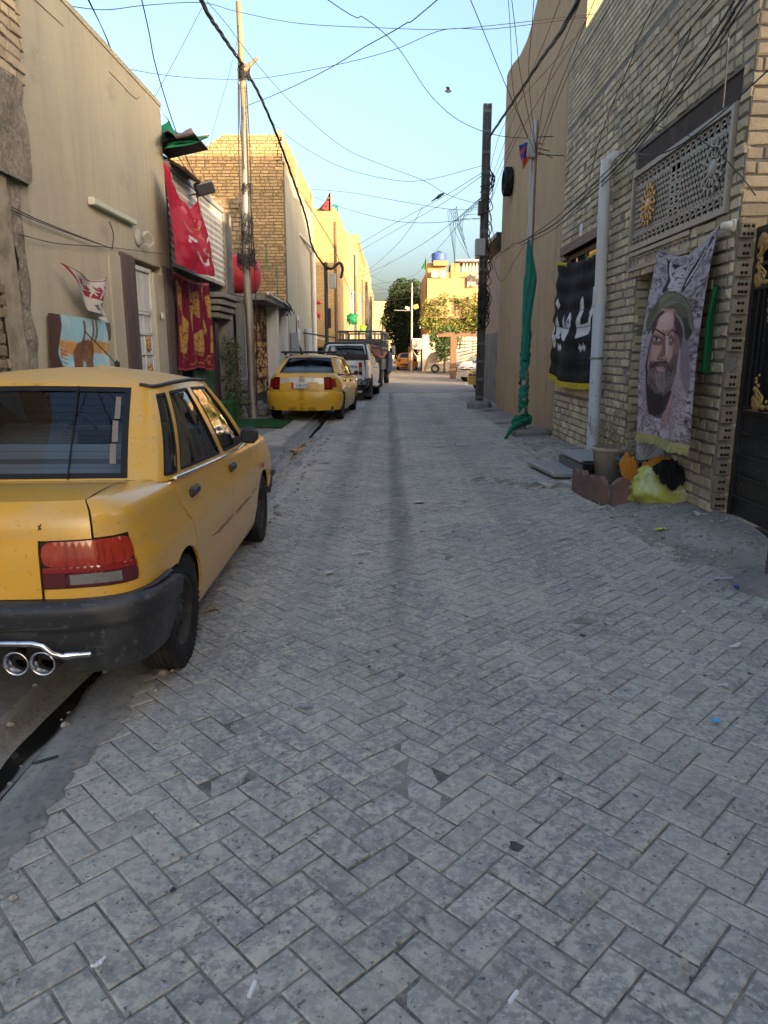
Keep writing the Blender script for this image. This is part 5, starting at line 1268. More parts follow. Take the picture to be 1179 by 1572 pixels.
# gate of cream sheet panels
fg = thing('sheet_gate', 'cream corrugated sheet gate panels at the foot of the vine house', 'gate', (4, YH - .6, 0))
x0 = atY(648, 540, YH - .7).x; x1 = atY(764, 540, YH - .7).x; zt = atY(660, 514, YH - .7).z
npan = 9; MY = mat('cream_sheet', (.56, .50, .36), .6, .3, layers=[((3, 3, .5), .5, .7, (.42, .34, .23), .5)])
for k in range(npan):
    a, b = x0 + (x1 - x0) * k / npan, x0 + (x1 - x0) * (k + 1) / npan
    child(MB().box(((a + b) / 2, YH - .7 + .05 * (k % 2), zt / 2), (b - a - .05, .07, zt - .04 * (k % 3)), None, .01), 'sheet_panel', MY, fg)
bt = thing('roof_tank', 'blue plastic water tank on the facing house roof', 'water tank', tuple(atY(674, 402, YH + .6)))
c = atY(674, 402, YH + .6)
mb = MB(); mb.lathe([(.0001, 0), (.56, 0), (.6, .1), (.57, .2), (.6, .3), (.57, .4), (.6, .5), (.58, .6), (.3, .68), (.0001, .7)], c, 'Z', 20); child(mb, 'drum', mat('blue_plastic', (.05, .10, .36), .5), bt)
child(MB().lathe([(.0001, .69), (.16, .69), (.16, .78), (.0001, .8)], c, 'Z', 12), 'lid', M_black, bt)
a = atY(654, 412, YH - .2); flag_on('roof_flag', 'thin green flag on the facing house balcony', a.x, YH - .2, a.z - .2, 1.2, .35, [(.03, .16, .03)])
pr = Print(24, 20, (.55, .47, .33)); f = bil([atY(662, 416, YH - .1), atY(684, 415, YH - .1), atY(685, 426, YH - .35), atY(661, 426, YH - .35)])
sheet('drying_cloth', 24, 20, lambda u, v: f(u, v) + Vector((0, -.1 * math.sin(u * 12) - .1, 0)), pr.out(), M_cloth, label='pale cloth draped over the facing house balcony wall', cat='cloth')
sr = thing('shed_roof', 'white sheet roof shelter on top of the facing house', 'shelter', tuple(atY(735, 420, YH + 1)))
a, b = atY(700, 401, YH + .4), atY(768, 402, YH + .4); child(MB().box(((a.x + b.x) / 2, YH + 1.5, a.z), (b.x - a.x, 3.5, .12)), 'roof', M_white, sr)
for k in range(12):
    x = a.x + .6 + (b.x - a.x - .6) * k / 11; child(MB().bx((x - .05, YH + .3, a.z - 1.1), (x + .05, YH + .36, a.z - .06)), 'slat', M_white, sr)
child(MB().bx((a.x + .5, YH + .8, a.z - 1.2), (b.x, YH + .9, a.z - .06)), 'back_wall', M_cream, sr)
pr = Print(30, 30, (.05, .045, .04)); pr.mottle(4, (.4, .35, .28), .5, .8, 4); f = bil([atY(717, 421, YH - .5), atY(738, 420, YH - .5), atY(738, 439, YH - .5), atY(717, 441, YH - .5)])
sheet('balcony_poster', 30, 30, lambda u, v: f(u, v), pr.out(), M_vinyl, label='dark picture poster on the facing house balcony', cat='poster')
iv = thing('climbing_vine', 'yellow green climber covering the facing house front', 'plant', (6, YH - .4, 0))
r = random.Random(5); bb_ = []
for x, y, s in ((665, 490, .9), (672, 475, 1.0), (670, 505, .9), (690, 500, .8), (655, 495, .6), (720, 480, 1.1), (735, 470, 1.2), (725, 500, 1.1), (745, 490, 1.1), (705, 510, .8), (712, 465, .6), (660, 470, .6), (690, 512, .8), (740, 505, 1.0), (700, 460, .35), (683, 460, .5), (752, 475, 1.0)):
    p = atY(x, y, YH - .5); bb_.append((p.x, YH - .35, p.z, s, 1.0))
mb = MB(); leaves(mb, bb_, 9000, .11, 3, shades=(.6, 1.5)); o = mb.build('foliage', M_yleaf, None, fix=False); o.parent = iv; o.matrix_parent_inverse = Matrix.Translation(-iv.location)
mb = MB()
for k in range(14):
    q = r.choice(bb_); mb.tube(smoothpts([(atY(690, 560, YH - .5).x, YH - .4, 0), ((q[0] + 5) / 2, YH - .4, q[2] * .5), (q[0], YH - .4, q[2])], 4), .03, 4)
child(mb, 'stems', M_bark, iv)
p = atY(683, 530, 52); tree('small_tree', 'small leafy tree hanging over the cream sheet gate', (p.x, 52, 0), [(p.x + dx, 52, p.z + dz, s, 1) for dx, dz, s in ((0, 0, .8), (-.5, .2, .7), (.5, .3, .8), (-.1, -.6, .6), (.2, .7, .7), (-.7, .6, .5))], 3800, .10, M_leaf, 9, .09)
ac = thing('air_conditioner', 'white boxy window air conditioner on the side wall of the facing house', 'air conditioner', tuple(atY(640, 530, 56)))
c = atY(640, 528, 56); child(MB().box(c, (.72, .6, .80), None, .03), 'case', M_white, ac)
child(MB().box(c + Vector((0, -.305, 0)), (.5, .02, .58)), 'grille', mat('dark_pane', ()), ac)
mb = MB(); 
for k in range(5): mb.box(c + Vector((-.2 + k * .1, -.32, 0)), (.03, .012, .58))
child(mb, 'slats', M_white, ac)
child(MB().tube([c + Vector((.3, 0, -.42)), c + Vector((-.35, 0, -.42)), c + Vector((.25, 0, -1.3))], .03, 5), 'bracket', M_white, ac)
a = atY(632, 540, 56); lp = utility_pole('street_pole', 'grey pole with a short lamp arm beside the dark tree', a.x, 56.5, 6.6, .09, .06, M_steel)
child(MB().tube([(a.x, 56.5, atY(632, 477, 56.5).z), (a.x - 1.35, 56.5, atY(632, 477, 56.5).z + .03)], .03, 6), 'arm', M_steel, lp)
child(MB().box((a.x - .35, 56.5, atY(632, 473, 56.5).z), (.35, .16, .2), Matrix.Rotation(.4, 3, 'Y'), .03), 'lamp_head', M_white, lp)
child(MB().box((a.x + .3, 56.5, atY(632, 471, 56.5).z), (.4, .2, .35), Matrix.Rotation(-.3, 3, 'Y'), .05), 'lamp_head', mat('orange_glass', (.55, .28, .08), .3, .4), lp)
a = gnd(630, 570); MB().bx((a.x - .2, a.y - .1, 0), (a.x + .2, a.y + .1, 1.9)).build('red_post', M_rust, label='red brown square post in front of the orange car', cat='post')
# canopy frame
cy = 41.6; a = atY(695, 581, cy); ca = thing('rusty_canopy', 'rusty steel pergola roof on posts over the parked cars', 'canopy', (a.x, cy, 0))
zt_ = atY(695, 517, cy).z
child(MB().bx((a.x - .17, cy - .17, 0), (a.x + .17, cy + .17, zt_)), 'post', M_rust, ca)
child(MB().bx((13 - .15, cy - .15, 0), (13 + .15, cy + .15, zt_)), 'post', M_rust, ca)
child(MB().bx((atY(672, 515, cy).x, cy - .1, zt_ + .002), (13.4, cy + .1, zt_ + .22)), 'beam', M_rust, ca)
for k in range(12): child(MB().bx((a.x - .6 + k * .9, cy - .4, zt_ + .222), (a.x - .5 + k * .9, cy + 7, zt_ + .30)), 'rafter', M_rust, ca)
mb = MB(); 
for k in range(5): mb.tube([(a.x + .3 + k * .1, cy + 3, zt_ - .2 - k * .22), (a.x + 2.6, cy + 3, zt_ - .2 - k * .1)], .035, 5)
child(mb, 'brace', M_rust, ca)
# ================================================================== POLES NEAR
p0 = Vector((-3.06, 16.33, 0)); ptop = atY(366, 3, 16.33)
lp_ = thing('utility_pole', 'tall patched utility pole, iron below and wood on top, left pavement', 'utility pole', tuple(p0))
pm_ = atY(374, 125, 16.33); pl_ = atY(379, 420, 16.33)
mb = MB(); mb.tube([p0 + Vector((0, 0, -.1)), pl_, pm_], [.10, .085, .065], 14); child(mb, 'iron_pole', mat('stained_iron', (.27, .25, .22), .5, .4, .4, layers=[((9, 9, .9), .46, .62, (.09, .065, .05), .85), ((3, 3, .5), .5, .7, (.38, .37, .35), .5)], bump=[(40, .2, .004)]), lp_)
mb = MB(); mb.tube([pm_ + Vector((-.01, -.02, -.5)), ptop], [.06, .055], 10); child(mb, 'wooden_top', M_wood, lp_)
mb = MB(); a = atY(375, 100, 16.2); mb.tube([a + Vector((0, 0, -.1)), a + Vector((.28, 0, .14))], [.05, .03], 6); mb.tube([a + Vector((.0, 0, -.02)), a + Vector((.16, 0, .04))], .03, 6); child(mb, 'bracket', M_wood, lp_)
for (py_, n, s, sd_) in ((112, 26, .13, 1), (290, 10, .12, 5), (340, 9, .14, 6), (398, 26, .22, 3), (365, 14, .13, 4)):
    q = random.Random(sd_); mb = MB(); c = atY(379 if py_ > 200 else 375, py_, 16.28)
    for k in range(n):
        t = q.random() * 6.28; pts = [c + Vector((math.cos(t + j) * s * q.uniform(.5, 1.1), math.sin(t + j) * s * .8, q.uniform(-1, 1) * s * 1.1)) for j in range(5)]
        mb.tube(smoothpts(pts, 4), .008, 4)
    child(mb, 'cable_coil', M_wire, lp_)
mb = MB()
for dx, y0, y1 in ((-.09, 40, 420), (.08, 130, 400), (-.07, 130, 260), (.10, 300, 620)): 
    A, B = atY(373 if y0 < 200 else 378, y0, 16.25), atY(381 if y1 < 500 else 388, y1, 16.25); mb.tube(smoothpts([A + Vector((dx, -.03, 0)), (A + B) / 2 + Vector((dx * 1.5, -.05, 0)), B + Vector((dx, -.04, 0))], 6), .012, 5)
child(mb, 'conduit', M_wire, lp_)
sp0 = Vector((2.50, 19.6, 0)); sp1 = atY(748.5, 160, 19.6)
spl = thing('utility_pole', 'dark steel channel pole with meter boxes standing in a concrete foot', 'utility pole', tuple(sp0))
d = (sp1 - sp0)
for dx in (-.056, .056):
    mb = MB(); q_ = [Vector((sx_ * .048, sy_ * .07, 0)) for sx_, sy_ in ((-1, -1), (1, -1), (1, 1), (-1, 1))]; mb.add([sp0 + Vector((dx, 0, 0)) + v for v in q_] + [sp1 + Vector((dx, 0, 0)) + v for v in q_], [(0, 1, 5, 4), (1, 2, 6, 5), (2, 3, 7, 6), (3, 0, 4, 7), (4, 5, 6, 7)]); child(mb, 'channel', M_dsteel, spl)
mb = MB()
for k in range(16): mb.box(sp0 + d * (k / 16 + .04), (.19, .16, .08))
child(mb, 'spacer', mat('steel_grey', (.12, .125, .13), .5, .4, .3), spl)
mb = MB(); mb.lathe([(.36, -.05), (.34, .12), (.26, .20), (.0001, .21)], sp0, 'Z', 7, False); child(mb, 'concrete_foot', M_conc, spl)
c = atY(737, 380, 19.45); child(MB().box(c, (.26, .2, .42), None, .02), 'meter_box', mat('meter_grey', ()), spl)
c = atY(738, 320, 19.5); child(MB().box(c + Vector((0, 0, 0)), (.14, .2, .34), None, .02), 'switch_box', M_black, spl)
q = random.Random(9); mb = MB()
for k in range(34):
    t = q.random(); c = sp0 + d * q.uniform(.30, .80); s = q.uniform(.06, .16)
    mb.tube(smoothpts([c + Vector((.08, -.08, .2)), c + Vector((.12 + s * q.random(), -.1, -.1)), c + Vector((q.uniform(-.15, .1), -.1, -.5 * q.random() - .2))], 4), .012, 5)
for py_ in (450, 470, 490): 
    c = atY(741, py_, 19.5)
    for k in range(7): mb.tube(smoothpts([c + Vector((q.uniform(-.12, .05), -.1, q.uniform(-.2, .25))) for j in range(4)], 4), .03, 5)
child(mb, 'cable_coil', M_wire, spl)
fp0 = Vector((2.47, 13.06, .12)); fp1 = atY(822, 185, 13.06)
fpl = thing('flag_pole', 'galvanised pole wrapped in teal green flag cloth beside the tan wall', 'pole', tuple(fp0)); d = fp1 - fp0
mb = MB(); mb.tube([fp0 + Vector((0, 0, -.05)), fp1], [.062, .055], 14); child(mb, 'pole', M_steel, fpl)
mb = MB(); c = atY(815, 228, 12.98); mb.box(c, (.16, .14, .30), None, .02); child(mb, 'meter_box', mat('meter_grey', ()), fpl)
mb = MB()
for k in range(6): c = fp0 + d * (.9 + .01 * k); mb.tube([c, c + Vector((rng.uniform(-.2, .6), rng.uniform(-.2, .2), rng.uniform(-.15, .1)))], .007, 4)
child(mb, 'wire_end', M_wire, fpl)
# teal flag: hanging upper part then spiral wraps and a knot at the foot
tf = thing('teal_flag', 'long teal green flag wound in twists down the galvanised pole', 'flag', tuple(fp0))
L_ = [(808, 368, 3), (812, 400, 12), (818, 432, 19), (812, 462, 16), (806, 500, 12), (804, 540, 11), (804, 552, 9)]
mb = MB(); vs = []; rows = []
xs = [q_[1] for q_ in L_]
for j in range(40):
    y = 368 + (552 - 368) * j / 39
    w_ = float(np.interp(y, xs, [q_[2] for q_ in L_])); xc = float(np.interp(y, [368, 420, 470, 552], [811, 815, 810, 804.5]))
    c = atY(xc, y, 12.97); ww = w_ / 1090 * 13.1
    for i in range(13):
        a = -1.9 + 3.8 * i / 12
        vs.append(c + Vector((math.sin(a) * ww * .5, -math.cos(a) * max(.075, ww * .28) + .02 * math.sin(a * 6 + y * .06), .0)))
mb.add(vs, [(j * 13 + i, j * 13 + i + 1, (j + 1) * 13 + i + 1, (j + 1) * 13 + i) for j in range(39) for i in range(12)], True); child(mb, 'hanging_part', M_teal, tf)
def wrap(z0, z1, turns, w0, seed, m):
    mb = MB(); vs = []; n = int(turns * 26)
    for k in range(n + 1):
        t = k / n; a = t * turns * 2 * math.pi + seed; z = z0 + (z1 - z0) * t; base = fp0 + d * (z / d.z)
        for i in range(7):
            s = i / 6 - .5; rr = .076 + .022 * math.cos(s * 5 + a) ** 2 + .008 * math.sin(a * 3 + i)
            vs.append(base + Vector((math.cos(a) * rr, math.sin(a) * rr, s * w0 * (1 + .25 * math.sin(a * 1.7 + seed)))))
    mb.add(vs, [(k * 7 + i, k * 7 + i + 1, (k + 1) * 7 + i + 1, (k + 1) * 7 + i) for k in range(n) for i in range(6)], True); return mb
ztop = (fp0.z)
child(wrap(1.02, 1.70, 2.0, .34, 0.4, M_teal), 'twist', M_teal, tf)
child(wrap(.50, 1.02, 1.6, .20, 1.0, M_teal), 'twist', M_teal, tf)
child(wrap(.20, .62, 1.8, .16, 4.0, M_teal), 'twist', M_green, tf)
q = random.Random(31); mb = MB()
for k in range(9):
    pts = [fp0 + Vector((math.cos(k + j * .9) * q.uniform(.05, .16) - .02, math.sin(k + j * .9) * q.uniform(.06, .14) - .05, .06 + .10 * q.random() + .03 * j)) for j in range(4)]
    mb.tube(smoothpts(pts, 5), [.02 + .035 * math.sin(math.pi * i / 15) for i in range(16)], 7)
mb.tube(smoothpts([fp0 + Vector((-.05, -.12, .12)), fp0 + Vector((-.22, -.22, .04)), fp0 + Vector((-.34, -.42, -.07)), fp0 + Vector((-.42, -.65, -.10))], 5), [.06 - .003 * i for i in range(16)], 6); child(mb, 'knot', M_green, tf)
pf = MB(); pf.box((2.62, 13.1, .05), (.7, .55, .16), Matrix.Rotation(.1, 3, 'Z'), .05); pf.build('concrete_block', M_conc, label='rough concrete kerb block at the foot of the wrapped pole', cat='kerb')
pr = Print(24, 40, (.35, .03, .06), 2)
for k, c in enumerate(((.03, .06, .25), (.30, .07, .10), (.07, .04, .25), (.50, .10, .12), (.6, .16, .04))): pr.fill([(0, k * .2), (1, k * .2 - .08), (1, k * .2 + .14), (0, k * .2 + .2)], c)
f = bil([atY(797, 222, 12.95), atY(814, 218, 12.95), atY(812, 246, 12.95), atY(802, 262, 12.95)])
sheet('coloured_scarf', 24, 40, lambda u, v: f(u, v) + Vector((0, .05 * math.sin(u * 8 + v * 5), 0)), pr.out(), M_cloth, label='small cloth of red, blue and orange stripes tied to the wrapped pole', cat='cloth')

# ================================================================== CABLES
def run_on(pts):
    """points in space; a cable that leaves the photograph at the top runs on to its next support"""
    P = [atY(*p) for p in pts]
    if pts[0][1] <= 0: d = (P[0] - P[1]).normalized(); P.insert(0, P[0] + Vector((d.x, d.y, max(d.z * .5, -.1))) * 7)
    if pts[-1][1] <= 0: d = (P[-1] - P[-2]).normalized(); P.append(P[-1] + Vector((d.x, d.y, max(d.z * .5, -.1))) * 7)
    return P
def cable(label, pts, r=.008, group=None, k=8, name='overhead_cable', m=None):
    """pts: (pixel x, pixel y, distance Y)"""
    P = run_on(pts); mb = MB(); mb.tube(smoothpts(P, k), r * .74, 5, cap=False)
    return mb.build(name, m or M_wire, label=label, cat='cable', group=group)
def twisted(label, pts, r=.03):
    P = smoothpts(run_on(pts), 14); mb = MB(); r *= .8
    for s in range(3):
        mb.tube([p + Vector((math.cos(i * .55 + s * 2.1) * r * .7, math.sin(i * .55 + s * 2.1) * r * .7, math.sin(i * .55 + s * 2.1) * r * .6)) for i, p in enumerate(P)], r * .62, 5, cap=False)
    return mb.build('twisted_cable', M_wire, label=label, cat='cable')
twisted('thick twisted cable running down to the patched left pole', [(300, -18, 11), (340, 52, 13.5), (372, 98, 16.2)], .036)
twisted('thick twisted cable from the patched left pole to the meter box pole', [(374, 104, 16.3), (398, 145, 18), (428, 215, 20.5), (455, 290, 23), (470, 335, 24.5), (480, 380, 25.5), (502, 414, 27)], .035)
cable('thinner cable crossing from the twisted one towards the rusty pole', [(468, 306, 24), (492, 345, 27), (515, 385, 30.4), (530, 430, 36), (552, 480, 47)], .018)
cable('black cable dropping from above to the shop floodlight', [(214, -15, 10.5), (240, 105, 12), (275, 215, 14), (304, 282, 15)], .012)
cable('upper of two dark cables falling past the cream house roof corner', [(130, -10, 9.5), (180, 92, 11), (250, 200, 12.9), (303, 290, 15)], .009)
cable('lower of two dark cables falling past the cream house roof corner', [(132, -10, 9.4), (178, 92, 10.9), (240, 195, 12.3), (296, 272, 14.4)], .007)
cable('wavy cable crossing the street high up from the cream house roof', [(60, 5, 9), (97, 8, 9.5), (160, 15, 10), (225, 8, 10.5), (310, 4, 11.5), (365, 18, 12), (460, 36, 12.3), (590, 43, 12.3), (700, 44, 12.3), (880, 25, 12.1), (1060, 4, 11.6)], .007)
cable('cable sagging across the sky beneath the wavy one', [(192, 105, 12.4), (250, 115, 14), (320, 121, 15), (400, 120, 16), (500, 103, 15), (600, 78, 13.5), (680, 46, 12.6), (760, 44, 12.3), (900, 26, 12.1)], .007)
cable('thin cable slanting down left of the patched pole', [(310, 12, 13), (275, 80, 13.2), (238, 148, 12.6)], .006)
cable('thin cable from the pole top down to the corrugated shop', [(365, 60, 16.2), (350, 120, 16), (330, 190, 15.7), (316, 250, 15.5), (300, 300, 15.2)], .006)
cable('cable crossing the middle of the sky down to the wrapped pole', [(498, -4, 9), (560, 28, 10), (610, 72, 11), (660, 145, 12), (705, 185, 12.8), (760, 207, 13), (818, 213, 13)], .007)
cable('cable rising from the patched pole to the top centre', [(380, 162, 16.3), (430, 142, 15), (500, 108, 13), (560, 72, 11.5), (620, 38, 10.5), (678, -6, 9.5)], .009)
cable('long cable sagging from the upper left to the dark steel pole', [(318, 2, 12.5), (350, 40, 14), (400, 105, 16), (460, 170, 18), (530, 228, 20), (600, 258, 20.5), (650, 277, 20), (690, 300, 19.8), (742, 315, 19.6)], .008)
cable('cable from the broken brick house to the dark steel pole', [(420, 190, 22.8), (460, 222, 22.5), (520, 255, 21.5), (590, 274, 20.5), (650, 277, 20), (742, 254, 19.6)], .008)
cable('upper pale cable from the flagged house to the dark steel pole', [(476, 290, 31), (540, 296, 28), (620, 310, 24), (700, 322, 21), (742, 316, 19.6)], .009)
cable('lower pale cable from the flagged house to the dark steel pole', [(476, 300, 31), (530, 320, 28), (600, 338, 24), (660, 342, 22), (742, 334, 19.6)], .009)
cable('cable with a bird on it rising to the dark steel pole', [(535, 385, 38), (600, 346, 30), (670, 308, 24), (742, 264, 19.6)], .01)
cable('cable just below the one with the bird', [(540, 392, 38), (610, 352, 30), (680, 312, 24), (742, 268, 19.6)], .01)
cable('steep cable falling to the left of the tree', [(648, 318, 23), (630, 350, 26), (600, 385, 32), (560, 420, 45)], .01)
cable('cable from the steel pole down to the street middle', [(742, 300, 19.6), (690, 345, 24), (640, 380, 30), (590, 408, 38), (550, 425, 47)], .011)
cable('cable from the steel pole to the facing house roof corner', [(742, 300, 19.6), (700, 350, 28), (660, 395, 40), (630, 425, 52), (560, 440, 60)], .012)
G = 'distant cables over the street end'
for k, (a, b, s) in enumerate((((545, 440), (640, 432), 8), ((548, 450), (645, 440), 5), ((550, 430), (650, 448), 6), ((548, 462), (640, 455), 3), ((545, 410), (650, 440), 10), ((555, 425), (600, 400), 9))):
    cable(('third highest', 'fourth highest', 'second highest', 'lowest', 'highest and longest', 'short')[k] + ' thin distant cable across the street end', [(a[0], a[1], 50), ((a[0] + b[0]) / 2, (a[1] + b[1]) / 2 + s, 52), (b[0], b[1], 55)], .012, G)
G2 = 'cables fanning from the poles over the tan wall'
fan = [((822, 235, 13), (840, 130, 11), (893, -5, 8)), ((822, 236, 13), (852, 150, 11), (915, -5, 8.2)), ((824, 238, 13), (800, 120, 11), (785, -5, 9)), ((823, 234, 13), (812, 120, 11), (820, -5, 8.5)), ((826, 240, 13), (870, 120, 10.5), (945, -5, 7.8)), ((824, 242, 13), (790, 150, 12), (780, -5, 10)), ((745, 300, 19.5), (800, 150, 14), (862, -5, 9))]
fan_lab = ['cable fanning from the wrapped pole top to the brick house roof corner', 'cable fanning from the wrapped pole top across the sunlit brick gap', 'thin cable rising almost upright left of the tan wall top', 'thin cable rising upright from the wrapped pole along the tan wall', 'rightmost cable of the fan, rising over the upper brick wall', 'leftmost thin cable rising from the wrapped pole into the sky', 'long cable from the dark steel pole up past the tan wall']
for a, l_ in zip(fan, fan_lab): cable(l_, list(a), .006, G2)
cable('cable rising from the tan wall over the top right', [(720, -6, 9), (745, 55, 10), (778, 135, 11.5), (812, 215, 13)], .007)
twisted('thick twisted cable from the steel pole up over the tan wall', [(748, 215, 19.4), (785, 160, 16), (830, 92, 12.5), (890, -6, 8.5)], .03)
for k, (o_, lab) in enumerate(((0, 'thick black cable run along the brick house front above the pipe'), (7, 'second black cable beside the one above the pipe'), (-8, 'third black cable following the brick house front'))):
    cable(lab, [(795 + k * 4, 374 + o_ * .4, 12.4), (850, 345 + o_, 11.6), (905, 295 + o_, 9.9), (945, 258 + o_, 8.9), (1000, 195 + o_, 7.6), (1060, 118 + o_ * 1.6, 6.4), (1125, 22 + o_ * 2, 5.4), (1150, -20 + o_ * 2, 5.1)], .012 if k == 0 else .008)
cable('cable crossing in front of the transom screen', [(1190, 98, 5.4), (1100, 180, 6.2), (1040, 225, 6.9), (1000, 238, 7.3), (960, 233, 8.3), (940, 250, 8.9)], .008)
cable('thin cable falling across the transom screen', [(1000, 190, 7.5), (1080, 218, 6.5), (1130, 262, 6.0), (1160, 300, 5.8)], .006)
cable('dangling grey cable at the right end of the screen', [(1125, -5, 5.8), (1118, 60, 6.0), (1113, 130, 6.1), (1110, 165, 6.15)], .009, m=M_steel)
cable('cable rising steeply along the upper brick wall', [(905, 275, 10), (925, 200, 9), (970, 90, 7.6), (1010, -5, 6.8)], .006)
cable('cable rising steeply right of the other one on the brick wall', [(1000, 200, 7.4), (1015, 150, 7), (1060, 50, 6.3), (1100, -5, 5.9)], .006)
for k, (a, b, c) in enumerate((((740, 330), (770, 200), (880, 60)), ((742, 350), (780, 240), (900, 30)), ((744, 310), (765, 260), (800, 190)))):
    cable(('upper cable from the steel pole sweeping over the hung tyre', 'lower cable from the steel pole sweeping far over the tan wall', 'short steep cable from the steel pole beside the hung tyre')[k], [(*a, 19.4), (*b, 15), (*c, 11)], .006, G2)
cable('cable drooping between the steel pole and the tan wall', [(745, 260, 19.5), (752, 330, 19), (766, 385, 18.5), (790, 372, 16)], .01)
cable('loose cable bunch end at the wrapped pole', [(795, 372, 12.6), (760, 400, 13.5), (770, 432, 14.5), (790, 400, 13.5), (808, 372, 12.9)], .006)
for dz_, lab_ in ((0, 'upper of the twin cables stretched along the cream wall'), (4, 'lower of the twin cables stretched along the cream wall')):
    MB().tube(smoothpts([atX(x, y + dz_ * (1 - (x - 18) / 152), XL + .05) for x, y in ((18, 318), (60, 338), (120, 362), (170, 381))], 8), .006, 5).build('overhead_cable', M_wire, label=lab_, cat='cable')
MB().tube(smoothpts([atX(x, y, XL + .05) for x, y in ((30, 360), (90, 374), (170, 380), (250, 390))], 8), .005, 5).build('overhead_cable', M_wire, label='single thin cable below the twin cables on the cream wall', cat='cable')
cable('dark cable hanging from the junction box to the shop corner', [(212, 360, 11), (240, 385, 12), (252, 400, 12.4), (275, 422, 13.2), (330, 446, 16), (385, 458, 16.3)], .014)
MB().tube(smoothpts([atX(x, y, XL + .03) for x, y in ((168, 340), (174, 360), (172, 384))], 8), .006, 5).build('overhead_cable', M_wire, label='short cable drop between the tube lamp and the door pillar', cat='cable')
for k in range(5):
    cable(('uppermost', 'second', 'middle', 'fourth', 'lowest')[k] + ' loose wire of the tangle left of the steel pole', [(742, 300 + 9 * k, 19.5), (720 - 6 * k, 322 + 5 * k, 20), (705 + 4 * k, 340 + 14 * k, 21), (700 - 3 * k, 322, 21), (698, 420 - 6 * k, 26)], .007, 'tangled wires at the steel pole')
bird = thing('bird', 'small dark bird perched on a cable', 'bird', tuple(atY(674, 304, 24)))
c = atY(674, 304, 24)
mb = MB(); mb.lathe([(.0001, -.13), (.03, -.1), (.062, -.02), (.055, .06), (.035, .09), (.045, .115), (.03, .15), (.0001, .175)], (0, 0, 0), 'X', 10)
for i, v in enumerate(mb.v): mb.v[i] = tuple(c + Vector((v[0], v[1], v[2] + v[0] * .55 + .05)))
mb.tube([c + Vector((-.08, 0, .0)), c + Vector((-.24, 0, -.10))], [.03, .015], 6); child(mb, 'body', M_black, bird)
bird2 = thing('flying_bird', 'pale bird flying in the blue sky', 'bird', tuple(atY(688, 140, 18)))
c = atY(688, 140, 18); mb = MB(); mb.lathe([(.0001, -.09), (.03, -.04), (.035, .03), (.0001, .09)], c, 'X', 8)
for s in (1, -1): mb.add([c + Vector((-.03, 0, 0)), c + Vector((.04, 0, 0)), c + Vector((.02, s * .09, .06)), c + Vector((-.05 + .02 * s, s * .2, .03))], [(0, 1, 2, 3)])
child(mb, 'body', mat('pale_feather', (.35, .3, .26), .8), bird2)

# ================================================================== RIGHT: BANNERS AND THINGS ON THE GROUND
# black banner with white lettering
q3 = [(118, 270), (430, 150), (368, 1085), (68, 1012)]; f6 = quad_uv(q3)
pr = Print(160, 220, (.012, .0115, .012), 2); wh = (.62, .61, .60)
F6 = lambda *pts: [f6(p) for p in pts]
pr.fill(F6((137, 497), (155, 540), (136, 575), (120, 540)), wh)                                       # dot
pr.fill(F6((313, 467), (320, 500), (312, 560), (302, 640), (300, 668), (340, 655), (348, 610), (341, 585), (352, 545), (364, 520), (368, 575), (358, 640), (340, 735), (278, 760), (282, 660), (296, 560)), wh)   # first word
pr.fill(F6((135, 615), (146, 660), (143, 690), (172, 695), (173, 650), (180, 600), (187, 650), (188, 690), (195, 690), (198, 625), (206, 690), (212, 640), (220, 690), (226, 690), (222, 640), (232, 585), (243, 580), (260, 620), (256, 665), (240, 700), (222, 775), (190, 778), (158, 745), (152, 770), (130, 768), (121, 720), (122, 670)), wh)
pr.fill(F6((232, 640), (243, 622), (247, 650), (236, 660)), (.012, .0115, .012)); pr.fill(F6((200, 650), (203, 690), (198, 690)), (.012, .0115, .012)); pr.fill(F6((155, 715), (165, 750), (148, 750)), (.012, .0115, .012))
pr.fill(F6((103, 660), (112, 690), (108, 745), (115, 752), (126, 745), (124, 800), (108, 838), (94, 822), (93, 770), (97, 690)), wh)
for x0, y0 in ((138, 825), (152, 825), (296, 826), (314, 822)): pr.fill(F6((x0, y0 - 30), (x0 + 10, y0), (x0, y0 + 30), (x0 - 10, y0)), wh)
ye = (.46, .34, .012); e = .028
pr.fill([(0, 0), (.018, 0), (.018, 1), (0, 1)], ye); pr.fill([(0, 0), (.24, 0), (.24, .02), (0, .025)], ye); pr.fill([(.7, 0), (1, 0), (1, .02), (.7, .02)], ye)
for k in range(6): pr.stroke([(.02, .14 + .14 * k), (.4, .155 + .14 * k), (1, .14 + .14 * k)], .006, .006, (.035, .033, .035), .8)
XBB = XR - .06
c4 = [atX(830 + p[0] * .229, 340 + p[1] * .229, XBB) for p in q3]; bb6 = bil(c4)
def blackf(u, v):
    p = bb6(u, v); s = math.sin(math.pi * u); p.z -= .10 * s * (1 - v) ** 2 + .10 * s * v ** 2 * .6
    p.x -= .03 * math.sin(u * 13 + v * 2) * (.4 + v * .6) + .10 * s * v + .012 * math.sin(v * 40); return p
bbn = sheet('black_banner', 160, 220, blackf, pr.out(), M_cloth, label='black banner with white Arabic lettering and yellow fringe over the window', cat='banner')
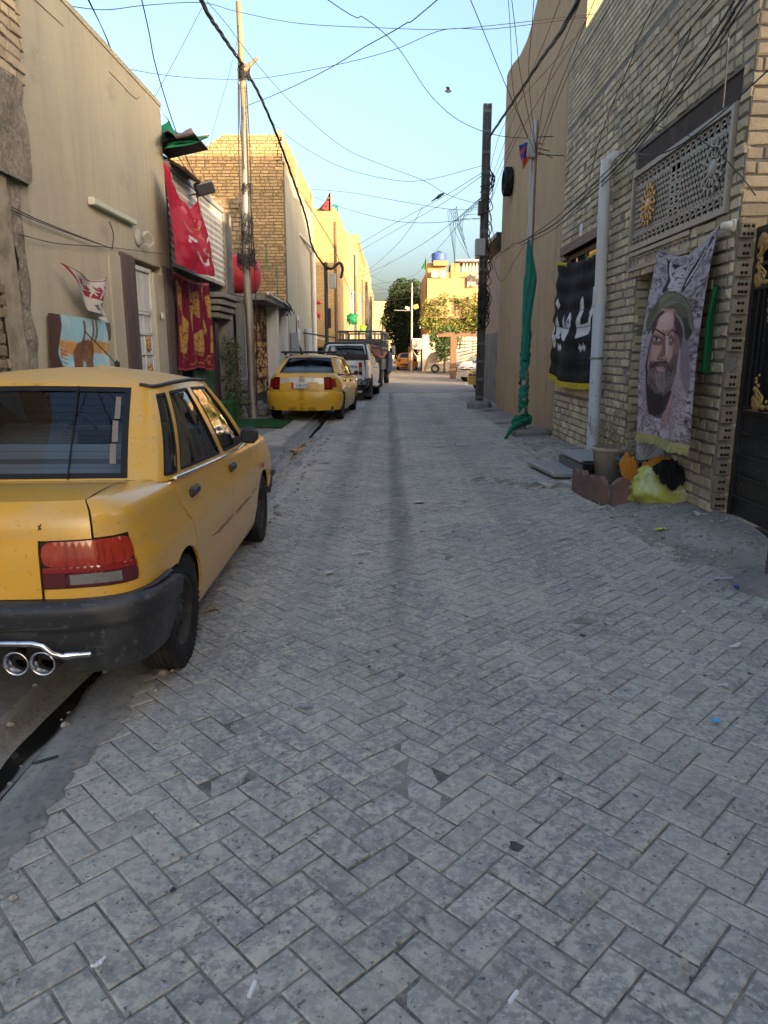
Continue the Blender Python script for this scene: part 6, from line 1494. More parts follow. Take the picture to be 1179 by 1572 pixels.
def fringe(name, fn, n, L, m, parent, up=False, us=(0, 1), v=1.0):
    mb = MB(); r = random.Random(3)
    for k in range(n):
        u = us[0] + (us[1] - us[0]) * k / (n - 1); p = fn(u, v); l = L * r.uniform(.85, 1.1)
        mb.add([p, fn(min(1, u + 1.1 * (us[1] - us[0]) / n), v), fn(min(1, u + 1.0 * (us[1] - us[0]) / n), v) + Vector((-.01, r.uniform(-.006, .006), -l)), p + Vector((-.012 + r.uniform(-.008, .004), r.uniform(-.006, .006), -l))], [(0, 1, 2, 3)])
    return mb.build(name, m, parent, fix=False)
M_yf = mat('yellow_fringe', (.48, .36, .015), .8, layers=[(30, .45, .65, (.34, .24, .01), .6)])
fringe('fringe', blackf, 110, .085, M_yf, bbn); fringe('fringe', blackf, 34, .05, M_yf, bbn, us=(0, .24), v=0.0); fringe('fringe', blackf, 40, .05, M_yf, bbn, us=(.7, 1), v=0)
# portrait banner (a plain generic bearded man in a dark turban)
q5 = [(215, 212), (604, 66), (388, 1465), (88, 1375)]; f7_ = quad_uv(q5); f7 = lambda p: f7_((305 + (p[0] - 305) * 1.13, 800 + (p[1] - 800) * 1.04) if 440 < p[1] < 1290 else p); F7 = lambda *pts: [f7(p) for p in pts]
pr = Print(150, 400, (.36, .30, .31), 2); AS = 3.2
def S7(pts, w0, w1, col, a=1.0, within=None): pr.stroke([f7(p) for p in pts], w0, w1, col, a, AS, within)
def soften(n, within=None):
    for _ in range(n):
        q = np.pad(pr.a, ((1, 1), (1, 1), (0, 0)), 'edge'); q = (q[:-2, 1:-1] + q[2:, 1:-1] + q[1:-1, :-2] + q[1:-1, 2:] + 2 * q[1:-1, 1:-1]) / 6
        pr.a = q if within is None else np.where(within[..., None], q, pr.a)
def blob(x, y, rx, ry, col, a=1.0, within=None):
    pr.fill(F7(*[(x + rx * math.cos(t * .4488), y + ry * math.sin(t * .4488)) for t in range(14)]), col, a, within)
lt = (.52, .46, .47); dk = (.030, .020, .022)
pr.mottle(7, (.16, .125, .135), .46, .85, 1, AS); pr.mottle(16, (.42, .36, .365), .5, .7, 2, AS)
# pale drapery at the top
pr.fill(F7((305, 245), (440, 225), (600, 75), (560, 180), (470, 330), (400, 460), (310, 460), (330, 360)), (.40, .33, .35))
pr.fill(F7((345, 300), (400, 280), (390, 420), (340, 440)), (.52, .44, .46), .8)
# hood and robe
hood = F7((215, 690), (170, 860), (148, 1060), (165, 1250), (185, 1375), (340, 1430), (385, 1300), (425, 1000), (440, 800), (420, 640), (330, 560))
hm = pr.fill(hood, (.36, .29, .31))
pr.fill(F7((182, 960), (212, 800), (255, 680), (250, 1000), (335, 1110), (305, 1200), (252, 1290), (215, 1305), (185, 1250)), (.045, .03, .03))
pr.fill(F7((425, 690), (445, 800), (430, 1000), (400, 1150), (395, 1000), (405, 800)), (.17, .13, .14), .8)
pr.fill(F7((345, 1080), (372, 1050), (335, 1215), (285, 1385), (240, 1370), (235, 1300), (290, 1220)), (.40, .24, .21))
pr.fill(F7((185, 1290), (240, 1300), (235, 1380), (300, 1330), (310, 1425), (200, 1395)), (.60, .52, .545))
soften(7)
pr.mottle(60, (.17, .13, .14), .5, .8, 11, AS, within=hm & ~pr.mask(F7((212, 700), (182, 960), (185, 1250), (300, 1240), (400, 1000), (405, 650))))
pr.mottle(26, (.05, .036, .042), .58, .9, 3, AS, within=~hm); pr.mottle(44, (.5, .44, .45), .58, .6, 5, AS, within=~hm); pr.mottle(12, (.06, .045, .05), .60, .8, 9, AS, within=~hm & pr.mask(F7((440, 500), (560, 300), (420, 1460), (330, 1450))))
S7([(300, 240), (310, 300), (330, 340), (310, 400), (290, 460)], .07, .09, dk); S7([(312, 240), (325, 310), (338, 350), (322, 410)], .035, .045, lt)
S7([(560, 140), (520, 200), (470, 300), (430, 390), (410, 430)], .12, .09, dk)
for k in range(13): S7([(430 + k * 11, 400 - k * 24), (448 + k * 10, 350 - k * 22), (482 + k * 9, 318 - k * 19)], .017, .006, lt)
pr.fill(F7((330, 225), (380, 230), (350, 270)), dk); pr.fill(F7((380, 250), (430, 235), (410, 280)), dk, .8)
for k in range(7): S7([(200 + k * 16, 1310), (215 + k * 14, 1360), (225 + k * 13, 1410)], .010, .006, (.32, .25, .28), .8)
# face, first in broad soft planes
face = F7((240, 680), (262, 615), (310, 575), (358, 600), (388, 670), (396, 770), (386, 870), (366, 970), (322, 1070), (255, 1090), (212, 1045), (196, 960), (210, 860), (222, 770))
fm = pr.fill(face, (.40, .225, .18))
pr.fill(F7((255, 660), (285, 600), (325, 590), (335, 690), (292, 725), (258, 722)), (.52, .33, .28), 1, fm); blob(312, 850, 34, 60, (.50, .30, .255), .9, fm); blob(240, 860, 24, 55, (.46, .27, .225), .9, fm)
pr.fill(F7((345, 620), (400, 700), (396, 860), (370, 960), (345, 900), (362, 780)), (.20, .10, .085), .85, fm); pr.fill(F7((215, 790), (235, 700), (248, 700), (235, 790), (222, 900), (205, 930)), (.24, .125, .105), .8, fm)
blob(254, 790, 32, 36, (.17, .085, .075), .9, fm); blob(328, 785, 36, 38, (.17, .085, .075), .9, fm); pr.fill(F7((283, 750), (270, 850), (250, 900), (262, 905), (284, 880), (292, 770)), (.19, .095, .08), .9, fm)
pr.fill(F7((296, 740), (304, 745), (300, 880), (284, 895), (288, 800)), (.62, .43, .38), .9, fm); blob(300, 640, 30, 34, (.58, .39, .34), .8, fm)
beard = F7((200, 985), (218, 925), (250, 925), (285, 912), (325, 930), (352, 880), (382, 870), (372, 990), (330, 1095), (272, 1145), (222, 1120), (194, 1060))
bm_ = pr.fill(beard, (.12, .085, .075)); blob(262, 1050, 34, 70, (.25, .19, .175), .9, bm_)
tur = F7((200, 770), (192, 700), (212, 620), (262, 510), (318, 452), (378, 458), (440, 520), (466, 610), (462, 730), (436, 800), (412, 710), (384, 625), (332, 575), (288, 580), (250, 645), (224, 730))
tm = pr.fill(tur, (.105, .095, .058)); pr.fill(F7((262, 530), (318, 465), (372, 470), (400, 520), (330, 540), (270, 600)), (.20, .185, .115), .9, tm); pr.fill(F7((400, 640), (462, 640), (455, 790), (430, 780)), (.035, .03, .02), .9, tm)
pr.fill(F7((222, 770), (224, 690), (250, 640), (290, 590), (300, 600), (262, 660), (246, 730)), (.06, .04, .035)); pr.fill(F7((330, 585), (384, 640), (412, 740), (402, 860), (385, 780), (352, 650)), (.06, .04, .035))
soften(9, pr.mask(F7((180, 440), (480, 440), (470, 800), (390, 1160), (180, 1160))))
# then the fine drawing
for k in range(15):
    S7([(206 + k * 5, 720 - k * 9), (256 + k * 6, 600 - k * 9), (322 + k * 7, 520 - k * 4), (398 + k * 4.5, 540 + k * 6), (446 + k, 640 + k * 9)], .011, .011, ((.25, .235, .16), (.028, .025, .016), (.15, .135, .085))[k % 3], .8, tm)
for k in range(7): S7([(250 + k * 4, 660 - k * 8), (246 + k * 2, 700), (240 - k, 750 - k * 6)], .008, .004, (.05, .032, .028), .8); S7([(340 + k * 5, 600 + k * 9), (362 + k * 4, 660 + k * 8), (372 + k * 4, 730 + k * 8)], .010, .005, (.05, .032, .028), .8)
S7([(228, 752), (248, 722), (272, 734), (288, 756)], .030, .022, dk); S7([(298, 754), (318, 726), (350, 718), (378, 742)], .024, .030, dk)
S7([(284, 720), (290, 745)], .010, .006, (.17, .08, .07)); S7([(298, 722), (295, 745)], .010, .006, (.17, .08, .07))
for cx, cy, s in ((255, 785, 1), (327, 780, 1.15)):
    pr.fill(F7((cx - 19 * s, cy + 3), (cx - 6, cy - 12 * s), (cx + 8, cy - 11 * s), (cx + 19 * s, cy + 2), (cx + 4, cy + 12 * s), (cx - 8, cy + 11 * s)), (.50, .43, .41)); blob(cx - 1, cy - 1, 8 * s, 11 * s, (.025, .015, .013)); blob(cx - 4, cy - 5, 2.4, 3, (.7, .66, .64))
    S7([(cx - 22 * s, cy + 4), (cx - 4, cy - 15 * s), (cx + 20 * s, cy + 1)], .016, .014, dk); S7([(cx - 18 * s, cy + 22), (cx, cy + 28), (cx + 18 * s, cy + 19)], .007, .007, (.13, .065, .055), .8)
S7([(250, 905), (258, 915), (272, 908)], .018, .014, dk, .9); S7([(284, 912), (292, 902)], .014, .01, dk, .8)
for k in range(26):
    x0 = 214 + (k * 37) % 140; S7([(x0, 940 + (k * 17) % 30), (x0 - 8 + (k % 3) * 8, 962 + (k * 17) % 30)], .010, .005, (.035, .022, .02), .9)
S7([(222, 968), (246, 934), (266, 930)], .034, .022, (.05, .032, .028)); S7([(268, 930), (302, 932), (338, 985)], .022, .036, (.05, .032, .028))
pr.fill(F7((240, 962), (262, 955), (284, 968), (268, 988), (244, 984)), (.46, .25, .235)); S7([(240, 969), (262, 966), (284, 971)], .007, .007, (.10, .04, .04))
for k in range(70):
    x0 = 204 + (k * 37) % 160; y0 = 945 + (k * 53) % 120; S7([(x0, y0), (x0 + 5 - (k % 3) * 6, y0 + 34), (x0 - (k % 4) * 5, y0 + 66)], .007, .003, ((.36, .29, .265), (.03, .018, .016), (.20, .15, .135))[k % 3], .85, bm_)
soften(1)
cp = [atX(960 + p[0] * .2417, 330 + p[1] * .2417, x) for p, x in zip(q5, (XR - .06, XR - .05, XR - .30, XR - .34))]; bb7 = bil(cp)
def portf(u, v):
    p = bb7(u, v); s = math.sin(math.pi * u); p.z -= .15 * s * (1 - v) ** 3
    p.x -= .03 * math.sin(u * 9 + 1.5 * v) * (.3 + .7 * v) + .012 * math.sin(u * 21 + v * 4) + .05 * math.sin(math.pi * v) - .10 * s * v * 0; return p
pbn = sheet('portrait_banner', 150, 400, portf, pr.out(), M_cloth, label='tall printed banner of a bearded man in a green turban with fringed hem', cat='banner')
fringe('fringe', portf, 100, .085, mat('khaki_fringe', (.36, .33, .13), .85, layers=[(30, .45, .65, (.25, .22, .08), .6)]), pbn)
# green cloth strip
gA = [atX(1102, 437, XR - .02), atX(1096, 490, XR - .03), atX(1090, 575, XR - .03)]; gB = [atX(1098, 440, XR - .10), atX(1086, 490, XR - .12), atX(1078, 570, XR - .14)]
A_, B_ = smoothpts(gA, 8), smoothpts(gB, 8); vs = []
for i in range(len(A_)):
    for j in range(7): vs.append(A_[i].lerp(B_[i], j / 6) + Vector((-.025 * math.sin(j * 1.7), 0, 0)))
MB().add(vs, [(i * 7 + j, i * 7 + j + 1, (i + 1) * 7 + j + 1, (i + 1) * 7 + j) for i in range(len(A_) - 1) for j in range(6)], True).build('green_strip', mat('bright_green_cloth', (.01, .13, .04), .7), fix=False, label='strip of bright green cloth beside the portrait banner', cat='cloth')
sb = thing('wall_socket', 'white round wall socket on the brick pier above the gate', 'socket', (XR, 6.2, 2.6)); c = atX(1125, 347, XR - .02)
child(MB().box(c, (.04, .09, .10), None, .012), 'base', mat('ivory_plastic', ()), sb)
child(MB().lathe([(.0001, -.07), (.028, -.07), (.04, -.02), (.045, .0)], c + Vector((-.02, 0, 0)), 'X', 14), 'cup', mat('ivory_plastic', ()), sb)
# door step, slab
ds = thing('door_step', 'grey stone door step below the drain pipe', 'step', (2.5, 8.7, .1))
child(MB().box((2.50, 8.60, .12), (.56, .95, .20), Matrix.Rotation(.05, 3, 'Z'), .012), 'block', mat('dark_stone', (.12, .125, .125), .6, .3, layers=[(60, .5, .65, (.25, .25, .25), .6)]), ds)
child(MB().box((2.50, 8.60, .263), (.60, 1.0, .03), Matrix.Rotation(.05, 3, 'Z'), .004), 'tread', mat('pale_stone', (.30, .30, .29), .6, .3, layers=[(20, .45, .65, (.22, .22, .21), .6)]), ds)
MB().box((2.06, 8.62, .10), (.42, 1.0, .055), Matrix.Rotation(.12, 3, 'Z') @ Matrix.Rotation(.06, 3, 'Y'), .012).build('stone_slab', mat('pale_stone', ()), label='loose grey stone slab lying before the door step', cat='slab')
# flower pots
def pot(name, label, c, r0, r1, h, m, soil=True):
    th = thing(name, label, 'flower pot', c)
    child(MB().lathe([(.0001, 0), (r0, 0), (r0 + (r1 - r0) * .85, h * .86), (r1, h * .88), (r1 + .012, h * .9), (r1 + .012, h), (r1 - .01, h), (r1 - .02, h * .9), (.0001, h * .88)], c, 'Z', 26), 'tub', m, th); return th
c1 = Vector((2.44, 7.72, .12)); p_a = pot('plant_pot', 'large cream plastic pot with dried stems', tuple(c1), .15, .20, .37, mat('cream_pot', (.36, .31, .25), .6, .3, layers=[((4, 4, 2), .45, .65, (.24, .16, .11), .6)]))
c2 = Vector((2.54, 7.30, .12)); p_b = pot('plant_pot', 'dark blue grey plastic pot beside the cream one', tuple(c2), .125, .165, .31, mat('blue_grey_pot', (.07, .10, .125), .5, .3))
c3 = Vector((2.26, 7.85, .10)); p_c = pot('plant_pot', 'small black plastic pot against the door step', tuple(c3), .07, .09, .20, mat('black_pot', (.015, .015, .015), .5))
q = random.Random(8); mb = MB()
for c in (c1, c2):
    for k in range(26 if c is c1 else 14):
        a = q.random() * 6.28; b = c + Vector((math.cos(a) * .1, math.sin(a) * .1, .3)); L = q.uniform(.15, .55)
        e = b + Vector((q.gauss(0, .14), q.gauss(0, .14), L)); mb.tube(smoothpts([b, (b + e) / 2 + Vector((q.gauss(0, .05), q.gauss(0, .05), 0)), e], 3), .0035, 4)
        for j in range(4):
            p = b.lerp(e, q.uniform(.4, 1)); mb.tube([p, p + Vector((q.gauss(0, .05), q.gauss(0, .05), q.uniform(0, .06)))], .0025, 3)
dryp = mb.build('dry_plant', M_dry, label='dry brown stems growing out of the pots', cat='plant')
# scalloped pink edging blocks
med = mat('pink_block', (.20, .115, .10), .85, .2, layers=[(8, .42, .65, (.13, .085, .075), .7), (40, .6, .7, (.3, .24, .22), .6)], bump=[(50, .4, .005)])
def scallop(c, rz, label):
    Mx = Matrix.Rotation(rz, 3, 'Z'); c = Vector(c); prof = []
    for k in range(13): t = k / 12; prof.append((-.21 + .42 * t, .20 + .055 * abs(math.sin(t * math.pi * 2)) * (1.25 if t < .5 else .85)))
    poly = [(-.21, 0), (.21, 0)] + prof[::-1]
    mb = MB(); mb.prism(poly, lambda a, b, t: c + Mx @ Vector((a, t, b)), -.032, .032)
    return mb.build('edging_block', med, label=label, cat='edging block')
scallop((2.40, 6.86, .03), .10, 'front scalloped pink concrete edging block before the pots')
scallop((2.12, 7.12, .02), 1.75, 'middle scalloped pink edging block along the side of the pots')
scallop((2.08, 7.55, .01), 1.6, 'rear scalloped pink edging block next to the door step')
# sack
sk = thing('rag_sack', 'yellow green woven sack stuffed with clothes by the wall', 'sack', (2.66, 6.78, .05)); c = Vector((2.66, 6.82, .05))
mb = MB(); vs = []; nz, na = 22, 44
for j in range(nz + 1):
    t = j / nz; r_ = float(np.interp(t, [0, .06, .3, .55, .8, .93, 1], [.16, .28, .31, .275, .20, .19, .15]))
    for i in range(na):
        a = 2 * math.pi * i / na; rr = r_ * (1 + .06 * math.sin(a * 3 + t * 5) + .05 * math.sin(a * 8 + t * 9) * (.3 + t) + .03 * math.sin(t * 17 + 2 * math.sin(a * 2))) + .045 * mnoise.noise(Vector((math.cos(a) * 3, math.sin(a) * 3, t * 6)))
        vs.append(c + Vector((math.cos(a) * rr * 1.05, math.sin(a) * rr * .9, .33 * t + .03 * math.sin(a * 2 + 1) * t - .02 * math.cos(a) * t)))
mb.add(vs, [(j * na + i, j * na + (i + 1) % na, (j + 1) * na + (i + 1) % na, (j + 1) * na + i) for j in range(nz) for i in range(na)], True)
child(mb, 'bag', mat('sack_weave', (.44, .43, .07), .6, .3, layers=[(4, .52, .64, (.50, .53, .34), .7), ((60, 60, 8), .5, .62, (.30, .32, .09), .6), (6, .63, .68, (.10, .33, .07), .7)], bump=[(18, .5, .012), (300, .3, .002)]), sk)
def rag(name, label, c, rx, ry, h, m, seed, fall=.0):
    mb = MB(); vs = []; n = 26; c = Vector(c)
    for j in range(n):
        for i in range(n):
            x, y = -1 + 2 * i / (n - 1), -1 + 2 * j / (n - 1); d2 = math.hypot(x, y)
            z = h * max(-.3, 1 - d2 * d2 * .8) + .05 * mnoise.noise(Vector((x * 2.2, y * 2.2, seed))) + .045 * mnoise.noise(Vector((x * 5, y * 5, seed))) + .02 * mnoise.noise(Vector((x * 11, y * 11, seed)))
            if y < -.3: z -= fall * (-.3 - y) * (1.2 - abs(x))
            vs.append(c + Vector((x * rx * (1 - .25 * abs(y)), y * ry, z)))
    mb.add(vs, [(j * n + i, j * n + i + 1, (j + 1) * n + i + 1, (j + 1) * n + i) for j in range(n - 1) for i in range(n - 1)], True)
    return mb.build(name, m, label=label, cat='cloth', fix=False)
rag('orange_cloth', 'crumpled orange cloth on top of the sack', (2.68, 6.92, .37), .19, .13, .11, mat('orange_cloth_mat', (.42, .17, .02), .8), 2)
rag('black_cloth', 'black garment spilling down the front of the sack', (2.67, 6.70, .375), .15, .15, .11, mat('black_cloth_mat', (.006, .006, .007), .9), 5, .20)
rag('orange_cloth', 'orange cloth hung over the blue grey pot', (2.42, 7.08, .36), .10, .09, .13, mat('orange_cloth_mat', ()), 7, .35)
MB().box((2.70, 7.25, .36), (.30, .05, .52), Matrix.Rotation(.2, 3, 'Z') @ Matrix.Rotation(-.12, 3, 'X'), .01).build('white_board', mat('white_board_mat', (.50, .52, .54), .5, layers=[(8, .5, .65, (.38, .39, .4), .6)]), label='white board leaning behind the sack below the portrait banner', cat='board')
# litter
lt_ = [
 ('paper_scrap', 'white paper strip lying in mid street', 556, 849, .16, .03, (.55, .55, .53), .2), ('paper_scrap', 'twisted white paper on the wheel track beside the strip', 507, 879, .08, .05, (.5, .5, .48), .6),
 ('tile_piece', 'pale square tile scrap lying in the street centre', 644, 771, .10, .08, (.42, .42, .40), .1), ('foil_scrap', 'crumpled grey foil in front of the camera', 468, 1084, .07, .03, (.3, .3, .3), .4),
 ('blue_wrapper', 'small light blue wrapper on the right paving', 1098, 1107, .05, .03, (.12, .40, .62), .4), ('foil_scrap', 'silver crumpled foil on the right paving', 1111, 1052, .05, .03, (.5, .5, .5), .3),
 ('tissue', 'white tissue with a tail on the right paving', 1130, 991, .09, .03, (.6, .6, .58), .3), ('yellow_wrapper', 'bright yellow green wrapper near the gate', 1014, 821, .12, .05, (.50, .56, .03), .1),
 ('plastic_scrap', 'clear pinkish plastic scrap by the gate corner', 1073, 810, .12, .08, (.45, .38, .39), .4), ('stick', 'pale stick lying on the paving at right', 870, 827, .14, .02, (.36, .35, .32), .3),
 ('white_spoon', 'white plastic spoon near the steel post', 1113, 888, .13, .018, (.6, .6, .6), .0), ('blue_litter', 'small blue bottle cap near the steel post', 1130, 902, .03, .028, (.02, .05, .5), .2),
 ('wrapper', 'pale green wrapper before the edging blocks', 922, 781, .07, .05, (.45, .50, .33), .5), ('paper_scrap', 'white paper strip far off in the street', 674, 685, .25, .06, (.5, .5, .48), .1),
 ('paper_scrap', 'second white paper strip far off to the right', 705, 683, .25, .06, (.52, .52, .5), .3), ('cigarette_end', 'white cigarette end at the bottom middle', 387, 1521, .045, .009, (.7, .7, .68), 1.4),
 ('cigarette_end', 'white cigarette end bottom right of centre', 788, 1533, .04, .009, (.7, .7, .68), .9), ('twig', 'dry yellow twig on the paving at lower right', 910, 1377, .07, .005, (.42, .36, .22), 2.2),
 ('paper_scrap', 'tiny folded white scrap at lower left', 152, 1479, .04, .015, (.7, .7, .68), .7), ('leaf', 'dry brown leaf beside the taxi wheel', 326, 936, .09, .04, (.36, .24, .13), .2),
 ('leaf', 'dry curled leaf at lower right', 1048, 1480, .03, .02, (.4, .33, .26), .4), ('plank', 'pale plank lying near the wrapped pole', 780, 649, .55, .10, (.35, .32, .29), .05),
 ('plank', 'grey plank beside the steel pole foot', 752, 630, .5, .12, (.26, .24, .22), .1), ('litter_heap', 'crumpled orange and white litter in the gutter', 452, 686, .3, .2, (.55, .25, .14), .4),
 ('stick', 'thin dark stick on the gutter edge', 70, 1168, .09, .008, (.02, .02, .02), .6), ('cigarette_end', 'short white cigarette end near the far tracks', 520, 952, .05, .012, (.6, .6, .58), .4),
 ('paper_scrap', 'small white scrap right of centre', 1050, 940, .04, .02, (.6, .6, .56), .5), ('paper_scrap', 'white scrap on the bank by the sack', 1038, 770, .05, .04, (.62, .62, .6), .2),
]
for k, (n, lab, x, y, L, W2, col, rz) in enumerate(lt_):
    q = random.Random(k * 7 + 1); p = gnd(x, y, .012); z0 = max(gz(p.x, p.y), bankz(p.x, p.y) + .01, .0) + .004
    if n == 'litter_heap': z0 = -.04
    mb = MB(); nu, nv_ = 12, 4; vs = []; cr = .25 if n in ('paper_scrap', 'foil_scrap', 'tissue', 'yellow_wrapper', 'plastic_scrap', 'blue_wrapper', 'wrapper', 'litter_heap', 'leaf') else 0
    thick = .02 if n in ('plank',) else .006 if n in ('tile_piece', 'stick', 'cigarette_end', 'blue_litter', 'white_spoon') else .0025
    for j in range(nv_ + 1):
        for i in range(nu + 1):
            a, b = i / nu - .5, j / nv_ - .5; e = (1 - .5 * abs(a) * 2 * (1 if cr else 0)) * (1 + .3 * mnoise.noise(Vector((a * 5, k, 0))) * (1 if cr else 0))
            vs.append(Vector((a * L, b * W2 * e + .12 * L * math.sin(a * 5 + k) * (1 if cr else 0), thick + cr * W2 * abs(mnoise.noise(Vector((a * 4, b * 4, k)))) * 1.2)))
    Mz = Matrix.Rotation(rz, 3, 'Z'); o_ = Vector((p.x, p.y, z0)); top = [o_ + Mz @ v for v in vs]; bot = [o_ + Mz @ (v - Vector((0, 0, thick))) for v in vs]
    N_ = len(vs); fs = [(j * (nu + 1) + i, j * (nu + 1) + i + 1, (j + 1) * (nu + 1) + i + 1, (j + 1) * (nu + 1) + i) for j in range(nv_) for i in range(nu)]
    mb.add(top + bot, fs + [tuple(N_ + i for i in f[::-1]) for f in fs]); mb.build(n, mat('litter_%d' % k, col, .6), label=lab, cat='litter')
vine = thing('wall_vine', 'thin leafy creeper climbing the shop pier', 'plant', (-3.4, 16.2, 0)); q = random.Random(2); mb = MB()
leaves(mb, [(-3.45, 16.1, .5 + .3 * k, .22 + .06 * (k % 2), 1.0) for k in range(5)] + [(-3.3, 15.9, .4, .3, 1)], 1500, .035, 6); o = mb.build('foliage', M_leaf, None, fix=False); o.parent = vine; o.matrix_parent_inverse = Matrix.Translation(-vine.location)
mb = MB()
for k in range(4): mb.tube(smoothpts([(-3.45 + .05 * k, 16.1, 0), (-3.4 + .04 * k, 16.0, .7), (-3.5 + .05 * k, 16.1, 1.7)], 4), .01, 4)
child(mb, 'stems', M_bark, vine)
# ================================================================== VEHICLES
def itp(x, xs): return float(np.interp(x, [a for a, b in xs], [b for a, b in xs]))
def catmull(keys, t):
    n = len(keys); i = min(n - 2, max(0, int(t))); f = t - i
    a, b, c, d = keys[max(0, i - 1)], keys[i], keys[i + 1], keys[min(n - 1, i + 2)]
    if i == 0: a = (-keys[1][0],) + tuple(keys[1][1:])
    if i == n - 2: d = (-keys[n - 2][0],) + tuple(keys[n - 2][1:])
    return [0.5 * (2 * b[k] + (c[k] - a[k]) * f + (2 * a[k] - 5 * b[k] + 4 * c[k] - d[k]) * f * f + (3 * b[k] - a[k] - 3 * c[k] + d[k]) * f ** 3) for k in range(len(b))]
M_cglass = glass('car_glass', (.80, .86, .85), 1.7, .015, .25)
M_rglass = glass('rear_glass', (.82, .90, .92), 1.2, .02, .05)
M_trim = mat('black_plastic', (.026, .027, .029), .5, .4, layers=[(5, .45, .65, (.075, .073, .07), .7), (30, .6, .7, (.14, .13, .12), .5), ((3, 3, 30), .6, .7, (.11, .11, .105), .5)], bump=[(200, .15, .001)])
M_gask = mat('rubber_gasket', (.012, .012, .012), .6, .3)
M_chrome = mat('chrome', (.62, .62, .63), .16, .5, 1.0, layers=[(20, .55, .7, (.25, .23, .2), .5)])
M_seat = mat('seat_cloth', (.17, .19, .22), .9, .15)
M_rim = mat('dark_rim', (.035, .034, .033), .5, .4, .4, layers=[(12, .5, .7, (.08, .07, .06), .6)])
M_red = mat('lamp_red', (.24, .008, .008), .12, .6, coat=.6)
M_dred = mat('lamp_dark_red', (.09, .006, .008), .12, .6, coat=.6)
M_amber = mat('lamp_amber', (.36, .026, .010), .14, .6, layers=[((60, 60, 4), .5, .62, (.20, .012, .008), .8), ((70, 70, 9), .6, .68, (.62, .15, .07), .5)], coat=.6)
M_clear = mat('lamp_clear', (.19, .18, .155), .14, .6, layers=[(30, .5, .65, (.10, .09, .075), .6)], coat=.6)
def wheel(name, c, r, wd, rim_m, parent, side=1, n=40):
    th = bpy.data.objects.new('wheel', None); th.location = c; link(th, parent)
    mb = MB(); h = wd / 2; rr = r * .62
    prof = [(rr, -h * .86), (rr + .012, -h * .96), (r * .80, -h), (r * .92, -h * .95), (r * .975, -h * .82)]
    for k in range(5):
        a = -h * .70 + k * h * .28
        prof += [(r, a), (r, a + h * .19), (r - .009, a + h * .20), (r - .009, a + h * .27)] if k < 4 else [(r, a), (r, a + h * .19)]
    prof += [(r * .975, h * .82), (r * .92, h * .95), (r * .80, h), (rr + .012, h * .96), (rr, h * .86), (rr, 0)]
    mb.lathe(prof, (0, 0, 0), 'X', n, close=True)
    if n >= 40:
        for k in range(60):
            a = 2 * math.pi * k / 60
            for s in (-1, 1): mb.box((s * h * .84, math.cos(a) * r * .962, math.sin(a) * r * .962), (h * .22, .010, .02), Matrix.Rotation(a + math.pi / 2, 3, 'X'))
    mb.build('tyre', M_rubber, th)
    mb = MB(); s = side
    pf = [(rr, h * .82), (rr * .97, h * .9), (rr * .90, h * .78), (rr * .86, h * .42), (rr * .62, h * .30), (rr * .5, h * .52), (rr * .3, h * .62), (.0001, h * .62)]
    mb.lathe([(a, b * s) for a, b in pf], (0, 0, 0), 'X', n); mb.lathe([(rr, -h * .8 * s), (rr * .9, -h * .3 * s), (.0001, -h * .3 * s)], (0, 0, 0), 'X', n)
    mb.build('rim', rim_m, th)
    if n >= 24:
        mb = MB()
        for k in range(8): a = 2 * math.pi * k / 8; mb.lathe([(.0001, h * s * .40), (rr * .105, h * s * .40), (rr * .12, h * s * .34)], (0, math.cos(a) * rr * .735, math.sin(a) * rr * .735), 'X', 8)
        mb.build('vent_hole', M_dark, th)
        mb = MB()
        for k in range(4): a = 2 * math.pi * k / 4 + .4; mb.lathe([(.0001, h * s * .66), (.010, h * s * .66), (.012, h * s * .5)], (0, math.cos(a) * rr * .36, math.sin(a) * rr * .36), 'X', 6)
        mb.lathe([(.0001, h * s * .75), (rr * .15, h * s * .74), (rr * .18, h * s * .55)], (0, 0, 0), 'X', 12); mb.build('hub', M_dsteel, th)
    return th
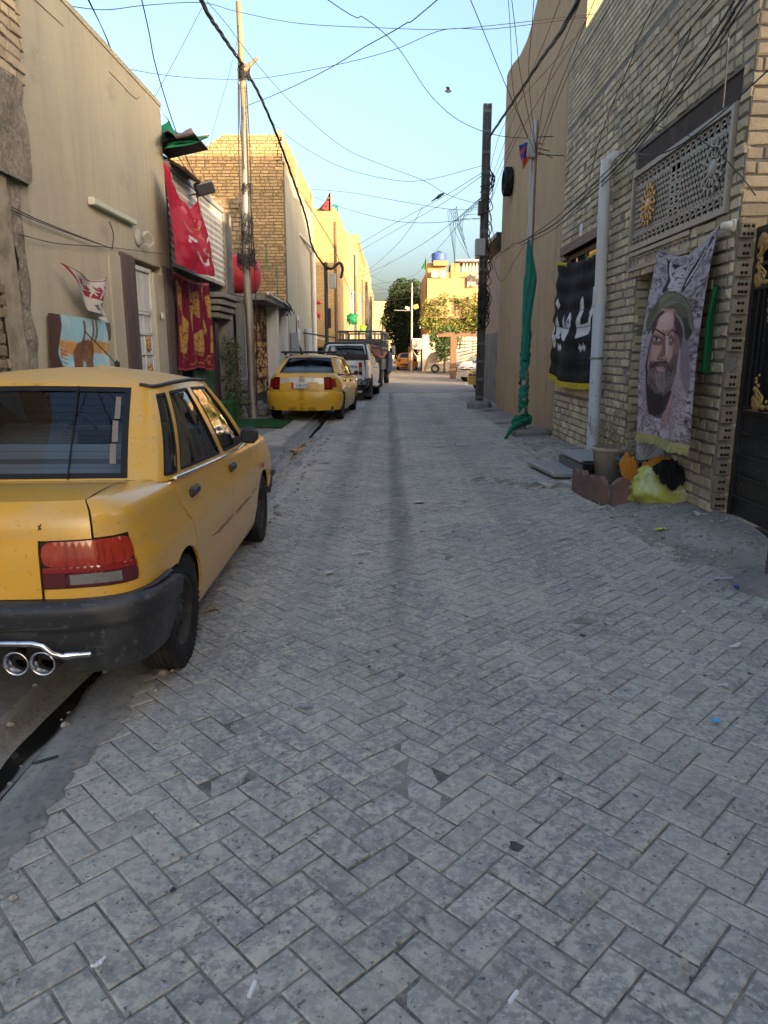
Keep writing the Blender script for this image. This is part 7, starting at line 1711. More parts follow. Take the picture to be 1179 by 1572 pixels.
def build_car(name, label, loc, heading, P, group=None):
    """a car from a rounded plan outline, side and end profiles, and panels cut out of the resulting skin; local x right, y forward from the rear bumper"""
    root = thing(name, label, P.get('cat', 'car'), loc, heading, group)
    L, W = P['L'], P['W']; st = P.get('step', .05); pm, qm = P.get('pq', (4, 10))
    pts = []
    for k in range(1201):
        a = math.pi * k / 1200; sx_, cy_ = math.sin(a), -math.cos(a)
        x = W * abs(sx_) ** (2 / pm); y = L / 2 * (1 + math.copysign(abs(cy_) ** (2 / qm), cy_)); pts.append((x, y))
    pts = np.array(pts); seg = np.hypot(*np.diff(pts, axis=0).T); S = np.concatenate([[0], np.cumsum(seg)]); ST = S[-1]
    ss = np.linspace(0, ST, 900); X_ = np.interp(ss, S, pts[:, 0]); Y_ = np.interp(ss, S, pts[:, 1])
    tx, ty_ = np.gradient(X_), np.gradient(Y_); tl = np.hypot(tx, ty_); NX, NY = ty_ / tl, -tx / tl
    kz = P['k']
    def low(s, z, off=0.0, prof=None):
        x, y = float(np.interp(s, ss, X_)), float(np.interp(s, ss, Y_)); nx, ny = float(np.interp(s, ss, NX)), float(np.interp(s, ss, NY))
        w2 = nx * nx / (nx * nx + ny * ny)
        d = w2 * itp(z, P['ds']) + (1 - w2) * (itp(z, P['dr']) if ny < 0 else itp(z, P['df']))
        o = off - d
        if prof: o += itp(z, prof)
        if w2 > .5: o += itp(y, P.get('flare', [(0, 0)])) * max(0, 1 - abs(z - .5) / .35) if 'flare' in P else 0
        zz = z if z < .55 else .55 + (z - .55) * itp(y, kz)
        return (x + nx * o, y + ny * o, zz)
    def sx(x): i = int(np.argmax(X_ >= x)) if x > 0 else 0; return float(ss[i]) if x > 0 else 0.0
    mid = 450
    def sy(y): return float(np.interp(y, Y_[X_ > W * .3], ss[X_ > W * .3]))
    def fx(x): j = len(ss) - 1 - int(np.argmax(X_[::-1] >= x)); return float(ss[j])
    def loop(pts): return [({'x': sx, 'y': sy, 'f': fx}[a](v), z) for a, v, z in pts]
    ra, rf, ar, az = P['rear_axle'], P['front_axle'], P['arch'], P['axle_z']
    def arch(c, a0, a1, r=ar, n=12): return [('y', c + r * math.cos(a0 + (a1 - a0) * k / n), az + r * math.sin(a0 + (a1 - a0) * k / n)) for k in range(n + 1)]
    paint = P['paint']; gap = P.get('gap', .005)
    # --- body panels
    zs, zl = P['shoulder'], P['sill']; zb1 = P['bumper'][1]; zd = P['belt']
    dk = []
    b0 = math.asin(max(-1, min(1, (zl - az) / ar)))
    def halves(nm, m, par, lp, mapfn, step, fix=False, **kw):
        """the right-hand piece and its mirror image: one mesh when they meet on the centre line, else two parts"""
        pars = par if isinstance(par, (list, tuple)) else (par, par)
        if any(abs(mapfn(p[0], p[1], 0)[0]) < .004 for p in lp):
            mb = MB(); panel(mb, lp, mapfn, step, mirror=True, **kw); o = mb.build(nm, m, pars[0], fix=False)
            bm = bmesh.new(); bm.from_mesh(o.data); bmesh.ops.remove_doubles(bm, verts=[v for v in bm.verts if abs(v.co.x) < .003], dist=.004); bm.to_mesh(o.data); bm.free(); return [o, o]
        out = []
        for sg in (1, -1):
            mb = MB(); panel(mb, lp, (lambda a, b, o, sg=sg: (lambda v: (v[0] * sg, v[1], v[2]))(mapfn(a, b, o))), step, **kw)
            if sg < 0: mb.f = [f[::-1] for f in mb.f]
            out.append(mb.build(nm, m, pars[0 if sg > 0 else 1], fix=False))
        return out
    def skin(nm, poly, m, par=root, off=0.0, thick=.014, prof=None, fine=None):
        return halves(nm, m, par, loop(poly) if isinstance(poly[0][0], str) else poly, lambda a, b, o: low(a, b, o, prof), fine or st, thick=thick, off=off)
    lx0, lz0, lz1, ly = P['lamp']
    bump_y = P['bumper_y']
    de = P['door_edge']     # rear edge of the rear door, belt first
    aR = arch(ra, math.pi - b0 if False else math.asin((P['bumper'][1] - .02 - az) / ar) if P['bumper'][1] - .02 - az < ar else 1.2, 0)
    a_up = math.pi - math.asin(min(.98, (zb1 - .02 - az) / ar))
    a_de = math.asin(min(.99, (de[-1][1] - az) / ar)) if de[-1][1] - az < ar else math.pi / 2
    y_de = ra + ar * math.cos(a_de)
    quarter = [('x', lx0 + .006, zb1 + .004), ('x', lx0 + .006, lz0 - gap), ('y', ly + .01, lz0 - gap), ('y', ly + .01, lz1 + gap), ('x', P['lid_x'] + gap, lz1 + gap), ('x', P['lid_x'] + gap, zs), ('y', P['c_end'], zs), ('y', de[0][0] - gap, zd)] + [('y', y - gap, z) for y, z in de[1:]] + arch(ra, math.pi * .5 if a_de > 1.5 else a_de + .02, a_up) + [('y', max(bump_y - .02, ra + ar * math.cos(a_up)), zb1 - .01)]
    skin('rear_quarter', quarter, paint)
    lid = [('x', 0, zb1 + .005), ('x', lx0 - gap, zb1 + .005), ('x', lx0 - gap, lz1 + gap * .5), ('x', P['lid_x'] - gap, lz1 + gap * .5), ('x', P['lid_x'] - gap, zs), ('x', 0, zs)]
    lido = skin(P.get('lid_name', 'boot_lid'), lid, paint)
    ds_, fe = P['door_split'], P['front_edge']
    a_s = math.asin(max(-1, min(1, (zl + .02 - az) / ar)))
    rd = [('y', y + gap, z) for y, z in ([(de[0][0], zd)] + de[1:])] + arch(ra, a_de - .02 if a_de < 1.5 else math.pi / 2 - .05, a_s) + [('y', ds_ - gap, zl + .02), ('y', ds_ - gap, zd)]
    door_r = skin('rear_door', rd, paint) if P.get('two_doors', True) else None
    a_f = math.pi - math.asin(max(-1, min(1, (zl + .02 - az) / ar)))
    fd = [('y', ds_ + gap, zd), ('y', ds_ + gap, zl + .02), ('y', rf + ar * math.cos(a_f) - .06, zl + .02), ('y', fe - gap, zl + .2), ('y', fe - gap, zd)]
    door_f = skin('front_door', fd, paint)
    if not P.get('two_doors', True):
        skin('bed_side', [('y', de[0][0] + gap, zs), ('y', de[0][0] + gap, zd - .0)] + [('y', ds_ - gap, zl + .02), ('y', ds_ - gap, zs)], paint)
    sill = [('y', ra + ar * math.cos(a_s), zl + .015), ('y', ra + ar * math.cos(a_s) + .02, zl - .05), ('y', rf - ar * .97, zl - .05), ('y', rf + ar * math.cos(a_f) - .005, zl + .015)]
    skin('sill', sill, P.get('sill_mat', paint), off=-.006)
    fend = [('y', fe + gap, zd), ('y', fe + gap, zl + .2), ('y', rf + ar * math.cos(a_f) - .045, zl + .02)] + arch(rf, a_f, .35)[1:] + [('y', L - .16, .50), ('f', W * .72, .52), ('f', W * .72, P['front_top']), ('y', L - .6, P['front_top'])]
    skin('front_wing', fend, paint)
    # nose: grille and lamps
    nose = [('f', W * .70, .52), ('f', 0.0001, .52), ('f', 0.0001, P['front_top']), ('f', W * .70, P['front_top'])]
    skin('nose', nose, paint)
    skin('grille', [('f', W * .40, .60), ('f', .0001, .60), ('f', .0001, .72), ('f', W * .40, .72)], M_trim, off=.008)
    skin('headlight', [('f', W * .94, .58), ('f', W * .45, .60), ('f', W * .45, .73), ('f', W * .92, .75)], M_clear, off=.01)
    # bumpers
    bz0, bz1, bprof = P['bumper']
    rb = [('x', 0, bz0), ('y', bump_y - .06, bz0 + .02), ('y', bump_y, bz0 + .14), ('y', bump_y, bz1 - .02), ('y', bump_y - .3 if bump_y > .4 else .12, bz1), ('x', 0, bz1)]
    if P.get('notch'):
        nx1, nz = P['notch']; rb = [('x', 0, nz), ('x', nx1 - .05, nz), ('x', nx1 + .02, bz0 + .012), ('x', nx1 + .10, bz0)] + rb[1:]
    bo = skin('rear_bumper', rb, P['bumper_mat'], off=.012, thick=.05, prof=bprof, fine=P.get('bstep'))
    # bumper top lip
    mb = MB(); vs = []; sl = np.linspace(0, sy(bump_y), 40)
    for s in sl:
        vs += [low(s, bz1, .012, bprof), low(s, bz1 + .004, -.02)]
    for sg in (1, -1): mb.add([(v[0] * sg, v[1], v[2]) for v in vs], [(2 * i, 2 * i + 1, 2 * i + 3, 2 * i + 2) for i in range(39)], True)
    mb.build('bumper_lip', P['bumper_mat'], bo[0])
    skin('front_bumper', [('y', L - .34, .30), ('f', .0001, .24), ('f', .0001, .50), ('y', L - .34, .50)], P['bumper_mat'], off=-.015, thick=.05, prof=bprof)
    # shadow-gap backing
    mb = MB(); bk = [('x', 0, .30), ('y', .28, .34), ('y', ra + (ar + .015) * math.cos(math.pi - .2), az + .1)] + arch(ra, math.pi - .3, .2, ar + .02) + [('y', ra + ar + .06, zl - .04), ('y', rf - ar - .06, zl - .04)] + arch(rf, math.pi - .3, .2, ar + .02) + [('y', L - .2, .34), ('f', .0001, .32), ('f', .0001, P['front_top'] - .01), ('y', L - .5, P['front_top'] - .01), ('y', fe, zd - .005), ('y', de[0][0], zd - .005), ('y', P['c_end'], zs - .008), ('x', 0, zs - .008)]
    panel(mb, loop(bk), lambda a, b, o: low(a, b, o), max(st, .08), thick=0, off=-.022, mirror=True)
    for c in (ra, rf):
        vs = []; n = 14
        for k in range(n + 1):
            a = -.15 + (math.pi + .3) * k / n; vs += [(W * .45, c + (ar + .02) * math.cos(a), az + (ar + .02) * math.sin(a)), (W * .955, c + (ar + .02) * math.cos(a), az + (ar + .02) * math.sin(a))]
        for sg in (1, -1): mb.add([(v[0] * sg, v[1], v[2]) for v in vs], [(2 * i, 2 * i + 1, 2 * i + 3, 2 * i + 2) for i in range(n)], True)
        mb.bx((-W * .45, c - ar, .2), (W * .45, c + ar, az + ar + .02))
    mb.bx((-W * .85, ra + ar, zl - .04), (W * .85, rf - ar, zl + .02)); mb.bx((-W * .8, .12, bz0 + .03), (W * .8, ra - ar, bz0 + .1)); mb.bx((-W * .8, rf + ar, .25), (W * .8, L - .2, .33))
    mb.build('underbody', M_gask, root)
    # lamps
    lm = bpy.data.objects.new('tail_lamp', None); link(lm, root)
    skin('lamp_surround', [('x', lx0 - .0, lz0 - .004), ('y', ly + .008, lz0 - .004), ('y', ly + .008, lz1 + .004), ('x', lx0, lz1 + .004)], M_gask, lm, off=-.008)
    for nm, (xa, za, xb, zb, m) in P['lenses']:
        conv = lambda v: ('y', ly, 0)[:2] if v == 'end' else ('x', v)
        A, B = conv(xa), conv(xb); poly = loop([(*A, za), (*B, za), (*B, zb), (*A, zb)])
        if xb == 'end' and P.get('round_lamp', 0): poly = rounded(poly, P['round_lamp'])
        halves(nm, m, lm, poly, lambda a, b, o: low(a, b, o), min(st, .05), thick=.012, off=.004)
    # --- greenhouse
    BK, TK = P['belt_keys'], P['top_keys']
    def gh(t, v, off=0.0):
        b, tt = catmull(BK, t), catmull(TK, t); bul = P.get('bulge', .02) * math.sin(math.pi * v) * min(1, t)
        x = b[0] + (tt[0] - b[0]) * v; y = b[1] + (tt[1] - b[1]) * v; z = b[2] + (tt[2] - b[2]) * v
        b2, b3 = catmull(BK, min(7, t + .05)), catmull(BK, max(0, t - .05)); dx, dy = b2[0] - b3[0], b2[1] - b3[1]; l = math.hypot(dx, dy) + 1e-9
        nx, ny = dy / l, -dx / l
        return (x + nx * (off + bul), y + ny * (off + bul), z)
    def ty(y, v):
        lo, hi = 1.6, 6.6
        for _ in range(30):
            m = (lo + hi) / 2
            if gh(m, v)[1] < y: lo = m
            else: hi = m
        return (lo + hi) / 2
    wins = []
    for nm, kind, q in P['windows']:
        poly = [(ty(y, v), v) for y, v in q] if kind == 'y' else q
        if len(poly) == 4 and kind == 'y': # keep slanted edges straight in space
            pass
        wins.append((nm, rounded(poly, .035 if kind == 'y' else .05)))
    holes = [w_ for n_, w_ in wins if n_ not in ('rear_window', 'windscreen')]
    rg = [q for n_, k_, q in P['windows'] if n_ == 'rear_window'][0]; ws = [q for n_, k_, q in P['windows'] if n_ == 'windscreen'][0]
    rt, rv0, rv1 = rg[1][0], rg[0][1], rg[2][1]; wt, wv0, wv1 = ws[0][0], ws[0][1], ws[2][1]
    outer = [(0, 0), (7, 0), (7, wv0), (wt, wv0), (wt + .02, wv1), (7, wv1), (7, 1), (0, 1), (0, rv1), (rt - .02, rv1), (rt, rv0), (0, rv0)]
    gst = P.get('gstep', .09)
    halves('window_frames', P.get('frame_mat', paint), root, outer, gh, gst, holes=holes, thick=.02)
    for nm, loop_ in wins:
        if nm == 'rear_window': loop_ = [(0, rv0), (rt, rv0), (rt - .02, rv1), (0, rv1)]
        if nm == 'windscreen': loop_ = [(wt, wv0), (7, wv0), (7, wv1), (wt + .02, wv1)]
        pn = halves(nm, M_rglass if nm == 'rear_window' else M_cglass, root, loop_, gh, gst, thick=0, off=-.006)
        cx = sum(p[0] for p in loop_) / len(loop_); cy = sum(p[1] for p in loop_) / len(loop_)
        if nm in ('rear_window', 'windscreen'):
            if nm == 'rear_window': ins = [(-.01, rv0 + .05), (rt - .08, rv0 + .05), (rt - .10, rv1 - .055), (-.01, rv1 - .055)]; ring = [(0, rv0), (rt, rv0), (rt - .02, rv1), (0, rv1), (0, rv1 - .055), (rt - .10, rv1 - .055), (rt - .08, rv0 + .05), (0, rv0 + .05)]
            else: ring = [(wt, wv0), (7, wv0), (7, wv0 + .04), (wt + .07, wv0 + .04), (wt + .09, wv1 - .05), (7, wv1 - .05), (7, wv1), (wt + .02, wv1)]
            halves('gasket', M_gask, pn, ring, gh, gst, thick=.004, off=.002)
        else:
            ins = [(cx + (p[0] - cx) * (1 - .035 / max(.15, abs(max(q[0] for q in loop_) - cx))), cy + (p[1] - cy) * .93) for p in loop_]
            halves('gasket', M_gask, pn, loop_, gh, gst, holes=[ins], thick=.006, off=.003)
    # roof
    mb = MB(); T = [7 * i / 48 for i in range(49)]; rows = 9; ylo, yhi = P['roof_c']; cr = P['crown']; vs = []
    for t in T:
        e = gh(t, 1.0); cyy = min(max(e[1], ylo), yhi)
        for j in range(rows + 1):
            r_ = 1 - j / rows; x, y = e[0] * r_, cyy + (e[1] - cyy) * r_; z = e[2] + cr * (1 - r_ ** 2.2) - (.0 if j else 0)
            vs.append((x, y, z))
    F = [(i * (rows + 1) + j, i * (rows + 1) + j + 1, (i + 1) * (rows + 1) + j + 1, (i + 1) * (rows + 1) + j) for i in range(48) for j in range(rows)]
    mb.add(vs, F, True); mb.add([(-v[0], v[1], v[2]) for v in vs], [f[::-1] for f in F], True); mb.build('roof', P.get('roof_mat', paint), root, fix=True)
    for sg in (1, -1):
        mb = MB(); mb.tube([(gh(t, 1.0, .004)[0] * sg, gh(t, 1.0, .004)[1], gh(t, 1.0)[2] + .004) for t in np.linspace(1.15, 6.2, 40)], .010, 6); mb.build('roof_rail', P.get('rail_mat', M_trim), root)
    # boot top and bonnet
    def loft(A, B, nm, m, rows=6, cr=.012, par=root):
        mb = MB(); vs = []; n = len(A)
        for a, b in zip(A, B):
            for j in range(rows + 1):
                t = j / rows; vs.append((a[0] + (b[0] - a[0]) * t, a[1] + (b[1] - a[1]) * t, a[2] + (b[2] - a[2]) * t + cr * math.sin(math.pi * t)))
        F = [(i * (rows + 1) + j, (i + 1) * (rows + 1) + j, (i + 1) * (rows + 1) + j + 1, i * (rows + 1) + j + 1) for i in range(n - 1) for j in range(rows)]
        if nm == 'wing_top':
            for sg in (1, -1): MB().add([(v[0] * sg, v[1], v[2]) for v in vs], F, True).build(nm, m, par)
            return
        mb.add(vs, F, True); mb.add([(-v[0], v[1], v[2]) for v in vs], [f[::-1] for f in F], True); o = mb.build(nm, m, par)
        bm = bmesh.new(); bm.from_mesh(o.data); bmesh.ops.remove_doubles(bm, verts=[v for v in bm.verts if abs(v.co.x) < .003], dist=.004); bmesh.ops.recalc_face_normals(bm, faces=bm.faces); bm.to_mesh(o.data); bm.free(); return o
    N_ = 18
    if not P.get('pickup'):
        se = sx(P['lid_x'] - gap); A = [low(se * i / N_, zs) for i in range(N_ + 1)]; B = [gh(P['lid_t'] * i / N_, 0.0, .012) for i in range(N_ + 1)]
        loft(A, B, 'boot_top', paint, par=lido[0])
        A = [low(sx(P['lid_x'] + gap) + (sy(P['c_end']) - sx(P['lid_x'] + gap)) * i / N_, zs) for i in range(N_ + 1)]
        lb_ = B[-1]; la_ = low(se, zs); B2 = []
        for i in range(N_ + 1):
            t = i / N_; B2.append((la_[0] + (lb_[0] - la_[0]) * min(1, t * 1.6) + .009, la_[1] + (lb_[1] - la_[1]) * min(1, t * 1.6), la_[2] + (lb_[2] - la_[2]) * min(1, t * 1.6) + .012 * math.sin(math.pi * min(1, t * 1.6))) if t < .62 else (lambda g: (g[0], g[1], g[2]))(gh(P['lid_t'] + (t - .62) / .38 * .9, 0, .0)))
        loft(A, B2, 'wing_top', paint, cr=.004)
    A = [low(sy(fe - .02) + (ST - sy(fe - .02)) * i / N_, P['front_top']) for i in range(N_ + 1)]; B = [gh(5.2 + 1.8 * i / N_, 0.0) for i in range(N_ + 1)]
    loft(A, B, 'bonnet', paint, cr=.035)
    # cabin
    if P.get('cabin', True):
        zc = zd - .38; mb = MB()
        y1 = P['seat_y']
        for x in (-.34, .34):
            mb = MB(); mb.box((x, y1, zc + .26), (.48, .14, .60), Matrix.Rotation(-.22, 3, 'X'), .06); mb.box((x, y1 + .28, zc + .02), (.48, .5, .16), None, .05)
            if P.get('headrest', True): mb.box((x, y1 - .11, zc + .70), (.26, .09, .18), Matrix.Rotation(-.2, 3, 'X'), .04)
            mb.build('front_seat', M_seat, root)
        if P.get('two_doors', True):
            mb = MB(); mb.box((0, P['rear_seat_y'], zc + .26), (1.24, .15, .55), Matrix.Rotation(-.3, 3, 'X'), .06); mb.box((0, P['rear_seat_y'] + .25, zc), (1.24, .5, .16), None, .05); mb.build('rear_seat', M_seat, root)
            mb = MB(); mb.bx((-W * .8, P['belt_keys'][0][1] + .02, zd - .06), (W * .8, P['rear_seat_y'] - .02, zd - .03)); mb.build('parcel_shelf', M_seat, root)
        yd = P['dash_y']; mb = MB(); mb.box((0, yd, zd - .06), (W * 1.66, .42, .26), None, .06); mb.build('dashboard', M_gask, root)
        mb = MB(); c = Vector((-.35, yd - .34, zd + .02)); Mr = Matrix.Rotation(-.45, 3, 'X')
        mb.tube([c + Mr @ Vector((.18 * math.cos(a), 0, .18 * math.sin(a))) for a in np.linspace(0, 2 * math.pi, 26)], .014, 6, cap=False); mb.tube([c, c + Vector((0, .2, -.1))], .03, 6); mb.tube([c + Mr @ Vector((-.17, 0, 0)), c + Mr @ Vector((.17, 0, 0))], .015, 5)
        mb.build('steering_wheel', M_gask, root)
    # handles, mirrors
    for sg in (1, -1):
        for y, z, dr in P['handles']:
            p = low(sy(y), z, .012); mb = MB(); mb.box((p[0] * sg, p[1], p[2]), (.03, .14, .05), None, .012); mb.build('door_handle', P.get('handle_mat', M_trim), (door_f if dr else (door_r or door_f))[0 if sg > 0 else 1])
        x, y, z = P['mirror']; mb = MB(); mb.box((x * sg, y, z), (.13, .09, .115), Matrix.Rotation(-.25 * sg, 3, 'Z'), .035); mb.box((x * sg - .09 * sg, y + .03, z - .03), (.12, .05, .04)); mo = mb.build('mirror', P.get('mirror_mat', M_trim), root)
        mb = MB(); mb.box((x * sg, y - .046, z), (.10, .006, .08), Matrix.Rotation(-.25 * sg, 3, 'Z'), .002); mb.build('mirror_glass', mat('mirror_dark', (.05, .05, .055), .12, .6), mo)
    # wheels
    tw = P['track'] / 2
    for sg in (1, -1):
        for y in (ra, rf): wheel('wheel', (tw * sg, y, P['wheel_r'] - .004), P['wheel_r'], P.get('tyre_w', .17), P.get('rim_mat', M_rim), root, sg, P.get('wn', 40))
    return root, low, gh, sx, sy, skin, lido[0], door_r, door_f

YEL = mat('taxi_yellow', (.70, .37, .035), .30, .5, layers=[(1.6, .45, .68, (.60, .33, .05), .5), (5, .50, .70, (.60, .39, .14), .5), ((2, 2, 9), .54, .70, (.50, .33, .13), .5), (45, .62, .70, (.28, .17, .07), .6)], bump=[(2.2, .12, .02)], coat=.55)
YELROOF = mat('taxi_yellow_dusty', (.66, .38, .09), .55, .4, layers=[(2.5, .4, .65, (.52, .36, .16), .6), (9, .5, .68, (.48, .36, .2), .5), (40, .66, .72, (.12, .08, .05), .6)], bump=[(3, .1, .02)], coat=.15)
PRIDE = dict(L=3.92, W=.805, pq=(4.6, 15), step=.028, paint=YEL, roof_mat=YELROOF, k=[(0, 1), (.95, 1), (1.9, .89), (2.7, .82), (3.2, .78), (3.92, .62)],
    ds=[(.14, .06), (.22, .03), (.35, .012), (.55, 0), (.675, .004), (.70, .012), (.80, .036), (.88, .052), (.905, .068), (.922, .095), (.935, .14)],
    dr=[(.25, .09), (.57, .055), (.75, .062), (.87, .078), (.905, .095), (.925, .125), (.935, .17)], df=[(.25, .06), (.55, .04), (.85, .08), (.935, .14)],
    shoulder=.935, belt=.90, sill=.24, bumper=(.255, .572, [(.25, .0), (.28, .015), (.435, .030), (.452, .024), (.468, .052), (.535, .056), (.56, .045), (.575, .008)]), bumper_mat=M_trim, bumper_y=.46, notch=(.50, .395),
    lamp=(.445, .618, .800, .20), lid_x=.655, lid_t=1.0, c_end=.72, door_edge=[(.80, .90), (.82, .79), (.93, .67), (.965, .60), (.97, .50)], door_split=1.90, front_edge=2.76, front_top=.90,
    rear_axle=.75, front_axle=3.10, arch=.305, axle_z=.285, wheel_r=.278, track=1.40, round_lamp=.05,
    lenses=[('lens', (.447, .70, 'end', .797, M_amber)), ('lens', (.447, .676, 'end', .699, M_red)), ('lens', (.447, .62, .535, .675, M_dred)), ('lens', (.536, .62, 'end', .675, M_dred))],
    belt_keys=[(0, .64, .93), (.58, .68, .928), (.725, .72, .915), (.75, 1.05, .898), (.75, 1.9, .858), (.735, 2.55, .835), (.68, 2.80, .85), (0, 2.98, .865)],
    top_keys=[(0, 1.14, 1.345), (.475, 1.16, 1.335), (.575, 1.14, 1.325), (.605, 1.38, 1.335), (.605, 1.74, 1.337), (.585, 2.05, 1.325), (.53, 2.2, 1.32), (0, 2.32, 1.345)],
    windows=[('rear_window', 't', [(0, .02), (.99, .02), (.99, .97), (0, .97)]), ('quarter_window', 'y', [(.745, .05), (.895, .05), (1.215, .92), (1.115, .92)]), ('rear_door_window', 'y', [(.955, .06), (1.835, .06), (1.60, .92), (1.27, .92)]), ('front_door_window', 'y', [(1.945, .06), (2.63, .06), (2.12, .92), (1.69, .92)]), ('windscreen', 't', [(6.05, .03), (7, .03), (7, .96), (6.05, .96)])],
    roof_c=(1.55, 1.95), crown=.075, seat_y=1.75, rear_seat_y=.98, dash_y=2.62, headrest=False, bstep=.016, handles=[(1.07, .81, 0), (2.03, .805, 1)], mirror=(.81, 2.50, .925), gap=.005)
taxi, low, gh, sx, sy, skin, lido, door_r, door_f = build_car('taxi', 'dusty yellow old sedan taxi parked at the left with twin exhaust pipes', (-1.755, 2.50, 0), R(.75), PRIDE)
hh = [(sx(.55), .630), (sy(.13), .630), (sy(.13), .668), (sx(.55), .668)]
lampo = [c for c in taxi.children if c.name.startswith('tail_lamp')][0]
skin('lens', hh, M_clear, lampo, off=.008)
# bootlid handle bar, plate recess, exhausts, scratches
mb = MB(); mb.box((0, .045, .822), (.575, .035, .044), None, .014); mb.build('boot_handle', M_trim, lido)
skin('plate_recess', [('x', 0, .645), ('x', .275, .645), ('x', .275, .795), ('x', 0, .795)], mat('taxi_yellow_bright', (.74, .43, .04), .35, .5, coat=.4), lido, off=.003)
mb = MB()
for a, b in (((.612, .862), (.628, .846)), ((.628, .866), (.612, .844))):
    pa, pb = low(sx(a[0] - .17), a[1], .002), low(sx(b[0] - .17), b[1], .002); mb.tube([pa, pb], .0022, 5)
mb.build('scratch_mark', M_gask, lido)
ex = bpy.data.objects.new('exhaust', None); link(ex, taxi)
for x in (.345, .445):
    mb = MB(); mb.lathe([(.044, .16), (.046, -.02), (.05, -.03), (.047, -.035), (.041, -.028), (.039, .12)], (x, .02, .344), 'Y', 26); mb.build('tail_pipe', M_chrome, ex)
    MB().lathe([(.0001, .10), (.039, .10)], (x, .02, .344), 'Y', 20).build('pipe_inside', M_gask, ex)
mb = MB(); mb.tube([(.62, .020, .372), (.52, .0, .370), (.485, -.008, .385), (.455, -.012, .418), (.42, -.014, .428), (.28, -.016, .43), (.22, -.016, .43), (.18, -.014, .40)], .013, 8); mb.tube([(.62, .022, .372), (.53, .0, .372)], [.008, .018], 8); mb.build('chrome_trim', M_chrome, ex)
mb = MB(); mb.bx((-.5, .06, .33), (.5, .08, .44)); mb.build('recess', M_gask, ex)
# remains of the side mouldings: two broken dark glue lines along the doors
mb = MB()
for (ya, yb, z) in ((1.30, 1.86, .50), (1.42, 1.84, .485), (1.95, 2.45, .495), (2.05, 2.52, .48), (2.55, 2.74, .50), (1.96, 2.10, .478)):
    n = 8; mb.tube([low(sy(ya + (yb - ya) * i / n), z + .003 * math.sin(i * 2.1 + ya), .0015) for i in range(n + 1)], .0018, 4)
mb.build('glue_line', M_gask, door_f[0])
for sg in (1, -1):
    mb = MB(); mb.tube([(gh(t, .012, .008)[0] * sg, *gh(t, .012, .008)[1:]) for t in np.linspace(2.45, 5.3, 24)], .009, 6); mb.build('belt_trim', M_chrome, taxi)
    p = low(sy(3.0), .66, .01); mb = MB(); mb.lathe([(.0001, .012 * sg), (.022, .01 * sg), (.026, 0)], (p[0] * sg, p[1], p[2]), 'X', 12); mb.build('side_lamp', M_amber, taxi)
    g0, g1 = gh(2.62, .06, .004), gh(2.9, .92, .004)
mb = MB(); a, b = gh(2.78, .06, .002), gh(2.62, .90, .002)
for sg in (1, -1): MB().tube([(a[0] * sg, a[1] + .28, a[2]), (b[0] * sg, b[1] + .10, b[2])], .011, 6).build('glass_divider', M_gask, taxi)
mb = MB()
for k in range(10):
    v = .12 + .08 * k; mb.tube([(gh(t, v, -.004)[0] * s_, *gh(t, v, -.004)[1:]) for s_ in (-1, 1) for t in (np.linspace(.92, 0.02, 8) if s_ < 0 else np.linspace(.02, .92, 8))], .0006, 4)
mb.build('heater_wire', M_gask, taxi)
mb = MB(); mb.tube([gh(.50, .02, .012), gh(.40, .97, .012)], .0045, 5); mb.build('glass_aerial', M_gask, taxi)
for sg in (1,):
    mb = MB()
    for (v0, v1) in ((.16, .36), (.38, .60), (.62, .86)): panel(mb, [(.80, v0), (.86, v0), (.845, v1), (.785, v1)], gh, .1, thick=.002, off=.0025); 
    mb.build('peeled_tape', mat('peeling_tape', (.22, .18, .14), .8), taxi, fix=False)
mb = MB(); mb.box((.05, 1.0, .985), (.9, .12, .1), Matrix.Rotation(-.2, 3, 'X'), .04); mb.build('seat_cover', mat('seat_cover', (.16, .17, .19), .9), taxi)

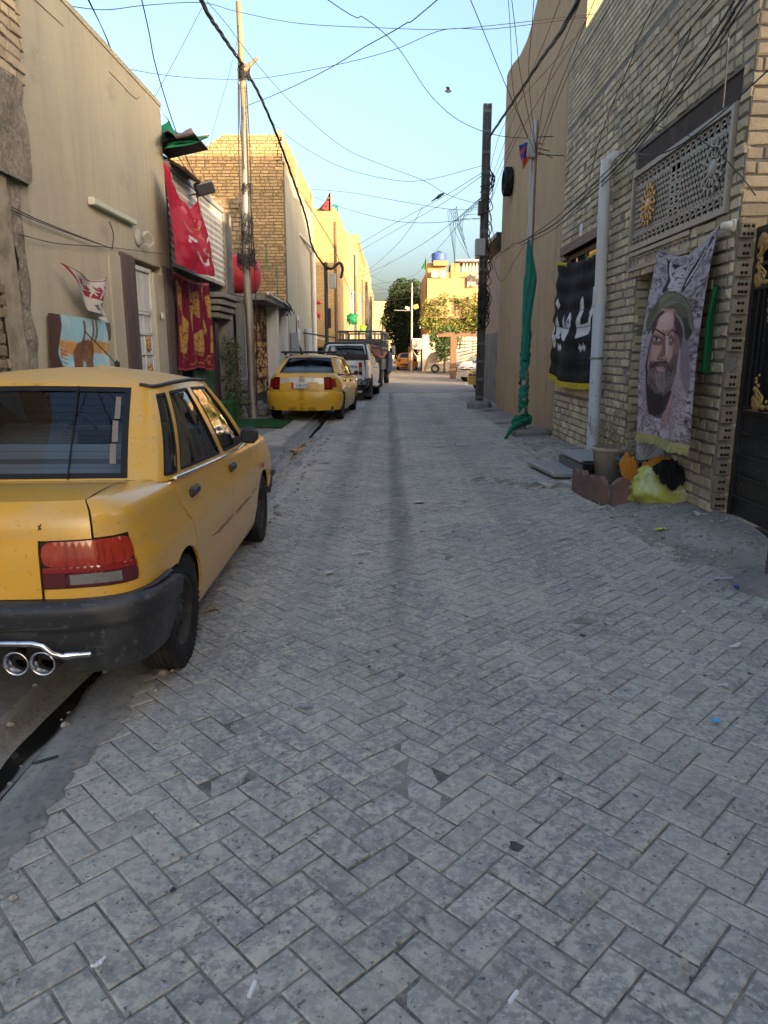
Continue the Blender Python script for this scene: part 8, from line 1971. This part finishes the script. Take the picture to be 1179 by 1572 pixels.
# ---- second yellow sedan
YEL2 = mat('taxi_yellow_two', (.62, .365, .045), .4, .5, layers=[(2.5, .45, .68, (.45, .29, .09), .6), (9, .55, .7, (.40, .30, .15), .4)], coat=.35)
def sedan(L, W, paint, bumper_mat, deck=.98, roofz=1.42, glass_base=.42, step=.09, **kw):
    d = dict(L=L, W=W, pq=(3.4, 10), step=step, gstep=.16, paint=paint, k=[(0, 1), (1.2, .97), (2.4, .9), (L - .7, .82), (L, .66)],
        ds=[(.14, .07), (.22, .04), (.35, .012), (.6, 0), (.72, .006), (.82, .03), (deck - .06, .06), (deck - .02, .09), (deck, .15)],
        dr=[(.2, .08), (.62, .045), (.8, .055), (deck - .06, .09), (deck - .02, .12), (deck, .18)], df=[(.2, .08), (.55, .04), (.8, .1), (deck, .3)],
        shoulder=deck, belt=deck - .03, sill=.25, bumper=(.24, .66, [(.2, 0), (.28, .03), (.45, .042), (.455, .034), (.465, .045), (.62, .045), (.66, .01)]), bumper_mat=bumper_mat, bumper_y=.44,
        lamp=(W * .60, .70, deck - .07, .14), lid_x=W * .70, lid_t=1.0, c_end=glass_base + .30, door_edge=[(glass_base + .45, deck - .03), (.95, .80), (1.02, .62), (1.04, .50)], door_split=2.1, front_edge=3.05, front_top=deck - .04,
        rear_axle=.82, front_axle=L - .88, arch=.33, axle_z=.30, wheel_r=.30, track=W * 2 - .22, wn=24,
        lenses=[('lens', (W * .605, .705, 'end', deck - .075, M_dred)), ('lens', (W * .62, .74, W * .74, deck - .10, M_red)), ('lens', (W * .78, .74, W * .9, deck - .10, M_red))],
        belt_keys=[(0, glass_base, deck), (W * .76, glass_base + .06, deck - .005), (W * .90, glass_base + .16, deck - .015), (W * .925, glass_base + .7, deck - .035), (W * .925, 2.1, deck - .09), (W * .91, 2.9, deck - .13), (W * .85, 3.2, deck - .11), (0, 3.5, deck - .08)],
        top_keys=[(0, glass_base + .58, roofz - .05), (W * .58, glass_base + .62, roofz - .065), (W * .70, glass_base + .64, roofz - .075), (W * .735, glass_base + .95, roofz - .06), (W * .735, 1.95, roofz - .055), (W * .72, 2.35, roofz - .065), (W * .66, 2.5, roofz - .07), (0, 2.62, roofz - .045)],
        windows=[('rear_window', 't', [(0, .04), (.98, .04), (.98, .95), (0, .95)]), ('rear_door_window', 'y', [(glass_base + .40, .07), (2.03, .07), (1.90, .90), (glass_base + .80, .90)]), ('front_door_window', 'y', [(2.16, .07), (3.0, .07), (2.42, .90), (1.99, .90)]), ('windscreen', 't', [(6.05, .03), (7, .03), (7, .96), (6.05, .96)])],
        roof_c=(1.5, 2.1), crown=.055, seat_y=2.0, rear_seat_y=1.1, dash_y=2.95, handles=[(1.25, .86, 0), (2.3, .84, 1)], mirror=(W + .06, 2.85, .98), gap=.006)
    d.update(kw); return d
car2, low, gh, sx, sy, skin, lido, dr2, df2 = build_car('taxi', 'yellow newer sedan taxi with black roof rack parked before the pickup', (-1.87, 15.55, 0), R(-3.5), sedan(4.35, .84, YEL2, mat('bumper_yellow', (.58, .335, .02), .38, .5, layers=[(3, .5, .7, (.45, .28, .05), .4)], coat=.3), deck=1.03, roofz=1.44, glass_base=.66))
skin('garnish', [('x', 0, .84), ('x', .49, .82), ('x', .49, .94), ('x', 0, .965)], mat('silver_garnish', (.55, .53, .47), .35, .5, .3), lido, off=.008)
skin('plate_recess', [('x', 0, .70), ('x', .40, .70), ('x', .36, .86), ('x', 0, .86)], YEL2, lido, off=.014)
pl = MB(); pl.box((-.02, .012, .79), (.36, .02, .13), None, .004); plate = pl.build('number_plate', mat('plate_white', (.62, .62, .62), .4), lido)
pl = MB(); pl.box((-.19, .009, .79), (.045, .02, .12)); pl.build('plate_band', mat('plate_red', (.45, .03, .04), .4), plate)
# plate characters 13473 in plain strokes
SEG = {'1': [((.5, 0), (.5, 1))], '3': [((0, 1), (1, 1)), ((0, .5), (1, .5)), ((0, 0), (1, 0)), ((1, 0), (1, 1))], '4': [((0, 1), (0, .45)), ((0, .45), (1, .45)), ((.8, 1), (.8, 0))], '7': [((0, 1), (1, 1)), ((1, 1), (.4, 0))]}
mb = MB()
for i, chh in enumerate('13473'):
    for (a, b), (c, d_) in SEG[chh]:
        x0 = -.12 + i * .055
        mb.tube([(x0 + a * .032, -.001, .755 + b * .06), (x0 + c * .032, -.001, .755 + d_ * .06)], .005, 4)
mb.build('plate_digits', M_gask, plate)
mb = MB(); mb.tube([(-.03, .04, .985), (0, .035, 1.005), (.03, .04, .985)], .006, 5); mb.tube([(-.035, .04, .985), (.035, .04, .985)], .004, 4); mb.build('badge', M_chrome, lido)
mb = MB(); mb.box((0, 1.15, 1.49), (1.30, .16, .05), None, .02)
for x in (-.55, .55): mb.box((x, 1.15, 1.455), (.06, .12, .07), None, .01)
mb.build('roof_rack', M_trim, car2)
mb = MB(); mb.lathe([(.0001, .10), (.05, .08), (.08, .02), (.09, -.02)], (.55, 1.13, 1.53), 'Z', 12); mb.build('roof_lamp', M_steel, car2)
mb = MB(); mb.tube([(0, .95, 1.43), (.02, .75, 1.53)], .006, 5); mb.build('aerial', M_gask, car2)

# ---- white pickup
WHT = mat('car_white', (.60, .60, .58), .35, .5, layers=[(2.5, .5, .7, (.50, .47, .42), .5)], coat=.4)
PICK = sedan(5.1, .90, WHT, M_chrome, deck=1.24, roofz=1.80, glass_base=1.75, cat='pickup truck', lid_name='tailgate', pickup=True, step=.09,
    k=[(0, 1), (1.8, 1), (2.4, .98), (3.8, .92), (5.1, .75)],
    ds=[(.14, .1), (.35, .03), (.6, 0), (.85, 0), (1.0, .01), (1.2, .04), (1.24, .05)], dr=[(.2, .12), (.7, .10), (1.2, .11), (1.24, .12)], df=[(.2, .08), (.55, .04), (.9, .1), (1.24, .3)],
    shoulder=1.24, belt=1.20, sill=.42, bumper=(.50, .70, [(.48, 0), (.52, .05), (.68, .06), (.70, .05)]), bumper_y=.30, lamp=(.735, .80, 1.18, .10), lid_x=.725, c_end=1.74, door_edge=[(1.72, 1.20), (1.73, .95), (1.74, .80), (1.66, .66)], door_split=2.75, front_edge=3.75, front_top=1.16,
    rear_axle=1.28, front_axle=4.25, arch=.42, axle_z=.40, wheel_r=.38, tyre_w=.26, track=1.56, flare=[(0, 0), (.8, 0), (1.28, .05), (1.8, 0), (3.7, 0), (4.25, .05), (4.8, 0)],
    lenses=[('lens', (.74, .80, 'end', .92, M_dred)), ('lens', (.74, .925, 'end', 1.02, M_clear)), ('lens', (.74, 1.025, 'end', 1.18, M_red))],
    belt_keys=[(0, 1.75, 1.24), (.70, 1.77, 1.24), (.81, 1.84, 1.23), (.835, 2.2, 1.21), (.835, 2.8, 1.17), (.82, 3.4, 1.14), (.77, 3.75, 1.15), (0, 4.0, 1.17)],
    top_keys=[(0, 1.95, 1.75), (.56, 1.98, 1.74), (.64, 2.06, 1.73), (.67, 2.3, 1.745), (.67, 2.7, 1.745), (.655, 2.95, 1.735), (.60, 3.1, 1.73), (0, 3.2, 1.75)],
    windows=[('rear_window', 't', [(0, .16), (.96, .16), (.96, .90), (0, .90)]), ('rear_door_window', 'y', [(1.95, .08), (2.68, .08), (2.66, .90), (2.13, .90)]), ('front_door_window', 'y', [(2.83, .08), (3.62, .08), (3.05, .90), (2.76, .90)]), ('windscreen', 't', [(6.05, .03), (7, .03), (7, .96), (6.05, .96)])],
    roof_c=(2.4, 2.8), crown=.05, seat_y=2.75, rear_seat_y=2.15, dash_y=3.55, handles=[(2.05, 1.0, 0), (2.95, 1.0, 1)], mirror=(1.0, 3.45, 1.18), mirror_mat=M_trim, headrest=True, rail_mat=M_trim, handle_mat=M_chrome)
pick, low, gh, sx, sy, skin, lido, dr3, df3 = build_car('pickup_truck', 'white pickup truck with black rear window parked ahead of the second taxi', (-1.50, 22.0, 0), R(-4), PICK)
mb = MB(); mb.bx((-.78, .25, .70), (.78, 1.72, .74))
for s in (-1, 1): mb.bx((s * .80, .30, .7), (s * .74, 1.72, 1.235))
mb.bx((-.78, 1.66, .7), (.78, 1.73, 1.235)); mb.bx((-.70, .27, .72), (.70, .30, 1.235)); mb.build('bed_liner', M_trim, pick)
mb = MB()
for s in (-1, 1): mb.tube([(s * .74, 1.6, 1.24), (s * .66, 1.68, 1.72), (s * .58, 1.70, 1.78)], .035, 8)
mb.tube([(-.6, 1.70, 1.78), (.6, 1.70, 1.78)], .035, 8); mb.build('roll_bar', M_black, pick)
mb = MB(); mb.bx((-.72, 1.74, 1.25), (.72, 1.76, 1.42)); mb.build('cab_back', M_black, pick)
mb = MB(); mb.box((.45, .10, 1.07), (.26, .02, .06), None, .008); mb.build('tailgate_handle', M_chrome, lido)
for s_ in (-1, 1): MB().bx((.62 * s_, .92, .12), (.92 * s_, .95, .46)).build('mud_flap', M_trim, pick)
mb = MB(); mb.bx((.80, 1.9, .36), (.96, 3.6, .42)); mb.build('side_step', M_chrome, pick)

# ---- cargo truck with a cage of bars ahead of the pickup
ck = thing('cage_truck', 'dark blue cargo truck with a tall open cage of bars', 'truck', (-1.2, 30.4, 0), R(-4))
BLU = mat('truck_blue', (.03, .042, .06), .5, .4, layers=[(4, .5, .7, (.08, .07, .07), .5)])
MB().bx((-.95, 0, .75), (.95, 4.2, .92)).build('bed', BLU, ck)
mb = MB(); mb.bx((-.95, 0, .92), (-.90, 4.2, 1.2)); mb.bx((.90, 0, .92), (.95, 4.2, 1.2)); mb.bx((-.9, 0, .92), (.9, .05, 1.2)); mb.build('side_board', BLU, ck)
for x in (-.92, -.46, 0, .46, .92):
    for y in (.03, 4.17): MB().bx((x - .03, y - .03, 1.35), (x + .03, y + .03, 2.32)).build('cage_bar', BLU, ck)
for s in (-.92, .92):
    for y in (1.0, 2.0, 3.0): MB().bx((s - .03, y - .03, 1.35), (s + .03, y + .03, 2.32)).build('cage_bar', BLU, ck)
for z in (1.65, 1.98, 2.32):
    mb = MB(); 
    for s in (-.92, .92): mb.bx((s - .035, -.02, z - .035), (s + .035, 4.2, z + .035))
    for y in (.03, 4.17): mb.bx((-.95, y - .04, z - .04), (.95, y + .04, z + .04))
    mb.build('cage_rail', BLU, ck)
mb = MB(); mb.box((0, 5.0, 1.35), (1.7, 1.5, 1.3), None, .15); mb.build('cab', BLU, ck)
mb = MB(); mb.bx((.90, 4.7, 1.5), (.912, 5.5, 2.0)); mb.build('cab_window', mat('dark_pane', ()), ck)
mb = MB(); mb.box((1.1, 5.5, 1.6), (.16, .1, .42), None, .03); mb.tube([(.9, 5.6, 1.8), (1.1, 5.52, 1.75)], .015, 5); mb.build('mirror', M_trim, ck)
for s in (-1, 1):
    for y in (1.0, 5.1): wheel('wheel', (s * .78, y, .42), .42, .25, M_rim, ck, s, 20)
rag('cargo_cloth', 'bundle of red and brown cloth riding in the caged truck', (-.8, 32.5, 1.35), .8, 1.0, .45, mat('rag_red', (.20, .06, .04), .9, layers=[(3, .45, .6, (.06, .07, .05), .9)]), 3)
mb = MB(); vs = []
tp_ = thing('tarpaulin_bundle', 'dark blue tarpaulin bundle hanging off the cage truck side', 'tarpaulin', (0.12, 33.5, 1.1))
mb.box((.02, 33.6, 1.0), (.4, 1.2, 1.1), Matrix.Rotation(.08, 3, 'Y'), .2); child(mb, 'bundle', mat('tarp', (.03, .035, .05), .6, bump=[(6, .8, .05)]), tp_)

# ---- cars in the distance and in the lot on the right
ORG = mat('car_orange', (.58, .25, .02), .35, .5, coat=.4)
c_or = build_car('orange_car', 'orange sedan with black rear trim parked under the dark tree', (1.62, 61.0, 0), R(-2), sedan(4.5, .90, ORG, ORG, deck=1.0, roofz=1.42, glass_base=.55, step=.16, cabin=False))
c_or[5]('rear_trim', [('x', 0, .36), ('x', .62, .40), ('x', .5, .52), ('x', 0, .54)], M_trim, off=.075)
c_or[5]('light_bar', [('x', 0, .80), ('x', .6, .80), ('x', .6, .86), ('x', 0, .86)], M_dred, off=.012)
SIL = mat('car_silver', (.42, .43, .43), .35, .5, .3, coat=.4)
YL3 = mat('taxi_yellow_three', (.60, .42, .06), .38, .5, coat=.4)
OLD = mat('car_old_white', (.50, .49, .46), .4, .5, coat=.3)
build_car('parked_car', 'yellow car nose out behind the dark steel pole, nearest in the lot', (6.75, 30.4, 0), R(130), sedan(4.3, .86, YL3, YL3, deck=1.0, roofz=1.42, step=.16, cabin=False))
build_car('parked_car', 'white modern sedan parked in the lot behind the yellow one', (7.3, 39.6, 0), R(131), sedan(4.5, .88, WHT, WHT, deck=1.0, roofz=1.45, step=.16, cabin=False))
build_car('parked_car', 'old white sedan with dark front bumper under the rusty canopy', (8.5, 50.0, 0), R(112), sedan(4.4, .86, OLD, M_trim, deck=.98, roofz=1.40, step=.16, cabin=False))
cvr = thing('covered_car', 'car under a loose grey dust cover beside the sheet gate', 'covered car', (5.2, 53.2, 0))
mb = MB(); vs = []; n = 30
for j in range(n + 1):
    for i in range(n + 1):
        x, y = -1 + 2 * i / n, -1 + 2 * j / n; r_ = max(abs(x), abs(y)); h = 1.5 * max(0, 1 - max(0, (abs(x) - .62) / .38) ** 2) ** .5 * (1 - .45 * max(0, (abs(y) - .45) / .55)) * (1 if r_ < 1 else .0)
        vs.append((4.8 + x * 2.1 + .05 * mnoise.noise(Vector((x * 4, y * 4, 1))), 53.6 + y * .9, max(.12, h) + .06 * mnoise.noise(Vector((x * 5, y * 5, 2)))))
mb.add(vs, [(j * (n + 1) + i, j * (n + 1) + i + 1, (j + 1) * (n + 1) + i + 1, (j + 1) * (n + 1) + i) for j in range(n) for i in range(n)], True); child(mb, 'cover', mat('dust_cover', (.33, .30, .26), .85, layers=[(2, .45, .65, (.24, .21, .18), .6)]), cvr, fix=False)
mb = MB()
for x in (3.45, 6.15): mb.lathe([(.18, -.1), (.31, -.09), (.31, .09), (.18, .1)], (x, 52.75, .31), 'Y', 20, close=True)
child(mb, 'wheel', M_rubber, cvr)
fv = build_car('dark_van', 'dark vehicle far off where the street ends', (.1, 92.0, 0), R(1), sedan(4.8, .98, BLU, M_trim, deck=1.25, roofz=2.0, step=.2, cabin=False))
